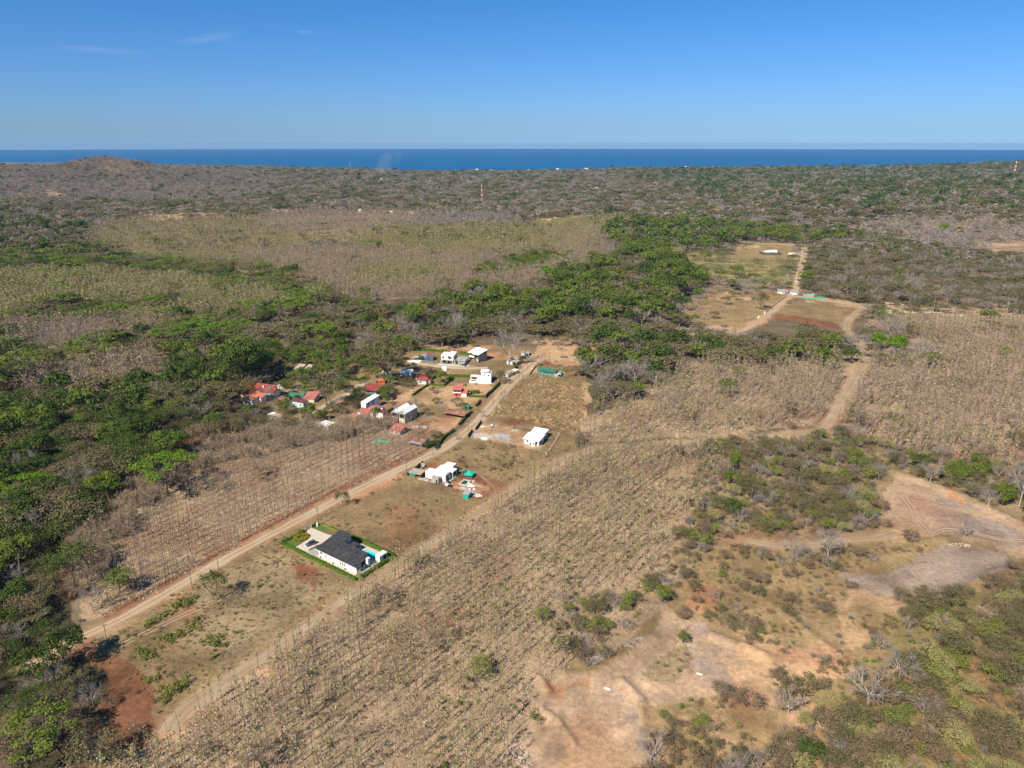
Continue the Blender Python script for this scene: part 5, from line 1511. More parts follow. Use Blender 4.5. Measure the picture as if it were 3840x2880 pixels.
heap(Frame(P('E', 1410, 425), 0), 0, 0, 3.2, .5, M_GRAV, 'flat grey gravel heap on the lot of the twin white house', seed=13)
chunks(Frame(P('E', 1520, 365), 0), 0, 0, 2.2, 1.2, 24, .5, M_RUBBLE, 'small rubble by the far fence of the white house lot', seed=14)
for i, (q, a, b_, c, mt, lb) in enumerate((((1225, 330), 1.6, 1.4, 1.2, R_GREY, 'grey machine crate by the entrance of the white house lot'), ((1245, 318), 1.0, 1.2, 1.5, W_WHITE, 'white water drum box by the entrance of the lot'), ((1135, 318), 2.6, .9, .3, W_WHITE, 'white sheet stack by the net fence'))):
    m = MB(); m.box(-a / 2, a / 2, -b_ / 2, b_ / 2, -.1, c * .8); m.box(-a / 2 + .1, a / 2 - .1, -b_ / 2 + .1, b_ / 2 - .1, c * .8, c); ob = m.build('crate', mt); p = P('E', *q); ob.location = (*p, hz(p)); tag(ob, lb, 'crate')

# ---- green house right of the road end -----------------------------------------------------
Gf = FR('B', (1635, 480), b=(1840, 510))
e = Gf.root('house', (-.5, 16.6, -.6, 7.5), 'long teal house with dark green sheet roof at the end of the road', 'house')
r1 = block(e, (0, 13.2, 0, 6.0), 2.9, W_TEAL, ('gx', 1.0), R_GREEN, oh=.6, wins=[('f', 5.2, 1.2, 1.6, .9), ('f', 7.6, 1.2, 1.6, .9), ('f', 10.5, 1.1, 1.0, 1.0), ('f', .8, 1.2, 1.4, .9)])
block(e, (3.2, 7.2, 2.2, 4.6), 3.6, W_TEAL, ('gx', .6), R_GREEN, oh=.5)
block(e, (14.6, 17.0, 2.0, 5.0), 2.6, W_AQUA, ('shed', 0, .3), W_TEAL, oh=.2, wins=[('f', 15.2, .6, .8, 1.2)])
block(e, (13.4, 16.2, -.6, 1.6), 1.6, W_CONC, ('flat', .05), W_CREAM, oh=.05)
hedge([P('B', 1560, 485), P('B', 1700, 505), P('B', 1795, 530)], .9, 1.0, 'low loose hedge in front of the teal house', 'shrub', seed=21, wild=.4)
hedge([P('B', 1640, 385), P('B', 1690, 378)], 1.5, 1.6, 'small dark hedge behind the left end of the teal house', 'hedge', seed=22, wild=.3)
hedge([P('B', 1930, 440), P('B', 1985, 465)], 1.5, 2.2, 'leafy shrubs right of the teal house', 'mid', seed=23, wild=.5)
hedge([P('B', 1940, 565), P('B', 2030, 580), P('B', 2080, 590)], .8, 1.0, 'low green shrubs on the lawn right of the teal house', 'shrub', seed=24, wild=.5)
fence([P('B', 1535, 495), P('B', 1575, 440), P('B', 1620, 385)], 1.3, M_CONCP, 'short pale fence left of the teal house', 2.4, solid_panel=True, net=W_CREAM)

# ---- orange-red house ----------------------------------------------------------------------
O_ = FR('B', (632, 745), ang=-8)
e = O_.root('house', (-.4, 9.6, -1, 7.4), 'small two-storey orange-red house alone on the dry lawn', 'house')
block(e, (0, 5.2, 0, 6.4), 4.6, W_REDW, ('shed', 0, 1.7), R_PINK, oh=.5, wins=[('f', .5, 3.0, 2.0, 1.3), ('f', 3.0, 3.0, 1.6, 1.3), ('f', 1.6, .1, 1.0, 2.0, 'door')])
m = MB(); m.box(-.1, 5.3, -1.1, -.02, 2.5, 2.65); m.box(-.1, 5.3, -1.1, -1.05, 2.66, 3.3); m.build('balcony', W_WHITE, e)
block(e, (5.25, 9.0, -.2, 3.6), 2.6, W_REDW, ('shed', 0, 1.1), R_PINK, oh=.45, wins=[])
m = MB(); m.box(5.4, 8.9, -.36, -.22, 0, 2.3); m.build('garage_door', W_WHITE, e)
hedge([P('B', 815, 755), P('B', 1000, 760)], 1.3, 1.2, 'clipped green hedge right of the orange-red house', seed=31)
hedge([P('B', 845, 715), P('B', 900, 705), P('B', 930, 715)], 1.9, 2.4, 'leafy bright shrub behind the hedge of the orange-red house', 'mid', seed=32, wild=.5)
hedge([P('B', 690, 610), P('B', 780, 625)], 1.0, 2.0, 'loose green shrubs behind the orange-red house', 'shrub', seed=33, wild=.5)
hedge([P('B', 150, 740), P('B', 250, 670), P('B', 330, 620)], 1.2, 1.3, 'dark hedge running down from the hedged square lawn', 'dark', seed=34, wild=.3)
w_ = empty('garden_wall', (*P('B', 1000, 770), hz(P('B', 1000, 770))), 0, label='brown garden wall at the roadside right of the orange-red house', cat='wall')
a_, b_ = P('B', 1008, 770) - P('B', 1000, 770), P('B', 1050, 715) - P('B', 1000, 770)
for i in range(3):
    m = MB(); u0, u1 = a_ + (b_ - a_) * i / 3, a_ + (b_ - a_) * (i + .97) / 3
    m.prism([(*u0, -.5), (u0[0] + .2, u0[1], -.5), (u1[0] + .2, u1[1], -.5), (*u1, -.5)], [(*u0, 2.3), (u0[0] + .2, u0[1], 2.3), (u1[0] + .2, u1[1], 2.3), (*u1, 2.3)]); m.build('wall_panel', W_CREAM if i == 9 else W_PINK, w_)
# roadside hedges
hedge([P('E', 600, 560), P('E', 680, 450), P('E', 800, 370)], 1.6, 1.3, 'dark roadside hedge from the maroon-roofed house to the dirt turning', 'dark', seed=41)
hedge([P('E', 860, 300), P('E', 960, 190), P('E', 1010, 150)], 1.5, 1.2, 'dark clipped hedge along the road below the tiled shelter', 'dark', seed=42)
hedge([P('E', 1060, 80), P('E', 1110, 20)], 1.5, 1.2, 'dark roadside hedge right of the tiled shelter', 'dark', seed=43)
hedge([P('B', 1010, 760), P('B', 1090, 690), P('B', 1180, 600)], 1.7, 1.3, 'dark roadside hedge below the white villa', 'dark', seed=44)
hedge([P('B', 1250, 520), P('B', 1330, 460), P('B', 1385, 400)], 1.8, 1.6, 'ragged roadside hedge by the shacks', 'dark', seed=45, wild=.5)
# hedged lawn
for i, (a_, b_, lb, mt) in enumerate((((320, 610), (525, 625), 'front', 'hedge'), ((530, 620), (635, 535), 'right', 'dark'), ((420, 520), (300, 605), 'left', 'dark'), ((575, 535), (635, 540), 'short back', 'hedge'))):
    hedge([P('B', *a_), P('B', *b_)], 1.2, 1.2, f'clipped hedge on the {lb} side of the square lawn', mt, seed=51 + i)
hedge([P('B', 320, 475), P('B', 450, 500), P('B', 600, 515), P('B', 860, 520)], 1.8, 1.4, 'long curved bright green hedge between red-roofed house and white villa', seed=56)
hedge([P('B', 180, 205), P('B', 400, 215), P('B', 560, 228)], 1.9, 1.4, 'long green hedge behind the blue house', seed=57)
hedge([P('B', 715, 245), P('B', 815, 255)], 1.9, 1.4, 'green hedge between the two tall white houses', seed=58)
hedge([P('C', 1840, 840), P('C', 1900, 790), P('C', 1965, 745)], 1.6, 1.4, 'bright green hedge left of the twin tall sheds', seed=59)
hedge([P('C', 1740, 650), P('C', 1830, 600)], 1.7, 2.2, 'bright green hedge behind the tall white house', seed=60)
hedge([P('C', 1330, 370), P('C', 1440, 385), P('C', 1545, 400)], 1.8, 1.6, 'bright green hedge right of the green-roofed house', seed=61)
hedge([P('C', 1560, 400), P('C', 1640, 370)], 1.4, 1.4, 'green hedge along the pale village path', seed=62)

# ---- white villa with plunge pool ----------------------------------------------------------
V_ = FR('z', (80, 1300), ang=-3)
e = V_.root('house', (-.3, 15.6, -.3, 10.5), 'bright white stepped villa with round tower at the roadside', 'house')
block(e, (5.6, 15.2, 0, 6.0), 3.4, W_WHITE, ('flat', .3), W_WHITER, oh=.02, wins=[('f', 8.2, 1.6, .5, .5)])
block(e, (8.8, 15.0, 3.2, 9.0), 2.4, W_WHITE, ('flat', .2), W_WHITER, z0=3.56, oh=.02, wins=[('f', 10.0, .5, .9, 1.2), ('f', 12.6, .5, 1.1, 1.2)])
m = MB(); m.tube((9.4, 4.0, 3.5), (9.4, 4.0, 7.2), 1.5, 1.5, 14); m.build('tower', W_WHITE, e)
m = MB(); m.box(7.6, 13.6, 2.6, 9.2, 7.2, 7.4); m.build('roof_canopy', W_WHITER, e)
m = MB(); m.box(0, 5.6, 0, 5.8, -.6, 1.0); m.build('pool_deck', W_WHITE, e)
m = MB(); m.box(1.0, 4.6, 1.6, 4.4, .9, 1.03); pw = m.build('pool_water', M_POOLG, e)
m = MB()
for b_ in ((.8, 4.8, 1.4, 1.6), (.8, 4.8, 4.4, 4.6), (.8, 1.0, 1.6, 4.4), (4.6, 4.8, 1.6, 4.4)): m.box(*b_, 1.0, 1.12)
m.build('pool_rim', W_WHITE, e)
block(e, (.4, 4.8, 6.2, 9.2), 2.8, W_WHITE, ('flat', .1), W_WHITER, oh=.3, open_front=True)
m = MB()
m.prism([(4.2, 0, -.5), (5.6, 0, -.5), (5.6, 5.9, -.5), (4.2, 5.9, -.5)], [(5.5, 0, 3.0), (5.6, 0, 3.0), (5.6, 5.9, 3.0), (5.5, 5.9, 3.0)]); m.build('buttress', W_WHITE, e)
slab_thing('villa_path', V_, [(6, -1.6), (17, -1.6), (17, 0), (6, 0)], M_PAVED, None, None, .05, 'structure')
# ---- two-storey white houses ---------------------------------------------------------------
T_ = FR('B', (490, 350), ang=-12)
e = T_.root('house', (-.5, 20, -1, 11), 'two-storey white house with double carport and low grey wing', 'house')
block(e, (0, 9.4, 1.6, 9.6), 2.7, W_WHITE, ('flat',), W_WHITER, oh=.1)
block(e, (0, 5.2, 0, 8.6), 2.7, W_WHITE, ('shed', 0, .5), W_WHITER, z0=2.9, oh=.4, wins=[('f', .8, .9, 1.6, 1.1), ])
block(e, (5.22, 9.4, .6, 9.6), 2.9, W_WHITE, ('shed', 0, .7), W_WHITER, z0=2.9, oh=.35, wins=[('f', 5.6, .1, 1.9, 2.1, 'door'), ('f', 7.9, .8, .9, 1.0)])
m = MB(); m.box(5.0, 9.6, -.9, .56, 2.78, 2.9); m.box(5.0, 9.6, -.9, -.84, 2.91, 3.7); m.build('balcony', W_WHITE, e)
for x in (.2, 4.9, 9.2): MB().box(x - .15, x + .15, -1.2, -.9, -.5, 2.6).build('carport_post', W_WHITE, e)
m = MB(); m.box(-.3, 10.4, -1.4, 1.58, 2.6, 2.76); m.build('carport_roof', R_GREY, e)
block(e, (10.2, 18.6, -.4, 7.4), 2.5, W_CREAM, ('shed', 0, .9), R_GREY, oh=.5, wins=[('f', 11.0, .1, 2.4, 2.0, 'door'), ('f', 14.4, .1, 2.4, 2.0, 'door'), ('r', 2.0, .9, 1.5, 1.0)])
make_car(T_.w(1.7, .1), T_.a - rad(90), C_DARK, 'dark car under the carport, left of the pair')
make_car(T_.w(4.5, -.2), T_.a - rad(90), C_MAR, 'dark car under the carport, right of the pair')
e = T_.root('garden_shed', (16, 19.4, -5.6, -2.2), 'grey-roofed open shed on the path below the two-storey house', 'shed')
block(e, (16.2, 19.2, -5.4, -2.4), 2.1, W_CONC, ('shed', 0, .3), R_GREY, oh=.4, open_front=True)
heap(T_, 22.0, -3.4, 1.6, 1.1, M_GRAV, 'small grey gravel heap in front of the tall white house', seed=61)
chunks(T_, 25, -3.5, 2.4, 1.2, 26, .5, W_CONC, 'builders clutter in front of the tall white house', seed=62)
slab_thing('carport_apron', T_, [(-1.5, -6), (20, -6.5), (20, -1.5), (-1.5, -1.3)], M_PAVED, None, None, .04, 'structure')
U_ = Frame(P('z', 80, 590), rad(-38))
e = U_.root('house', (-.3, 13.2, -.3, 9.4), 'tall two-storey house with big sloping white roof and raw grey side', 'house')
m = MB()
m.box(0, .25, 0, 9, -.6, 6.9); m.box(10.2, 10.45, -1.5, 9, -.6, 6.2); m.box(.25, 10.2, 8.75, 9, -.6, 7.6); m.box(4.9, 5.15, .3, 8.75, -.6, 6.6)
m.build('wall', W_CONC, e)
m = MB(); m.box(.25, 10.2, 1.2, 8.75, 3.0, 3.2); m.box(.25, 4.9, -.4, 1.2, 3.0, 3.9); m.build('floor_slab', W_WHITE, e)
m = MB(); rpz = lambda y: 6.4 + (y + 2) * .16
rq = [(-.6, -1.2), (5.0, -1.2), (5.0, -2.2), (11.0, -2.2), (11.0, 9.6), (-.6, 9.6)]
m.prism([(x, y, rpz(y)) for x, y in rq], [(x, y, rpz(y) + .16) for x, y in rq]); m.build('roof', W_WHITER, e)
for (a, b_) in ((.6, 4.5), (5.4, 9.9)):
    m = MB(); m.box(a, b_, 2.0, 2.1, 3.25, 5.9); m.build('opening_shade_sheet', M_GLASS, e)  # dark glassy sheet standing in for the shade inside the opening
m = MB(); m.box(.5, 10, 2.4, 2.5, 0, 2.9); m.build('ground_floor_front', W_CREAM, e)
e = Frame(P('B', 498, 440), rad(-8)).root('boundary_sign', (-.2, 3.8, -.6, 1.2), 'white blank panel block standing on the lawn below the pale path', 'sign')
m = MB(); m.box(0, 3.2, 0, .35, -.3, 3.2); m.build('panel', W_WHITE, e)
m = MB(); m.box(3.2, 3.5, 0, 1.6, -.3, 2.6); m.build('side_panel', W_WHITE, e)
# ---- blue house ----------------------------------------------------------------------------
Q_ = FR('B', (285, 320), ang=-10)
e = Q_.root('house', (-9, 8, -1, 9), 'small bright blue house with grey and red sheet roofs', 'house')
block(e, (1.6, 7.2, 0, 5.4), 2.9, W_BLUEW, ('shedx', .6, 0), R_RUST, oh=.35, wins=[('f', 3.0, .8, 1.2, 1.1)])
block(e, (-3.4, 1.58, .2, 5.2), 2.6, W_BLUEW, ('shed', 0, .6), R_GREY, oh=.3, wins=[('f', -2.4, .8, 1.2, 1.0)])
block(e, (-2.4, 1.4, 5.3, 8.4), 3.2, W_BLUEW, ('gx', .7), R_RUST, oh=.3)
block(e, (-9.0, -4.2, -1.2, 2.4), 2.0, W_CONC, ('shed', 0, .4), R_GREY, oh=.3, open_front=True)
# ---- shacks by the road end ----------------------------------------------------------------
K_ = FR('z', (1440, 740), ang=-30)
e = K_.root('shack', (-6.5, 3.6, -.4, 11), 'cluttered grey-roofed shack under the giant leafless tree', 'shack')
block(e, (-.4, 3.4, 0, 4.4), 2.6, W_CREAM, ('shed', 0, .4), R_OLD, oh=.3, open_front=True)
block(e, (-4.6, 2.8, 4.8, 9.8), 3.0, W_CREAM, ('gx', 1.0), R_GREY, oh=.4, wins=[('f', -.6, .8, 1.0, 1.1), ('f', 1.4, .8, 1.0, 1.1)])
block(e, (-5.6, -1.0, .4, 4.4), 2.3, W_WHITE, ('shed', 0, .3), R_GREY, oh=.25, wins=[('f', -4.4, .1, .9, 1.9, 'door')])
K2 = FR('z', (1690, 450), ang=-8)
e = K2.root('shack', (-.5, 6.6, -.5, 5), 'small white shack with black opening at the very end of the road', 'shack')
block(e, (0, 6.0, 0, 4.6), 2.6, W_WHITE, ('gx', .7), R_GREY, oh=.3, wins=[('f', 3.4, .1, 2.2, 1.9, 'door'), ('r', 1, .5, 2, 1.4)])
K3 = FR('z', (1150, 1100), ang=-33)
e = K3.root('shack', (-.5, 5.2, -.5, 12), 'patchwork pale roadside shack beside the white villa', 'shack')
block(e, (0, 3.6, 0, 4.4), 2.5, W_WHITE, ('shed', 0, .4), R_OLD, oh=.35, wins=[('f', .4, .1, .9, 1.9, 'door')])
block(e, (.3, 4.2, 4.6, 8.4), 2.4, W_PINK, ('shedx', .3, 0), R_GREY, oh=.3, wins=[('r', 5.2, .7, 1.2, 1.0)])
block(e, (.8, 4.6, 8.6, 12.6), 2.5, W_CREAM, ('shed', 0, .3), W_CREAM, oh=.3)
# ---- red-roofed house behind the square lawn ------------------------------------------------
N_ = FR('B', (215, 600), ang=-15)
e = N_.root('house', (-.5, 8.6, -.5, 9), 'house with several deep red roofs left of the square lawn', 'house')
block(e, (0, 6.0, 0, 6.0), 3.0, W_BLUE, ('gx', 1.4), R_RED, oh=.5, wins=[('f', 1, .8, 1.4, 1.1)])
block(e, (6.05, 8.4, 1.0, 5.0), 2.4, W_WHITE, ('hip', .9), R_RED, oh=.4, wins=[('f', 6.6, .8, 1.0, 1.0)])
block(e, (-3.6, 2.4, 6.2, 10.2), 3.0, W_CREAM, ('gx', 1.3), R_RED, oh=.5)
# ---- twin tall sheds -----------------------------------------------------------------------
H_ = Frame(P('Y', 1660, 1230), rad(-26))
for i, (x0, lb) in enumerate(((0, 'left tall narrow gabled shed with long white roof'), (5.2, 'right tall narrow gabled shed with long white roof'))):
    e = H_.root('tall_shed', (x0, x0 + 4.2, 0, 13.5), lb, 'shed', group=None)
    bxx = (x0, x0 + 4.2, 0, 13.2)
    r1 = block(e, bxx, 6.2, W_CONC, ('gy', 1.5), W_WHITER, oh=.25, wins=[('f', x0 + .5, 3.3, 3.2, 2.4), ('r', 3, 3.6, 1.2, 1.2)] if i else [('f', x0 + .4, 3.4, 3.4, 2.4)])
    m = MB(); m.box(x0 + .3, x0 + 3.9, -.14, -.02, .05, 2.9); m.build('boarded_front', W_WOOD if not i else W_CREAM, e)
heap(H_, 2.5, -3.4, 2.2, .8, M_GRAV, 'grey rubble heap in front of the twin tall sheds', seed=71)
# ---- pink-roofed cluster -------------------------------------------------------------------
I_ = Frame(P('Y', 1035, 1100), rad(-27))
e = I_.root('house', (-9, 8, -8, 9), 'white house with stepped salmon-pink sheet roofs', 'house')
block(e, (0, 6.2, 0, 6.6), 2.8, W_WHITE, ('shed', 0, 1.4), R_PINK, oh=.4, wins=[('f', 1, .8, 1.2, 1.1)])
block(e, (1.6, 8.2, 7.2, 9.6), 3.9, W_WHITE, ('shed', .3, 0), R_PINK, oh=.4, wins=[('f', 5.6, .5, .8, .8)])
block(e, (-4.4, -.6, -1.8, 3.4), 2.4, W_WHITE, ('shed', 0, .9), R_PINK, oh=.3)
block(e, (-.4, 3.6, -4.4, -.6), 2.1, W_WHITE, ('shed', 0, .8), R_PINK, oh=.3)
block(e, (-3.6, 1.4, -10.4, -6.2), 2.2, W_CREAM, ('shed', 0, .8), R_ORANGE, oh=.3)
block(e, (7.6, 12.6, 1.2, 6.0), 3.3, W_WHITE, ('shedx', .1, .2), R_MAROON, oh=.3, wins=[('f', 8.6, 1.1, .8, .8)])
block(e, (12.65, 14.4, 1.4, 5.0), 2.3, W_CONC, ('shed', 0, .2), R_MAROON, oh=.3, open_front=True)
# ---- tall white shed-roofed house ----------------------------------------------------------
J_ = Frame(P('Y', 955, 960), rad(-38))
e = J_.root('house', (-.3, 5.2, -.4, 11.6), 'tall narrow white house with steep one-way roof', 'house')
block(e, (0, 4.6, 0, 11.2), 6.0, W_WHITE, ('shed', -1.0, 1.3), W_WHITER, oh=.12, wins=[('r', 2.0, 3.4, .7, 1.6), ('r', 5.4, 3.4, 1.0, 2.0), ('f', 1.4, 2.4, .8, 1.0)])
block(e, (-4.4, -.3, 2.0, 9.4), 2.6, W_BLUE, ('shed', .0, .5), R_GREY, oh=.3, wins=[('f', -3.8, .5, 2.6, 1.4)])
# ---- red roof, aqua wall -------------------------------------------------------------------
M_ = FR('Y', (1035, 590), ang=-12)
e = M_.root('house', (-2.2, 8.6, -1.6, 10), 'single-storey aqua house with plain red sheet roof', 'house')
r1 = block(e, (0, 7.8, 0, 8.4), 2.6, W_AQUA, ('shed', 0, 1.2), R_RED, oh=1.0, wins=[('f', 1.6, 1.0, 1.4, .9), ('f', 4.4, 1.0, .9, .9), ('f', 6.2, .1, .9, 2.0, 'door')])
seams(r1, (0, 7.8, 0, 8.4), lambda x, y: 2.6 + 1.2 * y / 8.4, 1.4, R_RED, 1.0)
fence([M_.w(-6.5, -.6), M_.w(-.5, -2.0), M_.w(9.5, -2.6)], 1.0, W_CONC, 'low grey concrete garden wall in front of the aqua house', 2.4, solid_panel=True, net=W_CONC)
# ---- estate with orange and red roofs ------------------------------------------------------
X_ = Frame(P('y', 300, 640), rad(-24))
e = X_.root('house', (-9, 8, -1, 30), 'large old house with orange tiled and deep red roofs by the dark wood', 'house')
block(e, (0, 7.4, 0, 5.0), 3.6, W_WHITE, ('shed', 0, 1.0), R_ORANGE, oh=.5, wins=[('f', 1, .8, 1.6, 1.3), ('f', 4.4, .8, 1.6, 1.3)])
block(e, (-7.0, 2.0, 5.4, 12.4), 3.6, W_WHITE, ('shed', 0, 1.5), R_ORANGE, oh=.5, wins=[('f', -6, 1.0, 1.4, 1.2)])
block(e, (3.0, 9.6, 5.4, 10.6), 3.6, W_WHITE, ('shed', 0, 1.2), R_ORANGE, oh=.4)
block(e, (-9.0, 9.6, 17.0, 23.4), 3.4, W_WHITE, ('shed', 0, 2.2), R_RED, oh=.5)
block(e, (2.4, 9.8, 11.4, 15.6), 3.2, W_CONC, ('flat', .1), R_GREY, oh=.2)
m = MB(); m.prism([(9.4, 21.4, 5.0), (12.4, 20.8, 5.0), (12.4, 23.4, 5.0), (9.4, 23.8, 5.0)], [(9.4, 21.4, 7.4), (11.6, 21.0, 5.4), (11.6, 23.4, 5.4), (9.4, 23.8, 7.4)]); m.build('gable_end', W_WHITE, e)
for x, y in ((-2, 20), (4, 19.2)):
    m = MB(); m.box(x, x + .7, y, y + .7, 4.4, 6.0); m.build('chimney', W_WHITE, e)
# ---- green, red and maroon roofs -----------------------------------------------------------
Y_ = Frame(P('y', 1260, 690), rad(-20))
e = Y_.root('house', (0, 11, 0, 7), 'light blue house with flat maroon roof behind scrub', 'house')
block(e, (0, 10.2, 0, 5.4), 3.6, W_BLUE, ('shedx', .3, 0), R_MAROON, oh=.25, wins=[('r', 1, 1.6, 1.2, 1.2), ('f', 7.6, 1.6, 1.0, .9)])
Y2 = Frame(P('y', 1240, 535), rad(-14))
e = Y2.root('house', (0, 13, 0, 8), 'long house with dark green gable roofs', 'house')
block(e, (0, 10.0, 0, 4.6), 2.5, W_GREENW, ('gx', 1.4), R_GREEN, oh=.5)
block(e, (7.4, 12.6, 3.4, 8.0), 2.7, W_GREENW, ('gy', 1.2), R_GREEN, oh=.45, wins=[('r', 4.4, .8, 1.2, 1.0)])
Y3 = Frame(P('y', 1535, 600), rad(-10))
e = Y3.root('house', (0, 8, 0, 8), 'house with plain faded red roof between green and maroon roofs', 'house')
block(e, (0, 7.4, 0, 8.6), 2.6, W_CREAM, ('shed', 0, 1.7), R_PINK, oh=.4)
Y4 = Frame(P('y', 1010, 610), rad(-15))
e = Y4.root('shed', (0, 5, 0, 5), 'small tumbledown rust-red shed beside the grey half-bare tree', 'shed')
block(e, (0, 4.4, 0, 3.8), 2.0, W_WOOD, ('gx', .7), R_RUST, oh=.3)
Y5 = FR('C', (1190, 460), ang=-14)
e = Y5.root('house', (0, 9, 0, 9), 'house with bright green hipped roofs among village trees', 'house')
block(e, (0, 8.0, 0, 5.4), 2.6, W_CONC, ('hip', 1.4), R_GREENL, oh=.6)
block(e, (2.6, 8.6, 5.0, 9.4), 3.2, W_CONC, ('hip', 1.3), R_GREENL, oh=.5)
Y6 = FR('C', (800, 335), ang=-22)
e = Y6.root('house', (-1, 12, 0, 9), 'old house with two weathered pale roofs hidden in the trees', 'house')
block(e, (-.4, 5.2, 0, 7.2), 3.8, W_CONC, ('shed', 0, 2.4), R_OLD, oh=.3)
block(e, (6.4, 10.6, 3.0, 9.4), 3.8, W_CONC, ('shed', 0, 2.2), R_OLD, oh=.3)
Y7 = FR('C', (1080, 960), ang=-30)
e = Y7.root('house', (-2, 9.5, 0, 6), 'white house with thin flat roof half hidden behind bare branches', 'house')
block(e, (1.6, 8.6, 0, 4.8), 2.9, W_WHITE, ('flat', .1), W_WHITER, oh=.5, wins=[('f', 3, .8, 1.2, 1.1), ('f', 6, .8, 1.2, 1.1)])
block(e, (-3.0, 1.2, .6, 3.6), 2.2, W_WHITE, ('flat', .05), W_WHITER, oh=.2)
Y8 = FR('C', (500, 850), ang=-28)
e = Y8.root('house', (-1, 11, 0, 6), 'cream and white house almost hidden in the scrub', 'house')
block(e, (0, 3.2, 0, 3.4), 2.6, W_WHITE, ('flat', .1), W_WHITER, oh=.3)
block(e, (3.4, 9.6, -1.6, 2.6), 2.4, W_CREAM, ('shed', 0, .6), R_OLD, oh=.3, wins=[('f', 5, .7, 1.3, 1.1)])
Y9 = FR('C', (1850, 350), ang=-12)
e = Y9.root('house', (0, 8, 0, 6), 'white house behind the wide olive umbrella tree, left of two', 'house')
block(e, (0, 6.4, 0, 4.6), 2.8, W_WHITE, ('gx', .9), W_WHITER, oh=.4, wins=[('f', 1, .8, 1.2, 1.0), ('f', 4, .8, 1.2, 1.0)])
Z0_ = FR('C', (2060, 360), ang=-12)
e = Z0_.root('house', (0, 9, 0, 6), 'pale blue and white house behind the wide olive umbrella tree, right of two', 'house')
block(e, (0, 8.0, 0, 5.0), 3.4, W_BLUE, ('shed', 0, .8), W_WHITER, oh=.4, wins=[('f', 1, .8, 1.2, 1.0), ('f', 5, .8, 1.2, 1.0)])
Z1_ = FR('C', (1795, 440), ang=-12)
e = Z1_.root('house', (0, 6, 0, 5), 'small bright red hut beside the pale village path', 'hut')
block(e, (0, 5.0, 0, 4.0), 2.6, W_REDW, ('hip', 1.1), R_ORANGE, oh=.4, wins=[('f', 1.6, .7, 1.2, 1.0)])
# ---- maroon house and pink roof above the bare rows -----------------------------------------
Za = FR('X', (195, 650), ang=-29)
e = Za.root('house', (-.4, 9.4, -2.4, 7), 'low white house with rusty maroon sheet roof by the road', 'house')
block(e, (0, 8.0, 0, 5.8), 2.4, W_WHITE, ('gx', 1.0), R_RUST, oh=.7, wins=[('f', .6, .9, 1.0, .9), ('f', 3.6, .9, 1.2, .9), ('f', 6.2, .1, .9, 1.9, 'door')])
block(e, (0, 8.0, -2.2, -.1), 2.0, W_CREAM, ('shed', -.1, .25), R_GREY, oh=.1, open_front=True)
hedge([Za.w(9.8, -1.5), Za.w(11.5, 3), Za.w(13, 7)], 2.4, 3.0, 'dense green shrubs between the rusty-roofed house and the road', 'dark', seed=81, wild=.5)
Zb = FR('E', (40, 395), ang=-26)
e = Zb.root('house', (-.4, 8, -.4, 7), 'small house with faded pink-red roof above the bare rows', 'house')
block(e, (0, 7.0, 0, 6.4), 2.5, W_PINK, ('shed', 0, 1.1), R_PINK, oh=.5, wins=[('f', 1, .8, 1, .9), ('f', 4, .8, 1, .9)])
fence([P('C', 1745, 1130), P('C', 1920, 1150)], 1.8, M_CONCP, 'green sheet fence panel at the edge of the bare rows', 1.7, solid_panel=True, net=M_GREENNET)
Zc = FR('E', (670, 185), ang=-24)
e = Zc.root('open_shelter', (-.4, 16, -.4, 6), 'long low shelter with dull red tiled roof behind the roadside hedge', 'shelter')
block(e, (0, 14.5, 0, 4.4), 2.2, M_WOODP, ('gx', .9), R_RUST, oh=.5, open_front=True)
Zd = FR('E', (925, 110), ang=-24)
e = Zd.root('kiosk', (0, 3, 0, 3), 'little kiosk with green pyramid roof by the roadside hedge', 'kiosk')
block(e, (0, 2.8, 0, 2.8), 2.2, W_GREENW, ('hip', .8), R_GREENL, oh=.3)
# log stacks
for q, lb in (((395, 335), 'stack of grey logs beside the dirt turning'), ((300, 335), 'smaller stack of grey logs left of the larger one')):
    f_ = FR('E', q, ang=-12); e = f_.root('log_stack', (0, 4.4, 0, 1.8), lb, 'logs', foot=False)
    for r_ in range(3):
        for i in range(5 - r_):
            m = MB(); m.tube((0, .25 + i * .42 + r_ * .21, .2 + r_ * .36), (4.2, .28 + i * .42 + r_ * .21, .2 + r_ * .36), .2, .17, 7); m.build('log', W_CONC, e)
f_ = FR('B', (1900, 290), ang=-6); e = f_.root('log_stack', (0, 5.4, 0, 1.8), 'long dark stack of timber on the track beyond the road end', 'logs', foot=False)
for r_ in range(3):
    for i in range(6 - r_):
        m = MB(); m.tube((0, .25 + i * .42 + r_ * .21, .2 + r_ * .36), (5.4, .28 + i * .42 + r_ * .21, .2 + r_ * .36), .2, .17, 7); m.build('log', M_WOODP, e)
heap(Frame(P('B', 1610, 270), 0), 0, 0, 4.4, 1.3, M_SAND, 'orange sand heap at the end of the road', seed=91, name='sand_heap', el=1.3)
heap(Frame(P('B', 1560, 415), 0), 0, 0, 2.2, 1.0, M_SAND, 'small sand heap left of the teal house', seed=92, name='sand_heap')
heap(Frame(P('B', 180, 330), 0), 0, 0, 4.0, 1.0, M_WHITEST, 'pale gravel spread left of the blue house', seed=93, el=1.5)
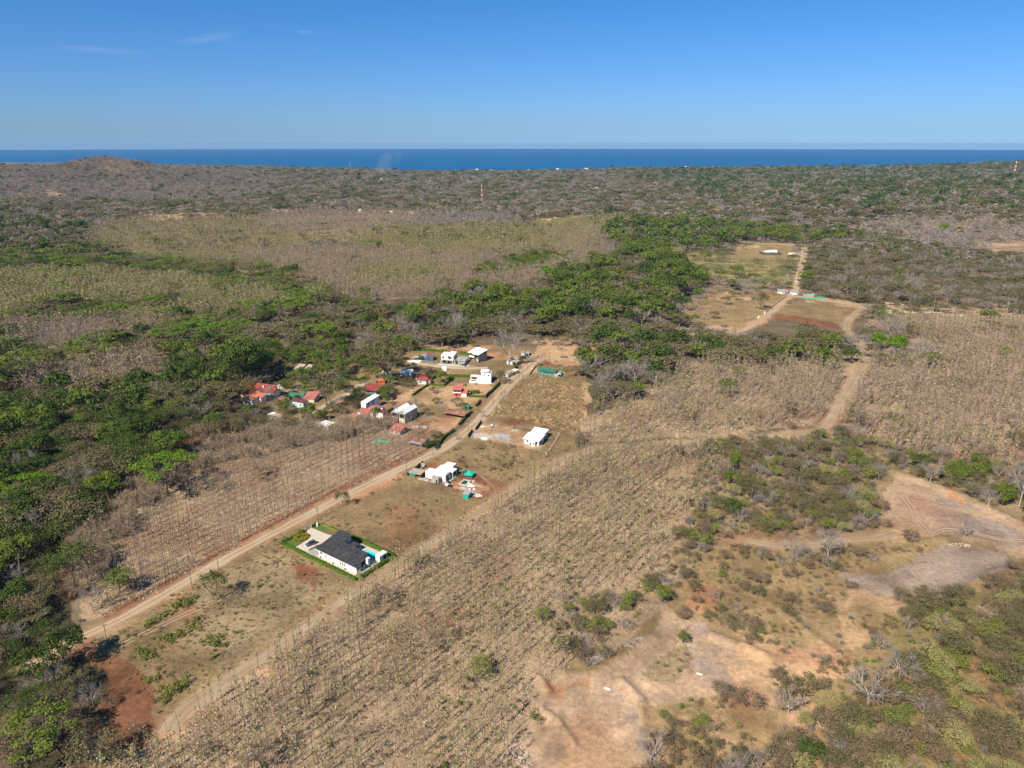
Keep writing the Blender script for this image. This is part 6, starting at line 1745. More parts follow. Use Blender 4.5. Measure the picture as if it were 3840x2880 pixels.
# ---- vehicles -------------------------------------------------------------------------------
RD = math.atan2(*(P('E', 690, 490) - P('E', 560, 600))[::-1])
make_car(P('E', 600, 575), RD + math.pi, C_DARK, 'dark blue SUV parked on the left edge of the dirt road')
make_car(P('C', 865, 478), .3, C_WHITE, 'white car parked beside the bright green tree in the village')
make_car(P('C', 680, 455), -.2, C_MAR, 'dark car parked in the yard under the trees')
make_car(P('J', 1338, 632), rad(-98), C_WHITE, 'white box truck driving down the straight dirt road', 'truck', 'box_truck', 'truck')
make_car(P('K', 370, 385), rad(-8), C_SILV, 'silver car parked on the right-hand dirt road beyond the junction')
# motorcyclist
p = P('J', 1390, 703); z = hz(p) + .15
e = empty('motorcycle', (p[0], p[1], z), rad(-95), label='small dark motorcycle on the dirt road behind the gatehouses', cat='motorcycle')
for x in (-.65, .65):
    m = MB(); m.tube((x, -.06, .3), (x, .06, .3), .3, n=12); m.build('wheel', M_BLACK, e)
m = MB(); m.prism([(-.6, -.12, .55), (.5, -.12, .6), (.3, -.12, .9), (-.5, -.12, .8)], [(-.6, .12, .55), (.5, .12, .6), (.3, .12, .9), (-.5, .12, .8)]); m.build('frame', M_DARKM, e)
m = MB(); m.tube((.55, -.35, 1.05), (.55, .35, 1.05), .03, n=6); m.tube((.6, 0, .4), (.5, 0, 1.05), .04, n=6); m.build('handlebar', M_DARKM, e)
def rider():
    me = bpy.data.meshes.new('person'); bm = bmesh.new()
    J = [(-.15, 0, .85, .16), (-.1, 0, 1.15, .17), (0, 0, 1.42, .17), (.04, 0, 1.56, .07), (.07, 0, 1.72, .12), (0, .2, 1.4, .07), (.28, .28, 1.2, .05), (.5, .3, 1.08, .04), (0, -.2, 1.4, .07), (.28, -.28, 1.2, .05), (.5, -.3, 1.08, .04),
         (.22, .17, .8, .09), (.15, .2, .42, .06), (.3, .2, .36, .05), (.22, -.17, .8, .09), (.15, -.2, .42, .06), (.3, -.2, .36, .05)]
    Ed = [(0, 1), (1, 2), (2, 3), (3, 4), (2, 5), (5, 6), (6, 7), (2, 8), (8, 9), (9, 10), (0, 11), (11, 12), (12, 13), (0, 14), (14, 15), (15, 16)]
    vs = [bm.verts.new(j[:3]) for j in J]
    for a, b in Ed: bm.edges.new((vs[a], vs[b]))
    bm.verts.ensure_lookup_table()
    lay = bm.verts.layers.skin.verify()
    for v, j in zip(bm.verts, J): v[lay].radius = (j[3], j[3]); v[lay].use_root = False
    bm.verts[0][lay].use_root = True
    bm.to_mesh(me); bm.free(); me.materials.append(M_BLUEP)
    o = bpy.data.objects.new('person', me); C.objects.link(o)
    o.modifiers.new('skin', 'SKIN'); s_ = o.modifiers.new('sub', 'SUBSURF'); s_.levels = s_.render_levels = 1
    o.location = (p[0], p[1], z); o.rotation_euler = (0, 0, rad(-95))
    hd = MB(); hd.tube((.07, 0, 1.66), (.07, 0, 1.86), .14, .1, 10); h_ = hd.build('helmet', M_DARKM, o)
    return tag(o, 'motorcyclist in dark blue clothing and helmet riding on the dirt road', 'person')
rider()
# ---- poles ----------------------------------------------------------------------------------
pole(P('D', 717, 330), 9.0, 'power pole with street lamp beside the driveway of the charcoal-roofed house', box=True)
w_ = MB(); w_.box(-.28, .28, -.28, .28, -.3, 1.6); w_.box(-.34, .34, -.34, .34, 1.6, 1.72); ob = w_.build('meter_pillar', W_WHITE); pp = P('D', 712, 338) + np.array([-.2, -.6]); ob.location = (*pp, hz(pp)); tag(ob, 'white meter pillar at the foot of the power pole by the driveway', 'meter box')
pole(P('S', 1497, 275), 9.0, 'wooden power pole with lamp above the lone tree', lamp=True)
pole(P('S', 1700, 120), 5.0, 'thin short post on the far road edge above the lone tree', lamp=False, arm=False)
pole(P('E', 240, 895), 9.0, 'wooden power pole with lamp at the corner of the building site', box=True)
pole(P('E', 550, 660), 4.5, 'thin post at the road edge below the parked SUV', lamp=False, arm=False)
pole(P('E', 968, 430), 9.0, 'power pole with lamp at the entrance of the white house lot', box=True)
pole(P('B', 1410, 570), 6.0, 'thin pole at the roadside near the shacks', lamp=False, arm=False)
pole(P('B', 1628, 520), 11.5, 'tall wooden power pole left of the teal house')
pole(P('B', 1513, 420), 6.0, 'thin pole in the wide end of the road', lamp=False, arm=False)
pole(P('B', 1578, 260), 6.5, 'pole behind the orange sand heap', arm=False, lamp=False)
pole(P('B', 575, 215), 8.0, 'power pole behind the two-storey white house', lamp=False)
pole(P('J', 897, 100), 14, 'pale concrete pole at the far left of the cleared field', mat=M_CONCP, lamp=False)
pole(P('J', 1440, 140), 14, 'pale concrete pole at the far bend of the straight road', mat=M_CONCP, lamp=False)
for i, (q, lb) in enumerate((((1405, 240), 'fourth'), ((1375, 340), 'third'), ((1345, 440), 'second'), ((1300, 620), 'nearest'))):
    pole(P('J', *q), 12, f'{lb} of the power poles lining the straight dirt road', lamp=False, arm=False)
pole(P('J', 1015, 1100), 10, 'wooden power pole on the road below the junction', lamp=False)
pole(P('J', 1195, 930), 9, 'leaning wooden pole by the triangular field', lamp=False, arm=False)
pole(P('K', 332, 362), 14, 'pale power pole at the parked silver car', mat=M_CONCP, lamp=False)
pole(P('K', 1190, 510), 15, 'tall white concrete pole beside the stacked concrete poles', mat=M_CONCP, lamp=False)
pole(P('K', 2010, 545), 15, 'pale greenish pole near the right edge of the picture', mat=M_CONCP, lamp=False)
pole(P('S', 845, 725), 9.5, 'thin wooden pole at the near end of the dirt road', lamp=False)
# ---- junction -------------------------------------------------------------------------------
g1 = FR('J', (1105, 765), ang=-3)
e = g1.root('gatehouse', (-.3, 9, -.3, 6), 'left white gatehouse with grey roof at the junction', 'gatehouse')
block(e, (0, 8.6, 0, 5.2), 3.0, W_WHITE, ('shed', 0, .8), R_GREY, oh=.5, wins=[('f', 3.8, .8, 1.4, 1.3), ('f', 6.6, .1, 1.6, 2.3, 'door')])
g2_ = FR('J', (1278, 778), ang=-3)
e = g2_.root('gatehouse', (-.3, 8, -.3, 6), 'right white gatehouse with grey roof at the junction', 'gatehouse')
block(e, (0, 6.4, 0, 5.2), 3.0, W_WHITE, ('shed', 0, .8), R_GREY, oh=.5, wins=[('f', 4.8, .8, 1.0, 1.3)])
g3 = FR('J', (1210, 755), ang=0)
e = g3.root('entrance_arch', (0, 5, 0, 2), 'terracotta-roofed entrance arch between the two gatehouses', 'arch', foot=False)
m = MB(); m.box(.2, .8, 0, 1.2, -.3, 3.6); m.box(4.0, 4.6, 0, 1.2, -.3, 3.6); m.build('piers', W_CREAM, e)
m = MB(); m.box(0, 4.8, -.2, 1.4, 3.6, 4.2); m.build('roof', R_ORANGE, e)
g4 = FR('J', (1430, 810), ang=-4)
e = g4.root('unfinished_house', (-.5, 13, -.5, 8), 'raw concrete building shell right of the gatehouses', 'house')
m = MB(); m.box(.8, 11, 1.5, 1.7, -.3, 3.6); m.box(.8, 1.0, 1.7, 7, -.3, 3.6); m.box(11, 11.2, 1.5, 7, -.3, 3.6); m.box(.8, 11.2, 7, 7.2, -.3, 3.6); m.box(5.6, 5.8, 1.7, 7, -.3, 3.6); m.build('wall', W_CONC, e)
m = MB(); m.box(1.6, 10, 4.6, 7.6, 3.6, 3.75); m.build('roof_slab', W_DARKC, e)
fence([P('J', 1425, 828), P('J', 1560, 838), P('J', 1710, 842)], 1.8, M_GREENNET, 'green net fence in front of the concrete shell', 3.5, solid_panel=True, net=M_GREENNET)
fence([P('J', 1710, 840), P('J', 1600, 795), P('J', 1560, 775)], 1.8, M_GREENNET, 'green net fence running back behind the concrete shell', 3.5, solid_panel=True, net=M_GREENNET)
fence([P('J', 1395, 790), P('J', 1432, 775)], 1.8, M_GREENNET, 'short green net fence left of the concrete shell', 3.0, solid_panel=True, net=M_GREENNET)
fence([P('J', 940, 1005), P('J', 1010, 945), P('J', 1195, 815)], 1.5, W_DARKC, 'dark ranch fence along the road below the gatehouses', 3.0, rails=3, r=.14)
fence([P('J', 730, 1110), P('J', 800, 1080)], 1.5, W_DARKC, 'short dark fence beside the second white gate pillar', 3.0, rails=3, r=.14)
for q, lb in (((922, 1030), 'white gate pillar at the start of the dark ranch fence'), ((842, 1085), 'second white gate pillar lower down the road')):
    m = MB(); m.box(-.45, .45, -.45, .45, -.3, 2.3); m.box(-.55, .55, -.55, .55, 2.3, 2.5); ob = m.build('gate_pillar', W_WHITE); p = P('J', *q); ob.location = (*p, hz(p)); tag(ob, lb, 'pillar')
fence([P('J', 700, 712), P('J', 900, 706), P('J', 1100, 715)], 1.6, W_DARKC, 'dark wall line behind the park trees', 4.0, solid_panel=True)
c1 = FR('J', (902, 265), ang=-2)
e = c1.root('walled_compound', (-.3, 29, -.3, 16), 'dark-walled compound with white wing-shaped roof in the cleared field', 'compound')
L2 = 30
m = MB(); m.box(0, L2 * .92, 0, .4, -.5, 3.0); m.box(0, .4, .4, 20, -.5, 3.0); m.box(L2 * .92 - .4, L2 * .92, .4, 16, -.5, 3.0); m.build('wall', W_DARKC, e)
m = MB(); m.prism([(6, 10, 3), (22, 6, 3), (23, 12, 3), (5, 17, 3)], [(6, 10, 3.3), (22, 6, 6.0), (23, 12, 6.2), (5, 17, 3.6)]); m.build('roof', W_WHITER, e)
m = MB(); m.box(7, 20, 9, 13, -.3, 3.0); m.build('house_body', W_CONC, e)
m = MB(); m.box(26.5, 27.6, -.12, -.01, 0, 2.9); m.build('door', R_RED, e)
c2 = FR('J', (1240, 262), ang=-6)
e = c2.root('low_building', (-.3, 24, -6, 6), 'low white and grey blocks beside the straight road', 'building')
block(e, (0, 9, 0, 6), 1.8, W_WHITE, ('flat', .1), W_WHITER, oh=.2); block(e, (9.4, 22, -4, 2.4), 1.6, W_CONC, ('flat', .1), R_GREY, oh=.2)
c3 = FR('J', (0, 1300), ang=-2)
e = c3.root('house', (-14, 12, -1, 9), 'cream house with dark tiled roof among trees below the junction', 'house')
block(e, (-12, 7.4, 0, 7), 3.0, W_CREAM, ('hip', 1.8), R_OLD, oh=.6, wins=[('f', 1, .8, 1.4, 1.2), ('f', 4.6, .1, 1.6, 2.2, 'door'), ('f', -6, .8, 1.4, 1.2)])
block(e, (7.45, 13, 1.5, 5.5), 2.4, W_CREAM, ('shed', 0, .4), R_DARK, oh=.5, open_front=True)
for q, a0, lb in (((1340, 730 + 0), -6, None),):
    pass
c4 = Frame(P('V', 1345, 738), rad(-5))
e = c4.root('house', (-.3, 8, -.3, 5), 'small white-roofed house in the grey trees left of the upper road', 'house')
block(e, (0, 7, 0, 4.6), 2.8, W_CREAM, ('gx', 1.0), W_WHITER, oh=.5, wins=[('f', 1, .8, 1.2, 1.1)])
c5 = Frame(P('V', 1262, 735), rad(-5))
e = c5.root('shack', (-.3, 6, -.3, 5), 'small grey shack in the trees right of the road end', 'shack')
block(e, (0, 5, 0, 4), 2.4, W_CONC, ('gx', .8), R_GREY, oh=.4)
# stacked concrete poles
def pole_stack(k, a, b, n, rows, label, r=.22, side=1):
    p, q = P(k, *a), P(k, *b); d = q - p; L = np.linalg.norm(d); ang = math.atan2(d[1], d[0])
    e = empty('concrete_pole_stack', (p[0], p[1], hz(p) + .1), ang, label=label, cat='pole stack')
    for j in range(rows):
        for i in range(n):
            m = MB(); m.tube((.3 * (i % 3), i * r * 2.3 * side, r + j * r * 1.9), (L - .3 * (i % 2), i * r * 2.3 * side, r + j * r * 1.9), r, r * .75, 8); m.build('concrete_pole', M_CONCP, e)
    FOOT.append((p[0], p[1], math.cos(ang), math.sin(ang), 0, L, min(0, side * n * r * 2.3), max(0, side * n * r * 2.3)))
pole_stack('K', (572, 492), (755, 500), 4, 1, 'leftmost pale concrete poles lying along the road', .35)
pole_stack('K', (685, 545), (668, 500), 4, 1, 'short concrete poles lying end-on, left of the pair', .35)
pole_stack('K', (745, 548), (715, 505), 5, 1, 'short concrete poles lying end-on, right of the pair', .35)
pole_stack('K', (810, 515), (1005, 528), 6, 1, 'widest row of pale concrete poles below the road', .35)
pole_stack('K', (650, 412), (820, 430), 4, 1, 'row of cream poles on the far side of the road, left half', .35)
pole_stack('K', (815, 430), (990, 450), 3, 1, 'row of cream poles on the far side of the road, right half', .35)
pole_stack('K', (1060, 515), (1310, 525), 3, 1, 'thin row of cream poles right of the widest row', .35)
pole_stack('K', (1290, 545), (1545, 558), 2, 1, 'farthest right pair of cream poles by the road', .3)
# ---- masts ----------------------------------------------------------------------------------
M_MR = solid("mast_red_paint", (.55, .10, .06), .6, .05); M_MW = solid("mast_white_paint", (.72, .70, .68), .6, .05)
def mast(p, h, w, label, nseg=7, far=1.0):
    z = hz(p)
    e = empty('radio_mast', (p[0], p[1], z), .4, label=label, cat='mast')
    t = .12 * far
    for k in range(nseg):
        m = MB(); z0, z1 = h * k / nseg, h * (k + 1) / nseg
        w0, w1 = w * (1 - .7 * k / nseg), w * (1 - .7 * (k + 1) / nseg)
        c0 = [(sx * w0, sy * w0, z0) for sx, sy in ((-1, -1), (1, -1), (1, 1), (-1, 1))]; c1 = [(sx * w1, sy * w1, z1) for sx, sy in ((-1, -1), (1, -1), (1, 1), (-1, 1))]
        for i in range(4):
            m.tube(c0[i], c1[i], t * 1.4, n=4); m.tube(c0[i], c1[(i + 1) % 4], t, n=4); m.tube(c0[(i + 1) % 4], c1[i], t, n=4); m.tube(c1[i], c1[(i + 1) % 4], t, n=4)
        m.build('mast_section', M_MR if k % 2 else M_MW, e)
    m = MB()
    for a in range(3): m.box(math.cos(a * 2.1) * 1.6 - .25, math.cos(a * 2.1) * 1.6 + .25, math.sin(a * 2.1) * 1.6 - .25, math.sin(a * 2.1) * 1.6 + .25, h - 3, h - .5)
    m.tube((0, 0, h), (0, 0, h + 4), .12 * far, n=5); m.build('antennas', M_MW, e)
mast(P('M', 897, 432), 46, 1.9, 'red and white lattice mast in the middle of the far woods', far=1.3)
mast(P('M', 57, 232), 42, 1.6, 'small distant mast near the coast, left of centre', far=2.0, nseg=5)
pm_ = P('F', 2148, 262); mast(pm_, 60, 3.4, 'lattice mast on the far right hill by the sea', far=2.2)
# ---- far houses -----------------------------------------------------------------------------
FH = [('N', 1765, 507, 60, W_WHITE, R_GREY, 'long pale shed on the left of the far hamlet'), ('N', 1805, 500, 34, W_PINK, R_PINK, 'pink-roofed far house behind the long pale shed'), ('N', 1830, 508, 22, W_WHITE, W_CREAM, 'small cream far house right of the long pale shed'),
      ('N', 985, 435, 20, W_WHITE, W_WHITER, 'lone white roof in the woods below the far hill'), ('N', 900, 525, 18, W_CREAM, R_ORANGE, 'small orange-roofed hut left end of the tan field'), ('N', 965, 520, 30, W_CREAM, R_OLD, 'thatched-looking hut on the tan field'),
      ('M', 118, 504, 34, W_WHITE, W_WHITER, 'white far house at the left of the middle hamlet'), ('M', 213, 510, 20, W_BLUE, R_ORANGE, 'two-tone blue far house with orange roof in the middle hamlet'), ('M', 320, 515, 28, W_CREAM, W_CREAM, 'cream far house right of the blue one'),
      ('M', 448, 520, 52, W_CREAM, R_OLD, 'long brown-roofed far shed at the right of the middle hamlet'), ('M', 560, 447, 34, W_WHITE, R_RED, 'red-roofed far house beyond the middle hamlet'), ('M', 652, 452, 22, W_WHITE, W_WHITER, 'white far house left of the tall mast'), ('M', 775, 455, 16, W_CREAM, W_CREAM, 'tiny cream far house just left of the tall mast'),
      ('M', 975, 468, 18, W_CREAM, R_ORANGE, 'orange-roofed far house right of the tall mast'), ('M', 1625, 358, 30, W_CREAM, W_CREAM, 'yellowish far building in the right woods'), ('M', 2010, 325, 30, W_WHITE, W_WHITER, 'white far houses row in the right woods, left piece'), ('M', 2050, 322, 22, W_WHITE, W_WHITER, 'white far houses row in the right woods, right piece'), ('M', 1825, 592, 16, W_WHITE, R_GREY, 'small grey-roofed house by the bright trees'),
      ('M', 260, 298, 26, W_WHITE, W_WHITER, 'white roof under the faint smoke'), ('F', 400, 252, 22, W_CREAM, R_ORANGE, 'orange-roofed house near the coast'), ('F', 272, 346, 12, W_WHITE, W_WHITER, 'white house speck in the far right woods, nearer one'), ('F', 150, 320, 22, W_WHITE, W_WHITER, 'white house speck in the far right woods, farther one'), ('F', 52, 218, 20, W_WHITE, W_WHITER, 'white building on the shoreline right of centre'), ('F', 1245, 212, 46, W_CONC, R_GREY, 'large pale domed building on the right shoreline'),
      ('M', 865, 238, 30, W_WHITE, W_WHITER, 'white building at the shoreline in the centre'), ('M', 1195, 241, 20, W_WHITE, W_WHITER, 'white speck on the shoreline, centre right'), ('M', 1380, 232, 26, W_WHITE, W_WHITER, 'white hotel-like block on the shoreline'), ('M', 1560, 234, 40, W_CREAM, W_WHITER, 'long cream block on the shoreline'), ('M', 960, 240, 26, W_WHITE, W_WHITER, 'second white building at the shoreline in the centre'),
      ('L', 1460, 552, 62, W_CONC, R_GREY, 'grey sheet roof in the trees left of the tallest dark tree'), ('L', 1715, 508, 30, W_CONC, R_GREY, 'light grey roof strip behind the tallest dark tree'), ('M', 1745, 1285, 40, W_PINK, W_WHITER, 'white tent-like roof in the wood behind the village'), ('M', 1835, 1310, 36, W_CREAM, W_CREAM, 'cream roof in the wood behind the village'), ('F', 250, 500, 44, W_CREAM, R_ORANGE, 'terracotta roof line in the far right woods'), ('F', 530, 503, 60, W_CREAM, R_ORANGE, 'long terracotta roof in the far right woods')]
for k, x, y, wpx, wm_, rm_, lb in FH:
    p = P(k, x, y); sl = math.hypot(p[0], p[1]); w_ = wpx / _Z[k][2] / FOC * sl * .62
    f_ = Frame(p, rad(-6 + (x * 7 % 23) - 10)); d_ = min(14, max(5, w_ * .6)); h_ = min(7, max(3, w_ * .22)) + (3 if sl > 1500 else 0)
    e = f_.root('far_house', (-w_ / 2, w_ / 2, -d_ / 2, d_ / 2), lb, 'house', z=hz(p))
    FOOT.append((p[0], p[1], 1, 0, -w_ * .6, w_ * .6, -sl * .02 - 6, d_))
    block(e, (-w_ / 2, w_ / 2, -d_ / 2, d_ / 2), h_, wm_, ('gx', h_ * .3), rm_, oh=.6, wins=[('f', -w_ * .3, h_ * .3, w_ * .15, h_ * .35), ('f', w_ * .1, h_ * .3, w_ * .15, h_ * .35)])
# keep low building lots clear of wild trees
for fr_, bx_ in ((B, (-9.5, 34, -12, 14)), (D_, (-24, 12, -3, 20)), (Gf, (-4, 18, -4, 9)), (O_, (-3, 12, -6, 9)), (V_, (-2, 17, -8, 12)), (T_, (-2, 22, -9, 12))):
    FOOT.append((fr_.o[0], fr_.o[1], fr_.c, fr_.s, *bx_))

for fr_, x, y, z_, lb in ((K_, 2.2, -1.2, 0, 'black water tank beside the cluttered grey-roofed shack'), (Z1_, -1.4, 1.5, 0, 'black water tank beside the small bright red hut'), (Gf, 17.6, 1.0, 0, 'black water tank at the right end of the teal house'), (B, 13.6, -.8, 0, 'black water tank at the corner of the unfinished white house')):
    p = fr_.w(x, y); m = MB(); m.tube((0, 0, 0), (0, 0, 1.3), .6, .6, 14); m.tube((0, 0, 1.3), (0, 0, 1.5), .55, .25, 14); ob = m.build('water_tank', M_DARKM); ob.location = (*p, hz(p)); tag(ob, lb, 'water tank')

UF = Frame(P('U', 730, 800), rad(35))
chunks(UF, 0, 0, 7, 1.8, 130, .16, M_BARKG, 'heap of uprooted pale branches along the rim of the clearing', 'brush_pile', 101, 'brush pile', .9, 9)
chunks(Frame(P('U', 1010, 690), rad(30)), 0, 0, 5, 1.6, 80, .16, M_BARKG, 'heap of grey branches higher on the rim of the clearing', 'brush_pile', 102, 'brush pile', .8, 9)
chunks(Frame(P('U', 100, 1560), rad(-60)), 0, 0, 5, 2.2, 90, .25, M_ROCK, 'pale rocks and roots at the bottom rim of the clearing', 'brush_pile', 103, 'brush pile', .8, 5)
chunks(Frame(P('Q', 1660, 1285), rad(-8)), 0, 0, 5, 1.5, 40, .5, M_ROCK, 'pile of pale boulders between the two right-hand pads', 'rocks', 106, 'rocks', .7, 1.2)
chunks(Frame(P('W', 350, 1500), rad(0)), 0, 0, 6, 2.5, 50, .2, M_BARKG, 'dead branches lying near the bottom edge', 'brush_pile', 108, 'brush pile', .6, 7)
for q, r_, lb in (((780, 1045), 1.0, 'white limestone slab lying in the clearing'), ((1497, 930), .9, 'pale flat rock in the right half of the clearing')):
    bm = bmesh.new(); bmesh.ops.create_icosphere(bm, subdivisions=2, radius=1)
    for v in bm.verts: v.co = Vector((v.co.x * r_, v.co.y * r_ * .45, v.co.z * .3)) * (1 + .25 * math.sin(v.co.x * 5 + v.co.y * 9))
    me = bpy.data.meshes.new('rock'); bm.to_mesh(me); bm.free(); me.materials.append(M_WHITEST); ob = bpy.data.objects.new('rock', me); C.objects.link(ob)
    p = P('U', *q); ob.location = (*p, hz(p) + .15); ob.rotation_euler = (0, 0, -.5); tag(ob, lb, 'rock')
# ------------------------------------------------------------------ where the plants stand
ZONES = []
def zone(pts, mix, sp, sc=(.8, 1.2), rows=False, dens=1.0, lab=None, k='V', jit=.42, hs=(.85, 1.15), pad=3.0):
    ZONES.append(dict(poly=PL(k, pts), mix=mix, sp=sp, sc=sc, rows=rows, dens=dens, lab=lab, jit=jit, hs=hs, pad=pad))
FARMIX = [('bare', .40), ('baret', .07), ('olive', .24), ('oumb', .11), ('oliveb', .10), ('oldk', .04), ('gdark', .035), ('gmid', .005)]
NEARMIX = [('olive', .3), ('oliveb', .3), ('olg', .16), ('twigs', .12), ('baret', .12)]
# the wood in general is zone -1; the later a zone stands here the more it counts
zone([(1300, 362), (2500, 362), (2500, 470), (1800, 475), (1500, 430)], [('bare', .34), ('olive', .24), ('gdark', .05), ('oldk', .07), ('oumb', .15), ('oliveb', .15)], 19, (1.6, 2.4))
zone([(-300, 330), (0, 335), (200, 330), (420, 345), (600, 400), (500, 440), (200, 430), (-300, 440)], [('bare', .58), ('baret', .06), ('oliveb', .2), ('olive', .13), ('gdark', .03)], 13, (1.0, 1.5), lab='on the far hill')
zone([(0, 480), (180, 497), (210, 545), (160, 565), (0, 600), (-200, 620), (-200, 470)], [('olive', .3), ('bare', .22), ('oliveb', .1), ('oumb', .15), ('gdark', .2), ('baret', .05)], 12, (1., 1.5))
zone([(0, 590), (150, 562), (450, 560), (640, 600), (700, 650), (500, 690), (200, 705), (0, 725), (-300, 760), (-300, 620)], [('tyel', .70), ('tpale', .16), ('ttan', .12), ('olive', .012), ('raindark', .003), ('rain', .003)], 4.6, (1.0, 1.3), rows=True, lab='in the yellow-green plantation on the left')
zone([(180, 498), (300, 478), (720, 468), (720, 520), (520, 560), (300, 565), (200, 545)], [('ttan', .4), ('tyel', .55), ('olive', .02), ('bare', .03)], 5.5, (.9, 1.2), rows=True)
zone([(560, 468), (780, 458), (1000, 470), (1080, 490), (900, 505), (720, 525), (600, 505)], [('ttan', .92), ('bare', .08)], 6, (1., 1.3), rows=True)
zone([(850, 490), (950, 463), (1090, 468), (1140, 495), (1000, 520), (880, 512)], [('bare', .85), ('olive', .15)], 9, (.9, 1.2))
zone([(720, 522), (900, 492), (1140, 492), (1250, 475), (1420, 475), (1300, 500), (1245, 540), (1285, 548), (1000, 562), (760, 548)], [('tyel', .66), ('tpale', .24), ('ttan', .09), ('olive', .01)], 4.8, (1., 1.35), rows=True, lab='in the yellow-green plantation in mid picture')
zone([(500, 560), (700, 540), (1000, 560), (1280, 543), (1315, 560), (1180, 612), (1000, 650), (850, 655), (720, 640), (640, 600)], [('ttan', .72), ('tpale', .16), ('tyel', .11), ('bare', .01)], 4.4, (1., 1.3), rows=True, lab='in the tan plantation in mid picture')
zone([(760, 585), (900, 575), (960, 600), (860, 625), (760, 620)], [('tyel', .7), ('tpale', .3)], 4.6, (1., 1.2), rows=True)
zone([(1020, 585), (1130, 560), (1230, 552), (1220, 570), (1080, 612), (1030, 610)], [('gdark', .3), ('gmid', .5), ('olive', .2)], 9, (.7, 1.))
zone([(840, 695), (1000, 645), (1200, 603), (1330, 562), (1290, 500), (1350, 487), (1540, 480), (1640, 498), (1610, 522), (1540, 540), (1500, 560), (1525, 610), (1500, 690), (1350, 705), (1250, 725), (1100, 700), (900, 722)], [('gdark', .22), ('gmid', .20), ('olive', .22), ('oldk', .06), ('bare', .20), ('oumb', .10)], 13, (1.35, 2.0), lab='in the green belt', hs=(.72, 1.05))
zone([(1500, 480), (1700, 500), (1860, 515), (1760, 530), (1600, 520)], [('gdark', .3), ('gmid', .25), ('olive', .25), ('bare', .2)], 11, (.9, 1.3))
zone([(0, 722), (200, 702), (500, 690), (700, 650), (850, 690), (900, 757), (760, 765), (640, 795), (560, 760), (420, 800), (250, 850), (0, 870), (-300, 900), (-300, 740)], [('olive', .28), ('oumb', .16), ('bare', .12), ('oliveb', .08), ('gdark', .12), ('rain', .05), ('raindark', .07), ('tpale', .06), ('ttan', .06)], 11.5, (1.2, 1.8), hs=(.65, .85), lab='in the mixed wood on the left')
zone([(10, 700), (130, 695), (240, 705), (250, 745), (120, 760), (20, 755)], [('ttan', .9), ('bare', .1)], 4.2, (1., 1.25), rows=True)
zone([(250, 700), (420, 700), (560, 685), (640, 655), (600, 700), (480, 740), (300, 745)], [('ttan', .5), ('tpale', .3), ('tyel', .2)], 4.6, (1., 1.25), rows=True)
zone([(0, 880), (60, 830), (200, 790), (330, 770), (440, 795), (420, 830), (360, 850), (330, 872), (150, 872), (0, 945), (-250, 1000), (-250, 900)], [('ttan', .68), ('tpale', .14), ('bare', .05), ('olive', .02)], 4.0, (1., 1.3), rows=True, lab='in the tan plantation above the dark wood')
zone([(330, 765), (420, 760), (420, 800), (360, 810)], [('olive', .6), ('gmid', .4)], 9)
zone(VJ, [('gdark', .22), ('gmid', .08), ('oldk', .28), ('olive', .13), ('oumb', .03), ('oliveb', .06), ('bare', .15), ('olg', .05)], 8.8, (1.0, 1.7), hs=(.7, 1.15), lab='in the dark wood on the left')
zone([(-300, 860), (0, 880), (0, 1420), (-300, 1400)], [('gdark', .3), ('gmid', .1), ('oldk', .4), ('oumb', .2)], 8, (.8, 1.25))
zone([(500, 860), (560, 850), (640, 880), (760, 905), (850, 950), (800, 965), (640, 935), (600, 940), (430, 975)], [('olive', .46), ('oliveb', .24), ('gmid', .08), ('bare', .14), ('baret', .08)], 7, (.6, .9), lab='between the dark wood and the houses')
zone([(-150, 1400), (0, 1390), (190, 1385), (225, 1430), (200, 1470), (150, 1500), (170, 1560), (120, 1640), (60, 1720), (-200, 1760)], [('olive', .2), ('oldk', .26), ('oliveb', .14), ('bare', .14), ('gdark', .26)], 7.5, (.7, 1.1), lab='in the lower left corner')
zone([(160, 1385), (215, 1400), (235, 1440), (200, 1500), (215, 1560), (180, 1600), (150, 1560), (190, 1480)], [('baret', .2), ('tthin', .65), ('olive', .15)], 5, (.7, 1.0), dens=.5)
zone([(150, 1640), (250, 1610), (340, 1640), (340, 1750), (150, 1750)], [('baret', .1), ('tthin', .75), ('olive', .15)], 4.0, (.7, 1.1), dens=.6)
zone([(205, 1340), (168, 1195), (330, 1045), (440, 980), (640, 940), (780, 920), (835, 905), (930, 950), (945, 970), (850, 1012), (640, 1115), (430, 1228), (250, 1330)], [('tpole', .93), ('tthin', .05), ('gmid', .004), ('baret', .016)], 4.3, (.85, 1.05), rows=True, jit=.16, lab='in the bare rows left of the road')
zone([(155, 1290), (150, 1195), (330, 1035), (440, 975), (640, 930), (780, 912), (850, 925), (780, 945), (640, 968), (450, 1010), (350, 1070), (230, 1190), (215, 1320)], [('ttan', .3), ('baret', .38), ('tthin', .2), ('tpale', .12)], 3.6, (.8, 1.05), lab='along the back edge of the bare rows')
TB = [('oldk', .28), ('olive', .2), ('oumb', .12), ('raindark', .14), ('gdark', .1), ('rain', .06), ('bare', .1)]
for q in ([(0, 545), (160, 540), (300, 560), (440, 575), (640, 600), (700, 640), (640, 650), (450, 612), (250, 592), (0, 600)], [(0, 690), (120, 668), (280, 668), (380, 650), (420, 672), (300, 700), (150, 705), (0, 715)], [(300, 745), (420, 700), (520, 690), (600, 690), (560, 730), (450, 760), (350, 775)], [(60, 765), (150, 775), (250, 760), (260, 790), (120, 800)]):
    zone(q, TB, 13, (1.3, 1.9), dens=.8, hs=(.55, .75), lab='in the tree bands across the left plantations')
zone([(960, 620), (1100, 598), (1180, 600), (1200, 625), (1050, 645), (960, 650)], [('ttan', .7), ('tpale', .2), ('olive', .1)], 4.4, (1., 1.3), rows=True)
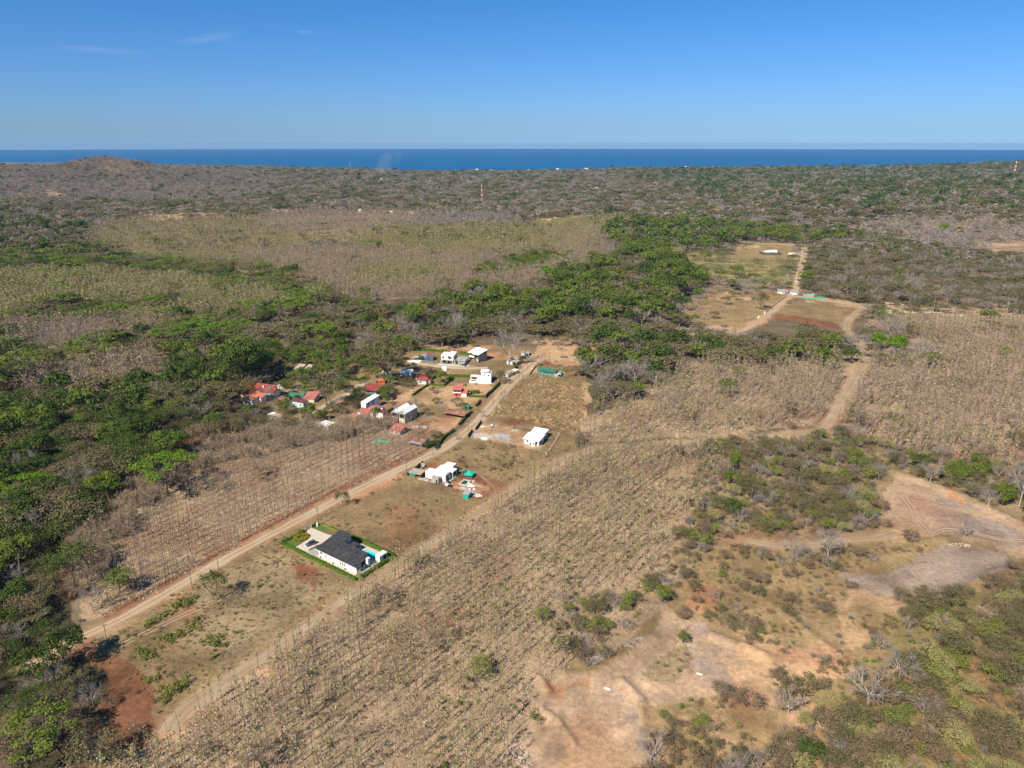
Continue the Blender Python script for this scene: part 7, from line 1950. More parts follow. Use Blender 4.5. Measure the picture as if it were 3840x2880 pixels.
zone([(1150, 500), (1290, 498), (1330, 520), (1300, 560), (1240, 545)], [('ttan', .5), ('tpale', .4), ('tyel', .1)], 5, (1., 1.3), rows=True)
# village and the belt behind it
zone([(560, 850), (700, 800), (900, 752), (1100, 745), (1235, 762), (1180, 800), (1060, 870), (930, 955), (840, 900), (700, 930), (600, 900)], [('olive', 1)], 20, dens=0)
zone([(560, 765), (640, 755), (760, 760), (890, 752), (900, 775), (830, 790), (760, 800), (700, 812), (640, 815), (580, 800)], [('gdark', .3), ('gmid', .32), ('olive', .26), ('bare', .07), ('palm', .05)], 7.5, (.6, .95), lab='behind the village houses')
zone([(560, 858), (700, 800), (860, 788), (872, 835), (845, 880), (760, 905), (700, 925), (600, 900)], [('olive', .34), ('gmid', .24), ('oldk', .2), ('oliveb', .12), ('bare', .1)], 6.4, (.45, .9), dens=.92, pad=1.2, lab='crowding round the village houses')
zone([(880, 850), (960, 850), (1000, 880), (960, 905), (900, 900)], [('olive', .4), ('bare', .4), ('oliveb', .2)], 9, (.5, .8), dens=.5, pad=1.8)
zone([(640, 850), (700, 815), (740, 820), (720, 850), (680, 860)], [('gmid', .4), ('olive', .4), ('gbright', .2)], 8, (.5, .8))
zone([(780, 800), (900, 790), (960, 830), (900, 850), (840, 855), (800, 850)], [('gmid', .3), ('olive', .5), ('oliveb', .2)], 9, (.5, .8), lab='among the village houses')
zone([(690, 855), (760, 850), (790, 870), (790, 895), (740, 900), (690, 890)], [('olive', .7), ('oliveb', .3)], 8, (.6, .8))
zone([(700, 760), (860, 690), (1100, 700), (1250, 722), (1350, 700), (1500, 700), (1585, 738), (1640, 730), (1700, 728), (1780, 738), (1830, 742), (1885, 770), (1850, 795), (1650, 790), (1490, 795), (1400, 850), (1330, 885), (1280, 860), (1262, 800), (1245, 752), (1100, 742), (900, 752)], [('olive', .32), ('oumb', .14), ('bare', .28), ('gdark', .09), ('gmid', .07), ('oliveb', .1)], 11.5, (1.2, 1.85), hs=(.62, .85), lab='in the wood behind the village')
zone([(1110, 730), (1230, 725), (1250, 768), (1180, 760), (1130, 768)], [('olive', .5), ('oliveb', .3), ('bare', .2)], 12, (.7, 1.), dens=.55, lab='near the end of the road')
zone([(860, 758), (1110, 748), (1110, 770), (900, 775)], [('olive', 1)], 12, dens=0)
zone([(1180, 765), (1255, 765), (1250, 790), (1190, 790)], [('tpale', 1)], 6, (.6, .8), dens=.45, lab='thin and pale at the end of the road')
zone([(1290, 955), (1250, 905), (1330, 885), (1470, 805), (1500, 785), (1650, 792), (1830, 775), (1845, 815), (1820, 860), (1785, 915), (1740, 928), (1500, 943)], [('ttan', .60), ('tpale', .25), ('tyel', .135), ('olive', .012), ('gmid', .004)], 3.8, (.85, 1.12), rows=True, lab='in the plantation above the lane')
zone([(1880, 760), (1880, 700), (1900, 675), (2212, 690), (2500, 710), (2500, 1010), (2212, 1000), (2000, 985), (1870, 950), (1800, 915), (1835, 860), (1865, 800)], [('ttan', .66), ('tpale', .18), ('tyel', .12), ('olive', .02), ('baret', .02)], 3.9, (.85, 1.15), rows=True, lab='in the plantation on the right')
zone([(1850, 735), (1900, 725), (1990, 735), (2010, 790), (1920, 800), (1870, 780)], [('bare', .55), ('olive', .4), ('gmid', .05)], 9, (.9, 1.2), lab='at the head of the lane')
zone([(1885, 672), (2212, 688), (2212, 720), (2000, 700), (1880, 700)], [('tthing', .5), ('tthin', .5)], 3.6, (.5, .75), rows=True)
zone([(1745, 540), (1790, 518), (1900, 520), (2212, 560), (2500, 580), (2500, 705), (2212, 672), (1900, 650), (1745, 632), (1738, 600)], [('olive', .32), ('oumb', .14), ('bare', .28), ('oliveb', .18), ('oldk', .03), ('gmid', .01), ('baret', .08)], 8.4, (.8, 1.2), lab='in the wood beyond the right-hand road')
zone([(1820, 500), (1900, 478), (2212, 480), (2500, 480), (2500, 580), (2212, 560), (1950, 530)], [('bare', .62), ('baret', .2), ('olive', .18)], 10, (.85, 1.2))
zone([(1440, 560), (1500, 546), (1640, 562), (1722, 556), (1702, 612), (1650, 625), (1560, 612), (1500, 592)], [('tthing', .7), ('tthin', .3)], 4.2, (.45, .7), rows=True)
zone([(1590, 535), (1640, 522), (1738, 528), (1730, 556), (1640, 562), (1560, 550)], [('olive', 1)], 20, dens=0)
zone([(1460, 560), (1420, 556), (1460, 546), (1510, 546)], [('tyel', 1)], 5, (.9, 1.1), rows=True)
zone([(1480, 645), (1600, 620), (1712, 628), (1690, 655), (1640, 690), (1590, 708), (1480, 700)], [('olive', .4), ('bare', .4), ('gmid', .2)], 13, (.8, 1.2), dens=.55, lab='in the park beside the junction')
zone([(1480, 700), (1560, 700), (1640, 696), (1600, 735), (1490, 735)], [('olive', .5), ('bare', .3), ('gmid', .2)], 11, (.7, 1.), dens=.7)
zone([(1560, 725), (1600, 690), (1640, 650), (1720, 640), (1885, 655), (1850, 728), (1700, 724), (1600, 735)], [('olive', 1)], 20, dens=0)
zone([(1655, 692), (1695, 648), (1760, 648), (1885, 662), (1822, 710), (1700, 700)], [('tthin', 1)], 9, (.4, .5), dens=.5)
for pts in ([(1130, 487), (1150, 475), (1250, 464), (1285, 466), (1240, 480), (1140, 492)], [(300, 476), (330, 464), (460, 460), (470, 470), (380, 476)], [(1745, 388), (1770, 382), (1810, 386), (1790, 391)],
            [(2110, 545), (2130, 525), (2300, 520), (2300, 565)], [(810, 700), (830, 688), (870, 692), (870, 712), (830, 712)], [(0, 415), (50, 418), (80, 430), (40, 428)], [(100, 412), (150, 424), (120, 430), (80, 420)]):
    zone(pts, [('olive', 1)], 20, dens=0)
# right foreground
zone([(350, 1600), (560, 1440), (760, 1290), (860, 1232), (1040, 1112), (1110, 1062), (1285, 970), (1500, 955), (1570, 1000), (1550, 1080), (1475, 1180), (1425, 1260), (1400, 1340), (1240, 1435), (1150, 1500), (1105, 1720), (80, 1760)], [('tthin', .64), ('tthing', .24), ('tpale', .10), ('bushg', .01), ('baret', .02)], 3.0, (.62, 1.2), rows=True, jit=.44, hs=(.75, 1.25), lab='in the leafless plantation in front')
zone([(980, 1330), (1150, 1200), (1380, 1080), (1540, 1010), (1550, 1090), (1475, 1180), (1425, 1260), (1400, 1340), (1240, 1435), (1150, 1500), (1105, 1720), (900, 1760), (940, 1500)], [('tthin', .42), ('tthing', .38), ('tpale', .14), ('bushg', .04), ('olg', .02)], 3.4, (.6, 1.1), rows=True, jit=.34, lab='in the greener half of the front plantation')
zone([(1510, 958), (1780, 935), (1880, 950), (2000, 985), (2212, 1010), (2500, 1040), (2500, 1200), (2212, 1090), (2100, 1060), (1930, 1015), (1890, 1050), (1915, 1110), (1850, 1158), (1600, 1160), (1545, 1180), (1420, 1290), (1400, 1345), (1470, 1180), (1540, 1080), (1570, 1000)], [('olive', .28), ('oliveb', .14), ('bare', .08), ('olg', .18), ('yolk', .08), ('gmid', .02), ('tthing', .16), ('tthin', .12), ('tpale', .06), ('baret', .08)], 5.6, (.5, .9), lab='on the scrubby slope in the middle right')
zone([(1935, 1015), (2000, 1000), (2212, 1030), (2212, 1140), (2110, 1075)], [('gdark', .2), ('gmid', .3), ('olive', .3), ('bare', .2)], 6, (.5, .8), lab='behind the upper bare pad')
zone([(2212, 1090), (2500, 1160), (2500, 1200), (2212, 1130)], [('gmid', 1)], 7, (.5, .8))
zone([(1430, 1190), (1560, 1180), (1600, 1172), (1860, 1180), (2050, 1175), (2000, 1190), (1835, 1245), (1830, 1300), (1680, 1310), (1500, 1325), (1440, 1305)], [('olive', .3), ('bare', .1), ('oliveb', .3), ('olg', .2), ('twigs', .1)], 6.5, (.35, .6), dens=.5, lab='on the grassy slope between the bare pads')
zone([(1600, 1178), (1830, 1180), (1900, 1165), (1990, 1180), (1850, 1230), (1650, 1240)], [('bare', .5), ('twigs', .2), ('oliveb', .3)], 5, (.4, .7), dens=.6)
zone([(1210, 1300), (1400, 1260), (1420, 1290), (1400, 1345), (1240, 1430), (1200, 1420)], [('olive', .32), ('bare', .14), ('olg', .3), ('oliveb', .14), ('tthing', .1)], 5, (.45, .75), lab='between the plantation and the lower bare pad')
zone([(2240, 1230), (2140, 1285), (1950, 1320), (1860, 1340), (1900, 1420), (1800, 1500), (1640, 1545), (1540, 1560), (1480, 1620), (1470, 1760), (2600, 1900), (2600, 1200)], [('olive', .30), ('olg', .13), ('yolk', .12), ('oliveb', .23), ('baret', .10), ('bare', .06), ('twigs', .06)], 4.0, (.4, .85), lab='in the lower right corner', dens=.85)
zone([(1950, 1320), (1860, 1340), (1900, 1420), (1800, 1500), (1640, 1545), (1540, 1560), (1480, 1620), (1600, 1640), (1750, 1560), (1900, 1500), (2000, 1400)], [('oliveb', .4), ('twigs', .2), ('baret', .2), ('olive', .2)], 7, (.35, .6), dens=.4, lab='on the tan bank of the lower right')
zone([(1395, 1400), (1470, 1380), (1500, 1400), (1480, 1450), (1400, 1450)], [('twigs', .3), ('bushb', .7)], 4, (.5, .9))
zone([(1860, 1340), (1700, 1330), (1680, 1400), (1760, 1460), (1800, 1500), (1900, 1420)], [('twigs', .5), ('baret', .3), ('olive', .2)], 6, (.4, .6), dens=.4)

BAREPADS = [PL('U', [(1160, 360), (1230, 430), (1330, 520), (1480, 590), (1620, 660), (1960, 780), (2090, 880), (2000, 1100), (1700, 1100), (1400, 1120), (1060, 1190), (1070, 1320), (1120, 1470), (1000, 1680), (940, 1900), (60, 1900), (160, 1230), (240, 1000), (320, 980), (640, 900), (870, 780), (1090, 650), (1200, 500)]),
            PL('Q', [(560, 1540), (900, 1510), (1180, 1440), (1270, 1370), (1500, 1260), (1950, 1330), (2150, 1400), (2000, 1520), (1500, 1760), (800, 1700)]),
            PL('Q', [(1080, 640), (1500, 790), (1900, 970), (2212, 1110), (2400, 1200), (2400, 1440), (2150, 1390), (1900, 1270), (1640, 1230), (1200, 1180), (1000, 1060), (960, 860), (1040, 740)])]
ISLAND = PL('U', [(1060, 900), (1230, 760), (1390, 700), (1440, 790), (1400, 850), (1330, 980), (1180, 970)])
FIELD = PL('V', [(195, 1400), (430, 1255), (640, 1145), (935, 990), (1060, 885), (1150, 805), (1195, 770), (1255, 780), (1262, 820), (1265, 900), (1250, 970), (1100, 1065), (860, 1230), (600, 1410), (370, 1570), (290, 1500), (200, 1440)])
FIELD_T = PL('V', [(1040, 895), (1150, 810), (1195, 785), (1255, 800), (1262, 900), (1225, 925), (1100, 900)])
SITE = [PL('E', [(870, 880), (1000, 860), (1230, 920), (1450, 1000), (1400, 1080), (1330, 1130), (1260, 1180), (1050, 1160), (900, 1100), (740, 1030), (540, 1000), (240, 900), (260, 860), (460, 740)]),
        PL('E', [(1040, 350), (1130, 290), (1500, 330), (1640, 360), (1900, 390), (1900, 600), (1800, 580), (1560, 550), (1330, 500), (1140, 470), (1010, 440)]),
        PL('D', [(215, 570), (1240, 1080), (1760, 740), (735, 290)])]
VIL = ZONES  # names used below

rng0 = np.random.default_rng(5)
ROAD_ANG = math.atan2(*(ROADS[R_MAIN][0][60] - ROADS[R_MAIN][0][20])[::-1])
def road_clear(x, y, pad):
    ok = np.ones(x.shape, bool)
    for ln, w in ROADS:
        q = (x > ln[:, 0].min() - 12) & (x < ln[:, 0].max() + 12) & (y > ln[:, 1].min() - 12) & (y < ln[:, 1].max() + 12)
        if q.any():
            i = np.where(q)[0]
            d = dist_line(x[i], y[i], ln[::2])
            near = (w.mean() + pad) + (1.6 * (x[i] > 20) * (pad > 0) if ln is ROADS[R_LANE][0] else 0)   # the lane's cleared verges
            ok[i[d < near]] = False
    return ok
def foot_clear(x, y, pad):
    ok = np.ones(x.shape, bool)
    for cx_, cy_, ca_, sa_, x0, x1, y0, y1 in FOOT:
        lx = (x - cx_) * ca_ + (y - cy_) * sa_
        ly = -(x - cx_) * sa_ + (y - cy_) * ca_
        ok &= ~((lx > x0 - pad) & (lx < x1 + pad) & (ly > y0 - pad) & (ly < y1 + pad))
    return ok
def in_any(x, y, polys):
    r = np.zeros(x.shape, bool)
    for p in polys: r |= pip(x, y, p)
    return r
def zone_at(x, y):
    n1, n2 = fbm(x, y, 18, 51, 2), fbm(x, y, 18, 52, 2)
    f = 20 * np.clip(np.hypot(x, y) / 500, .3, 3)
    m1, m2 = fbm(x, y, 5, 53, 1), fbm(x, y, 5, 54, 1)
    xx, yy = x + (n1 - .5 + (m1 - .5) * .5) * f, y + (n2 - .5 + (m2 - .5) * .5) * f
    z = np.full(x.shape, -1)
    for i, d in enumerate(ZONES):
        z[pip(xx, yy, d['poly'])] = i
    return z
def wedge(x, y, lo=88, hi=5900, a=43):
    r = np.hypot(x, y)
    return (r > lo) & (r < hi) & (np.abs(np.arctan2(x, y)) < rad(a)) & (y < coast_y(x, y) - 40)

PTS = []   # x y s rz sz sp lod var zone
def lod_of(r): return 'n' if r < 470 else ('m' if r < 1150 else 'f')
def pick(mix, u):
    t = 0; tot = sum(w for _, w in mix)
    for s, w in mix:
        t += w / tot
        if u <= t: return s
    return mix[-1][0]
def grid(x0, x1, y0, y1, sp, ang, jit, rng):
    cx_, cy_ = (x0 + x1) / 2, (y0 + y1) / 2
    R = math.hypot(x1 - x0, y1 - y0) / 2 + sp
    g = np.arange(-R, R, sp)
    a, b = np.meshgrid(g, g)
    a = a.ravel() + rng.uniform(-jit, jit, a.size) * sp; b = b.ravel() + rng.uniform(-jit, jit, b.size) * sp
    x = cx_ + a * math.cos(ang) - b * math.sin(ang); y = cy_ + a * math.sin(ang) + b * math.cos(ang)
    q = (x > x0) & (x < x1) & (y > y0) & (y < y1)
    return x[q], y[q]
def fill(zi, x, y, mix, sc, dens, hs, clump=True):
    if not len(x): return
    r = np.hypot(x, y)
    u = rng0.uniform(0, 1, len(x))
    cl = fbm(x, y, 40, 61, 2)
    u2 = np.clip(u * .55 + np.clip((cl - .25) * 2, 0, 1) * .45, 0, .9999) if clump else u
    keep = (rng0.uniform(0, 1, len(x)) < dens) & ((fbm(x, y, 11, 63, 3) > .36) | (not clump) | (r < 95))
    s = rng0.uniform(sc[0], sc[1], len(x)) * (.78 + .44 * fbm(x, y, 30, 66, 3)); rz = rng0.uniform(0, 6.283, len(x)); sz = rng0.uniform(hs[0], hs[1], len(x)); vv = rng0.integers(0, 60, len(x))
    for i in np.where(keep)[0]:
        PTS.append((x[i], y[i], s[i], rz[i], sz[i], pick(mix, (u if len(mix) < 3 or i % 2 else u2)[i] if clump else u[i]), lod_of(r[i]), int(vv[i]), zi))
# bands of the general wood
for lo, hi, sp, sc in ((90, 430, 5.5, (.4, .8)), (430, 1250, 10.5, (1.0, 1.6)), (1250, 2600, 14.5, (1.3, 2.2)), (2600, 5900, 20, (1.7, 2.6))):
    x, y = grid(-hi * .72, hi * .72, 40, hi, sp, .3, .45, rng0)
    q = wedge(x, y, lo, hi); x, y = x[q], y[q]
    z = zone_at(x, y)
    q = (z == -1) & ~pip(x, y, FIELD) & ~in_any(x, y, BAREPADS) & foot_clear(x, y, 3) & road_clear(x, y, 3)
    fill(-1, x[q], y[q], NEARMIX if lo == 90 else FARMIX, sc, .6 if lo == 90 else 1, (.65, .9) if lo == 90 else (.5, .75))
for i, zd in enumerate(ZONES):
    if zd['dens'] <= 0: continue
    lo, hi = zd['poly'].min(0) - 12, zd['poly'].max(0) + 12
    rz_ = np.hypot(*zd['poly'].mean(0))
    sp = zd['sp'] * (1.25 if rz_ > 1200 and zd['sp'] < 8 else 1)
    x, y = grid(lo[0], hi[0], lo[1], hi[1], sp, ROAD_ANG if zd['rows'] else .3 * i, zd['jit'] * (.85 if zd['rows'] and zd['jit'] > .2 else 1), rng0)
    q = wedge(x, y); x, y = x[q], y[q]
    if not len(x): continue
    z = zone_at(x, y)
    q = (z == i) & ~in_any(x, y, BAREPADS) & ~pip(x, y, FIELD)
    if zd['lab'] != 'in the leafless plantation in front' or True:
        q &= road_clear(x, y, 1.2 if zd['rows'] else 2.5)
    q &= foot_clear(x, y, 1.5 if zd['rows'] else zd['pad'])
    fill(i, x[q], y[q], zd['mix'], zd['sc'], zd['dens'], zd['hs'], not zd['rows'] or len(zd['mix']) > 2)
# single big trees standing above the far plantations
x, y = grid(-900, 900, 500, 1500, 40, .2, .5, rng0)
q = wedge(x, y, 480, 1500); x, y = x[q], y[q]; z = zone_at(x, y)
q = np.array([k >= 0 and ZONES[k]['rows'] for k in z]) & road_clear(x, y, 5)
fill(-1, x[q], y[q], [('oldk', .3), ('olive', .25), ('raindark', .1), ('gmid', .12), ('bare', .23)], (.8, 1.6), .75, (.6, .85))
print('plants', len(PTS))

# special trees the photograph singles out -------------------------------------------------
def special(k, x, y, sp, s, label, sz=1.0, rz=None, var=0, name=None, lod='n'):
    p = P(k, x, y)
    plant(sp, p[0], p[1], s, rz if rz is not None else rng0.uniform(0, 6), lod, var, label, None, sz=sz, name=name)
    SPECIAL.append((p[0], p[1], s * 4.5))
SPECIAL = []
special('V', 461, 1297, 'oldk', .92, 'lone olive-green tree with forked trunk in the field below the road', 1.35)
special('A', 745, 1075, 'oldk', .55, 'small lone tree at the road edge beside the bare teak rows', 1.5, var=1)
special('V', 362, 1068, 'rain', 1.55, 'largest bright green umbrella tree over the dark wood, its pale trunk showing', 1.15, var=0)
special('V', 70, 1092, 'rain', 1.2, 'bright green umbrella tree at the left edge of the dark wood', 1.1, var=1)
special('V', 60, 840, 'raindark', 2.1, 'very wide dark green umbrella tree at the left edge of the picture', 1.1, var=0)
special('V', 230, 842, 'rain', .75, 'low lime green tree right beside the wide dark umbrella tree', .8, var=2)
special('V', 370, 748, 'rain', 1.45, 'green umbrella tree rising from the tan plantation on the left', 1.0, var=1)
special('V', 645, 662, 'rain', 1.6, 'lime green umbrella tree with pale limbs left of the green belt', 1.0, var=0)
special('V', 215, 702, 'raindark', 1.7, 'broad green umbrella tree in the band across the left plantations', .9, var=1)
special('V', 45, 702, 'raindark', 1.5, 'flat dark umbrella tree at the left end of the band of trees', .9)
special('V', 525, 835, 'gdark', 2.3, 'tall dense dark green tree above the red-roofed house', 1.15, var=0)
special('V', 428, 845, 'gdark', 1.6, 'dense green tree left of the tallest dark one', 1.1, var=1)
special('V', 562, 815, 'gmid', 1.6, 'dense green tree right behind the red-roofed house', 1.15, var=0)
special('V', 455, 870, 'gmid', 1.1, 'yellow-green round tree in front of the dense dark ones', 1.0, var=1)
special('V', 385, 905, 'gmid', 1.1, 'yellow-green tree on the upper edge of the dark wood', 1.0, var=2)
special('V', 245, 965, 'gmid', 1.15, 'yellow-green lumpy tree on the edge of the tan plantation', 1.0, var=0)
special('V', 290, 975, 'gdark', .9, 'blue-green dark tree beside the yellow-green lumpy one', 1.1, var=2)
special('V', 80, 1000, 'gdark', 1.35, 'large dark green tree at the left edge above the wood', 1.0, var=1)
special('C', 1900, 430, 'oumb', 2.2, 'wide olive umbrella tree spreading over the village houses', 1.5, var=0)
special('C', 1200, 740, 'olive', 2.3, 'big dark spreading tree with thick forked trunk in the village', 1.25, var=2)
special('C', 230, 610, 'olrust', 1.2, 'rust brown tree in front of the orange-roofed house', 1.15, var=0)
special('C', 500, 620, 'bare', .95, 'grey half-bare tree right of the orange-roofed house', 1.0, var=1)
special('B', 1290, 370, 'dead', 2.2, 'giant pale leafless tree spreading at the end of the road', 1.3, var=0)
special('B', 1195, 600, 'olive', .85, 'grey-green tree beside the white villa at the roadside', 1.3, var=3)
special('B', 1450, 360, 'gdark', .45, 'dark round tree beside the shacks at the road end', 1.1, var=1)
special('B', 1225, 760, 'bare', .42, 'pruned leafless tree at the roadside right of the red house', 1.35, var=2)
special('B', 968, 1000, 'bare', .42, 'pruned leafless tree at the roadside near the tiled shelter', 1.3, var=3)
special('B', 672, 1270, 'bare', .36, 'pruned leafless tree at the roadside above the parked dark car', 1.4, var=0)
special('B', 1185, 830, 'bare', .26, 'small pruned tree in the hedge right of the red house', 1.3, var=1)
special('B', 855, 165, 'gmid', .42, 'small bright round tree beyond the two-storey white houses', 1.2, var=1)
special('B', 500, 950, 'bare', .72, 'spreading grey tree left of the tiled shelter', 1.0, var=3)
special('B', 350, 1060, 'bare', .6, 'grey bushy tree in the yard right of the twin tall sheds', .8, var=2)
special('B', 760, 900, 'olive', .55, 'olive tree hanging over the tiled shelter', .9, var=0)
special('B', 250, 320, 'gbright', .42, 'small green tree in front of the blue house', 1.1)
special('B', 350, 385, 'palm', .55, 'small palm on the pale path before the blue house')
special('B', 660, 385, 'palm', .55, 'small palm in front of the two-storey white house')
special('C', 1770, 830, 'gdark', .48, 'round dark green tree by the pink-roofed houses', 1.0, var=0)
special('C', 1370, 180, 'palm', .95, 'tall palm behind the green-roofed house')
special('C', 1380, 500, 'gbright', .75, 'bright green tree beside the green-roofed house', 1.0, var=1)
special('C', 930, 540, 'gbright', .6, 'bright green tree beside the white car', 1.0)
special('C', 750, 400, 'gbright', .5, 'lime green narrow tree behind the parking yard', 1.3, var=1)
special('C', 840, 640, 'gdark', .32, 'small dark bush tree between green-roofed and red-roofed houses', 1.0)
special('C', 715, 640, 'gdark', .35, 'small dark bush tree left of the green-roofed house', 1.0, var=2)
special('J', 1235, 700, 'gmid', .62, 'round green tree beside the white gatehouses at the junction', 1.1)
special('J', 860, 970, 'olive', 1.4, 'tall single tree with bare trunk in the park by the junction', 1.5, var=1)
special('J', 640, 780, 'bare', 1.8, 'broad grey tree in the park by the junction', 1.0, var=1)
special('J', 1240, 900, 'olive', .4, 'small tree at the edge of the road below the gatehouses', 1.2)
special('J', 900, 690, 'gmid', .6, 'green tree left of the gatehouses beyond the wall', 1.0, var=2)
special('J', 1050, 690, 'gmid', .65, 'dark green tree second left of the gatehouses beyond the wall', 1.1, var=1)
special('K', 570, 925, 'gbright', 1.3, 'vivid green tree left of its twin at the head of the lane', 1.2)
special('K', 760, 995, 'gbright', 1.5, 'vivid green tree, larger of the pair at the head of the lane', 1.2, var=1)
special('K', 450, 415, 'olive', .9, 'spreading tree by the parked car on the right-hand road', 1.0, var=2)
special('K', 780, 460, 'olive', .55, 'small tree beside the stacked concrete poles', 1.1)
special('K', 700, 810, 'bare', 2.0, 'wide pale leafless tree at the head of the lane', 1.0, var=2)
special('K', 1060, 1050, 'bare', 1.9, 'wide pale leafless tree right of the vivid green pair', 1.0, var=0)
special('K', 320, 1020, 'bare', 2.0, 'wide grey leafless tree left of the lane', 1.0, var=3)
special('R', 840, 210, 'bare', 2.0, 'largest pale leafless tree in the grove right of the green house', 1.0, var=0)
special('R', 620, 210, 'bare', 1.2, 'pale leafless tree in the grove left of the largest one', 1.1, var=1)
special('R', 1110, 420, 'bare', 1.3, 'pale leafless tree below the grove by the plantation', 1.1, var=2)
special('R', 860, 300, 'gbright', 1.0, 'single vivid green tree in the grey grove', 1.1)
special('R', 1660, 950, 'gmid', .5, 'tall narrow yellow-green tree on the scrubby slope', 1.9, var=1)
special('R', 1650, 1310, 'gdark', .6, 'blue-green round tree on the scrubby slope', 1.2, var=1)
special('R', 1200, 790, 'olive', .55, 'grey-green tree just below the lane', 1.2)
special('Q', 2170, 930, 'dead', 1.4, 'tall white-barked forked tree at the right edge behind the upper pad', 1.5, var=1)
special('Q', 1380, 740, 'dead', 1.0, 'leaning pale tree with curved trunk at the pad rim', 1.2, var=3)
special('Q', 1890, 950, 'dead', .8, 'low pale forked tree at the right rim of the upper pad', 1.1, var=2)
special('Q', 1680, 1230, 'dead', .5, 'slender grey tree standing on the edge between the two pads', 2.0, var=0)
special('Q', 475, 1400, 'dead', .95, 'white forked dead tree on the slope above the middle pad', 1.4, var=1)
special('Q', 290, 1120, 'dead', .45, 'many-stemmed white tree above the short lane', 1.3, var=3)
special('Q', 1150, 600, 'dead', .55, 'pale crooked tree at the top end of the upper pad', 1.2, var=0)
special('U', 1310, 700, 'tpole', .8, 'single tall bare trunk on the grassy island in the clearing', 1.0)
special('U', 1370, 690, 'gmid', .33, 'small green tree beside the bare trunk on the grassy island', 1.2)
special('U', 610, 790, 'dead', .42, 'white crooked tree beside the dark bush over the clearing', 1.4, var=2)
special('U', 480, 780, 'olive', .75, 'dark olive tree at the rim of the clearing', 1.0, var=1)
special('U', 1250, 270, 'dead', .5, 'leaning white tree at the top of the clearing', 1.3, var=0)
special('U', 225, 1290, 'bushg', 1.4, 'single green bush on the orange bank of the clearing', 1.0)
special('U', 1120, 1600, 'dead', 1.0, 'large pale dead tree with crooked limbs at the bottom of the picture', .9, var=3)
special('W', 240, 1240, 'dead', .8, 'white dead tree with twisted limbs in the lower right', 1.0, var=0)
special('W', 860, 1150, 'dead', 1.3, 'widest sprawling dead tree in the lower right', .75, var=1)
special('W', 1290, 1280, 'dead', .75, 'dense grey twiggy tree left of the green corner', 1.1, var=2)
special('W', 1100, 960, 'dead', .9, 'forked pale tree above the sprawling dead one', 1.1, var=3)
special('W', 950, 750, 'dead', .5, 'twin-trunk white tree on the grassy bank', 1.2, var=1)
special('W', 1170, 590, 'dead', .45, 'slanting white tree below the middle pad', 1.2, var=0)
special('W', 500, 830, 'dead', .35, 'dark burnt-looking low dead tree on the bare bank', .8, var=2)
special('W', 680, 1480, 'dead', .35, 'thin leaning white trunk near the bottom edge', 1.4, var=3)
special('W', 390, 1600, 'gdark', .6, 'dark green bushy tree near the bottom edge', .9, var=0)
special('S', 340, 1560, 'raindark', 1.1, 'light green spreading tree in the lower left corner', 1.0, var=0)
special('S', 730, 1180, 'dead', .62, 'tall bare tree over the red soil in the lower left', 1.4, var=2)
special('S', 770, 1580, 'dead', .5, 'pale-trunked tree at the bottom edge in the red soil', 1.5, var=0)
special('S', 720, 440, 'dead', .8, 'grey many-branched tree at the near end of the bare rows', 1.3, var=3)
special('T', 330, 960, 'olive', .3, 'small olive tree alone among the leafless plantation', 1.2)
special('V', 1085, 668, 'gmid', 2.2, 'large bright round tree in mid green belt', 1.0, var=0)
special('V', 1145, 670, 'gmid', 1.8, 'round bright tree right of the large one in mid green belt', 1.0, var=1)
special('V', 1180, 612, 'gbright', 2.2, 'vivid green tree on the edge of the tan plantation', 1.0)
special('V', 895, 712, 'gmid', 1.7, 'tall bright green tree behind the village clearing', 1.1, var=2)
special('V', 870, 712, 'bare', 2.0, 'wide grey leafless tree in the clearing behind the village', .9, var=1)
special('V', 985, 728, 'bare', 2.2, 'round grey-brown bare tree behind the village', 1.0, var=2)
special('V', 1670, 487 + 22, 'rain', .9, 'bright tree behind the far end of the road', .9)
special('F', 1690, 625, 'gbright', 1.5, 'single vivid green tree on the grey mound', 1.0, lod='m')
special('V', 820, 545, 'gmid', 1.2, 'dark tree alone in the yellow-green plantation', 1.2, lod='m')
special('V', 940, 560, 'gdark', 1.1, 'small dark round tree in the tan plantation', .9, lod='m')
if SPECIAL:
    sx_, sy_, sr_ = map(np.array, zip(*SPECIAL))
    PTS = [p for p in PTS if not ((np.hypot(sx_ - p[0], sy_ - p[1]) < np.minimum(sr_, 6)).any())]

# ---- the ones that show largest are objects of their own, 290 of each kind at most
def vis(p):
    r = math.hypot(p[0], p[1])
    return math.sqrt(r * r + CH * CH)
KIND_WORD = dict(gdark='dark green leafy tree', gmid='mid green leafy tree', gbright='vivid green leafy tree', rain='bright green umbrella-shaped tree', raindark='dark green umbrella-shaped tree',
    olive='olive green scrubby tree', oliveb='brown dry scrubby tree', oldk='dark green scrubby tree', olg='light green scrubby tree', yolk='yellowish scrubby tree', oumb='wide olive flat-topped tree', bare='grey leafless tree', dead='pale dead tree', baret='tan leafless tree', pinkt='pink blossoming tree',
    tpole='tall bare teak pole', tthin='thin nearly leafless teak', tthing='thin teak with yellow-green leaves', ttan='dry tan teak', tyel='yellow-green teak', tpale='teak with pale leaves on top',
    twigs='small grey twiggy tree', palm='palm tree', bushg='green bush', bushb='brown bush', busho='olive bush', bush='light green bush')
def inframe(p):
    u, v = p[0], p[1]
    X, Yc = u, v * math.cos(PITCH) + CH * math.sin(PITCH)
    Z = -v * math.sin(PITCH) * -1
    zc = v * math.cos(PITCH) + CH * math.sin(PITCH)
    yc = v * math.sin(PITCH) - CH * math.cos(PITCH) + 4
    return abs(X / zc) < .71 and abs(yc / zc) < .535
SING, REST = {}, []
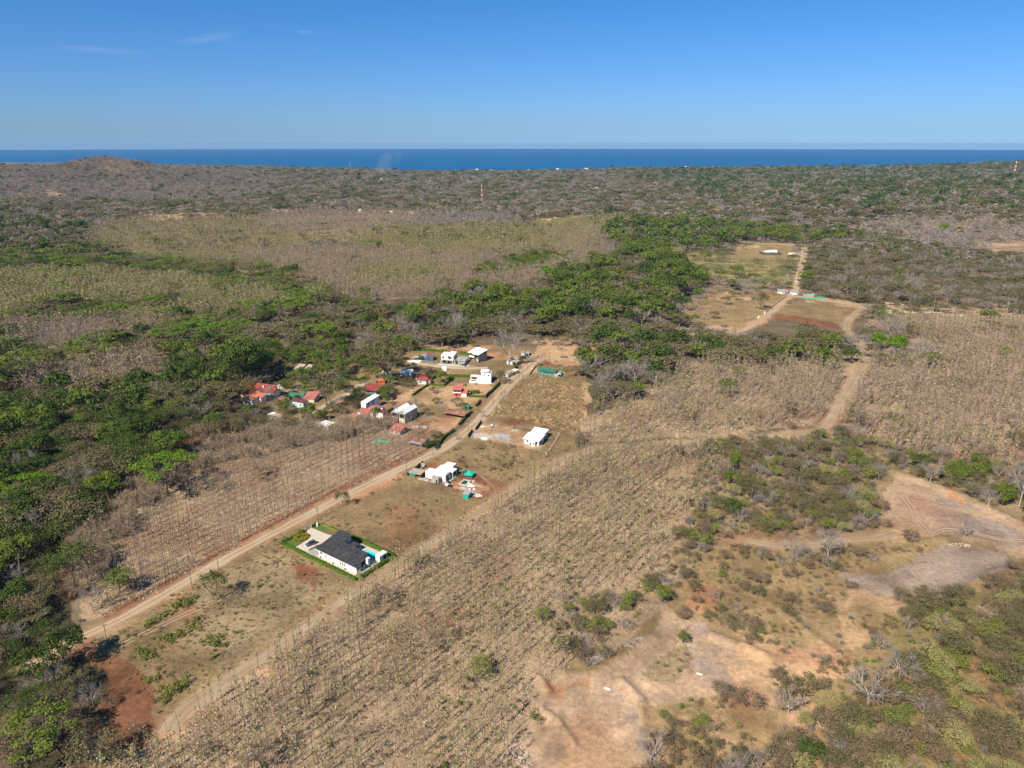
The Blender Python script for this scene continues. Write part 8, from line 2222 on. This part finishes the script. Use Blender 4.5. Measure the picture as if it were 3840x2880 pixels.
for p in PTS:
    nm = SPEC[p[5]][3]
    (SING.setdefault(nm, []) if (p[8] >= 0 and inframe(p) and nm not in ('grass', 'litter')) else REST).append(p)
NSING = dict(teak_tree=290, leafless_tree=215, broadleaf_tree=240, scrub_tree=270, umbrella_tree=60, shrub=120, palm_tree=10)
LMK = [(P(k, x, y), t) for k, x, y, t in (('V', 362, 1068, 'the big bright umbrella tree'), ('V', 70, 1092, 'the umbrella tree at the left edge'), ('V', 60, 840, 'the wide dark umbrella tree'), ('V', 370, 748, 'the umbrella tree over the tan plantation'),
    ('V', 525, 835, 'the tallest dense dark tree'), ('V', 461, 1297, 'the lone tree in the field'), ('V', 740, 1190, 'the charcoal-roofed house'), ('V', 960, 1030, 'the building site'), ('V', 1155, 945, 'the twin white house'), ('V', 545, 850, 'the orange-roofed estate'),
    ('V', 1030, 820, 'the white villa'), ('V', 1185, 800, 'the teal house'), ('V', 1700, 632, 'the white gatehouses'), ('V', 1915, 750, 'the vivid green pair of trees'), ('V', 1380, 830, 'the vivid tree in the grey grove'), ('V', 1785, 920, 'the bend of the lane'), ('V', 1980, 1080, 'the upper bare pad'),
    ('V', 2000, 1240, 'the middle bare pad'), ('V', 1300, 1500, 'the lower bare pad'), ('V', 1440, 1290, 'the top of the lower pad'), ('V', 760, 1500, 'the near end of the lane'), ('V', 230, 1500, 'the red soil patch'), ('V', 200, 1370, 'the near end of the road'), ('V', 1900, 665, 'the stacked concrete poles'),
    ('V', 1085, 668, 'the large bright round tree'), ('V', 1300, 1200, 'the middle of the front plantation'), ('V', 1600, 1070, 'the middle of the scrubby slope'), ('V', 2050, 1550, 'the lower right corner'), ('V', 1050, 1640, 'the bottom edge of the picture'), ('V', 640, 660, 'the lime green umbrella tree'), ('V', 700, 1000, 'the middle of the bare rows'), ('V', 870, 712, 'the clearing behind the village'))]
ORD = ['', 'second ', 'third ', 'fourth ', 'fifth ', 'sixth ', 'seventh ', 'eighth ', 'ninth ', 'tenth ']
for nm, lst in SING.items():
    lst.sort(key=lambda p: vis(p) / ({'tpole': 1.3}.get(p[5], 1) * p[2]))
    chosen, n = {}, 0
    for p in lst:
        if n < NSING.get(nm, 200) and ZONES[p[8]]['lab'] and p[6] != 'f':
            n += 1
            dd = [math.hypot(p[0] - q[0][0], p[1] - q[0][1]) for q in LMK]
            j = int(np.argmin(dd)); dx, dy = p[0] - LMK[j][0][0], p[1] - LMK[j][0][1]
            rel = ('right of' if dx > 0 else 'left of') if abs(dx) > abs(dy) * .8 else ('beyond' if dy > 0 else 'nearer than')
            chosen.setdefault((KIND_WORD[p[5]], rel, LMK[j][1]), []).append((dd[j], p))
        else:
            REST.append(p)
    for (kw_, rel, lm_), ps in chosen.items():
        ps.sort(key=lambda t: t[0])
        zl = ZONES[ps[0][1][8]]['lab']
        for i, (_, p) in enumerate(ps):
            base = f'{kw_} {rel} {lm_}'
            if i < 10: lab = f'{ORD[i]}nearest {base}'
            else: lab = f'{kw_} farther {"off " if rel in ("beyond", "nearer than") else ""}{rel} {lm_}'
            plant(p[5], p[0], p[1], p[2], p[3], p[6], p[7], lab, f'{kw_}s {zl}' if i < 10 else f'{kw_}s {zl}, farther {rel} {lm_}', 'shrub' if nm == 'shrub' else 'tree', sz=p[4])
names = {'teak_tree': ('teak_plantation', 'plantation of thin teak, tan to yellow-green, beyond the nearest rows'), 'leafless_tree': ('leafless_woods', 'grey leafless woodland spreading to the coast'),
         'broadleaf_tree': ('green_woods', 'dark and mid green leafy woodland spreading to the coast'), 'scrub_tree': ('scrub_woods', 'olive and brown scrub woodland spreading to the coast'),
         'umbrella_tree': ('umbrella_tree_woods', 'flat-topped green trees scattered through the far woods'), 'shrub': ('bush_undergrowth', 'low bushes among the plantation trees'), 'palm_tree': ('palm_woods', 'palms behind the houses')}
for nm, (on, lb) in names.items():
    scatter(on, [p[:8] for p in REST if SPEC[p[5]][3] == nm], lb, 'woodland')

# ------------------------------------------------------------------ low cover
def low(name, label, pts_poly, sp, mix, sc, dens, noise_cut=None, excl=(), pad=.3, cat='undergrowth', seed=1, far=520, hs=(.8, 1.2)):
    rng = np.random.default_rng(seed)
    rows = []
    for poly in pts_poly:
        lo, hi = poly.min(0), poly.max(0)
        x, y = grid(lo[0], hi[0], lo[1], hi[1], sp, .2, .5, rng)
        q = wedge(x, y, 80, far) & pip(x + 3 * (fbm(x, y, 9, 71, 2) - .5), y + 3 * (fbm(x, y, 9, 72, 2) - .5), poly)
        x, y = x[q], y[q]
        q = road_clear(x, y, pad) & foot_clear(x, y, .6) & ~in_any(x, y, excl) & (rng.uniform(0, 1, len(x)) < dens)
        if noise_cut: q &= fbm(x, y, noise_cut[0], seed + 80, 3) > noise_cut[1]
        x, y = x[q], y[q]
        u = rng.uniform(0, 1, len(x)); s = rng.uniform(*sc, len(x)); rz = rng.uniform(0, 6.28, len(x)); sz = rng.uniform(*hs, len(x)); v = rng.integers(0, 60, len(x))
        rows += [(x[i], y[i], s[i], rz[i], sz[i], pick(mix, u[i]), 'n' if math.hypot(x[i], y[i]) < 330 else 'm', int(v[i])) for i in range(len(x))]
    print(name, len(rows))
    return scatter(name, rows, label, cat)
PLANT_FG = ZONES[[i for i, z in enumerate(ZONES) if z['lab'] == 'in the leafless plantation in front'][0]]['poly']
STRIP = PL('V', [(235, 1345), (165, 1195), (330, 1045), (440, 980), (640, 940), (780, 920), (835, 905), (945, 960), (850, 1015), (640, 1120), (430, 1235)])
RIGHTP = PL('V', [(1290, 955), (1250, 905), (1330, 885), (1470, 805), (1650, 792), (1830, 775), (2212, 760), (2212, 1000), (1870, 950), (1500, 943)])
SLOPE = PL('V', [(1510, 958), (1780, 935), (2212, 1010), (2212, 1100), (1930, 1015), (1890, 1050), (1915, 1110), (1850, 1158), (1600, 1160), (1545, 1180), (1420, 1290), (1400, 1345), (1470, 1180)])
MIDS = PL('V', [(1430, 1190), (1600, 1172), (1860, 1180), (2050, 1175), (2000, 1190), (1835, 1245), (1830, 1300), (1700, 1420), (1560, 1330), (1440, 1305)])
LOWR = PL('V', [(2240, 1230), (2140, 1285), (1950, 1320), (1830, 1330), (1760, 1440), (1560, 1420), (1440, 1500), (1420, 1760), (2600, 1900), (2600, 1200)])
LOWL = PL('V', [(-150, 1400), (0, 1390), (220, 1385), (300, 1450), (350, 1560), (300, 1640), (200, 1760), (-200, 1760)])
EX = BAREPADS + SITE
low('leaf_litter', 'fallen dry teak leaves carpeting the plantation floors', [PLANT_FG, STRIP], 2.5, [('litter', 1)], (.8, 1.3), .8, (14, .36), EX, seed=2, pad=.8)
low('leaf_litter', 'fallen dry leaves on the floor of the right-hand plantation', [RIGHTP], 4.0, [('litter', 1)], (1.2, 2.0), .7, None, EX, seed=3, pad=.8)
low('plantation_undergrowth', 'seedlings and low scrub between the plantation trees', [PLANT_FG], 2.9, [('bushb', .42), ('herby', .34), ('herb', .1), ('straw', .14)], (.3, .65), .5, (16, .43), EX, seed=4)
low('plantation_undergrowth', 'green saplings scattered through the front plantation', [PLANT_FG], 6.5, [('bush', .7), ('busho', .3)], (.35, .8), .5, (30, .48), EX, seed=14, hs=(1., 1.6))
low('plantation_undergrowth', 'thin low weeds under the bare rows', [STRIP], 4.2, [('straw', .7), ('herby', .3)], (.4, .8), .5, None, EX, seed=5)
low('dry_grass', 'dry brown grass tufts over the empty lots by the road', [FIELD], 1.9, [('straw', .9), ('bushb', .1)], (.35, .8), .75, (10, .40), EX, seed=6)
low('tall_dry_grass', 'tall pale cane-like grass in the uncut lot by the road', [FIELD_T], 1.8, [('cane', .75), ('straw', .2), ('tthin', .05)], (.6, 1.0), .9, None, EX, seed=7)
low('scrub_undergrowth', 'bushes, dry grass and saplings over the right-hand slopes', [SLOPE], 2.9, [('busho', .28), ('bushb', .28), ('bush', .1), ('straw', .24), ('twigs', .1)], (.55, 1.2), .8, None, EX, seed=8)
low('scrub_undergrowth', 'dry grass and brown bushes between the bare pads', [MIDS, ISLAND], 2.2, [('straw', .6), ('bushb', .26), ('herby', .08), ('bush', .06)], (.5, 1.1), .75, (12, .38), EX[1:], seed=9)
low('scrub_undergrowth', 'mixed yellow-green and brown bushes in the lower right corner', [LOWR], 2.3, [('straw', .42), ('bushb', .2), ('busho', .16), ('bush', .12), ('herby', .10)], (.45, 1.2), .78, (16, .40), EX, seed=10)
low('scrub_undergrowth', 'brown and olive bushes in the lower left corner', [LOWL], 2.8, [('straw', .2), ('bushb', .4), ('busho', .4)], (.5, 1.1), .5, (14, .5), EX, seed=11)
_ln = ROADS[R_LANE][0]; _ln = _ln[_ln[:, 1] < 360]; _t = np.gradient(_ln, axis=0); _t /= np.linalg.norm(_t, axis=1)[:, None]; _n = np.stack([_t[:, 1], -_t[:, 0]], 1)
low('dry_grass', 'dry grass tufts creeping over the lane', [np.concatenate([_ln + _n * 4.2, (_ln - _n * 4.2)[::-1]])], 1.5, [('straw', .8), ('bushb', .1), ('herby', .1)], (.25, .6), .55, (5, .46), EX, seed=31, pad=-1.5)
GREENPATCH = [PL('S', q) for q in ([(940, 620), (1120, 540), (1300, 430), (1500, 310), (1560, 330), (1480, 390), (1350, 460), (1180, 580), (980, 650)], [(1080, 720), (1250, 650), (1420, 600), (1440, 540), (1600, 460), (1680, 470), (1640, 560), (1480, 600), (1400, 680), (1240, 740), (1180, 820), (1060, 800)],
              [(1580, 640), (1640, 620), (1780, 620), (1770, 760), (1680, 740), (1600, 700)], [(1090, 960), (1280, 900), (1260, 960), (1130, 1030)], [(1180, 1060), (1340, 1020), (1460, 960), (1500, 1010), (1420, 1080), (1300, 1130), (1250, 1190), (1200, 1120)], [(1640, 760), (1700, 790), (1660, 840), (1600, 800)])]
low('weed_patch', 'bright green weeds growing in patches over the near field', GREENPATCH, 1.6, [('herb', .72), ('bush', .12), ('herby', .16)], (.8, 1.6), .95, (6, .34), SITE, seed=12)
low('weed_patch', 'yellowish weeds over the lot below the dark-roofed house', [PL('V', [(430, 1270), (560, 1190), (640, 1230), (700, 1250), (620, 1330), (480, 1440), (420, 1400)]), PL('V', [(560, 1180), (620, 1150), (680, 1240), (600, 1240)])], 2.2, [('herby', .5), ('herb', .3), ('bush', .2)], (.4, .9), .55, (10, .50), SITE, seed=13)
low('plantation_undergrowth', 'fresh green undergrowth in the greener half of the plantation', [PL('V', [(980, 1330), (1150, 1200), (1380, 1080), (1540, 1010), (1550, 1090), (1425, 1260), (1400, 1340), (1240, 1435), (1150, 1500), (1105, 1720), (900, 1760), (940, 1500)])], 2.7, [('herb', .4), ('herby', .35), ('bush', .25)], (.35, .85), .5, (18, .42), EX, seed=21)
low('weed_patch', 'scattered weeds over the near field', [PL('V', [(200, 1400), (430, 1255), (620, 1180), (760, 1250), (600, 1410), (370, 1560), (290, 1500)])], 3.6, [('herb', .6), ('herby', .4)], (.4, .9), .45, None, SITE, seed=15)
low('weed_patch', 'clumps of green weeds in the lots above the building site', [PL('E', [(1130, 650), (1250, 650), (1330, 720), (1300, 750), (1140, 700)]), PL('E', [(1820, 260), (1960, 260), (2090, 320), (2060, 380), (1960, 350)]), PL('E', [(550, 680), (1000, 500), (1640, 540), (1800, 640), (1500, 880), (900, 800)])], 2.6, [('herb', .35), ('herby', .25), ('bushb', .4)], (.6, 1.3), .42, (9, .46), SITE, seed=16)
low('stone_litter', 'loose pale stones and clods on the bare pads', BAREPADS, 3.6, [('litter', 1)], (.2, .5), .3, (9, .5), (), seed=17, cat='stones')
print('objects', len(bpy.data.objects))

# ------------------------------------------------------------------ haze
HZ = 2.9e-5
m, n, l = new_mat("air_haze")
pv = n.new("ShaderNodeVolumePrincipled")
pv.inputs['Color'].default_value = (.32, .56, .90, 1)
pv.inputs['Density'].default_value = HZ
pv.inputs['Anisotropy'].default_value = 0.0
o_ = n.new("ShaderNodeOutputMaterial"); l.new(pv.outputs[0], o_.inputs['Volume'])
mb = MB(); mb.box(-23500, 23500, -23500, 23500, -10, 161.5)
mb.build("haze", m, kind='stuff')

# faint smoke plume rising near the coast
m, n, l = new_mat("smoke_plume")
t = n.new("ShaderNodeTexCoord")
pv = n.new("ShaderNodeVolumePrincipled"); pv.inputs['Color'].default_value = (.9, .87, .83, 1)
f = noise(n, l, 2.2, 4, t.outputs['Generated'], .65)
dn = mrange(n, l, f, .42, 0.75, 0, .005); l.new(dn, pv.inputs['Density'])
o_ = n.new("ShaderNodeOutputMaterial"); l.new(pv.outputs[0], o_.inputs['Volume'])
pp = P('V', 835, 379)
mb = MB()
for i in range(5):
    mb.v, mb.f = mb.v, mb.f
ring = []
for i, (dx, r_, z_) in enumerate(((-30, 16, 0), (-12, 40, 28), (10, 60, 62), (30, 62, 95), (40, 30, 118))):
    ring.append([(dx + math.cos(a * .5236) * r_, math.sin(a * .5236) * r_ * .8, z_) for a in range(12)])
vs = sum(ring, []); fs = [(k * 12 + i, k * 12 + (i + 1) % 12, k * 12 + 12 + (i + 1) % 12, k * 12 + 12 + i) for k in range(4) for i in range(12)] + [tuple(range(12))[::-1], tuple(range(48, 60))]
mb = MB(); mb.add(vs, fs); ob = mb.build("smoke", m, kind='stuff'); ob.location = (pp[0], pp[1], 6)
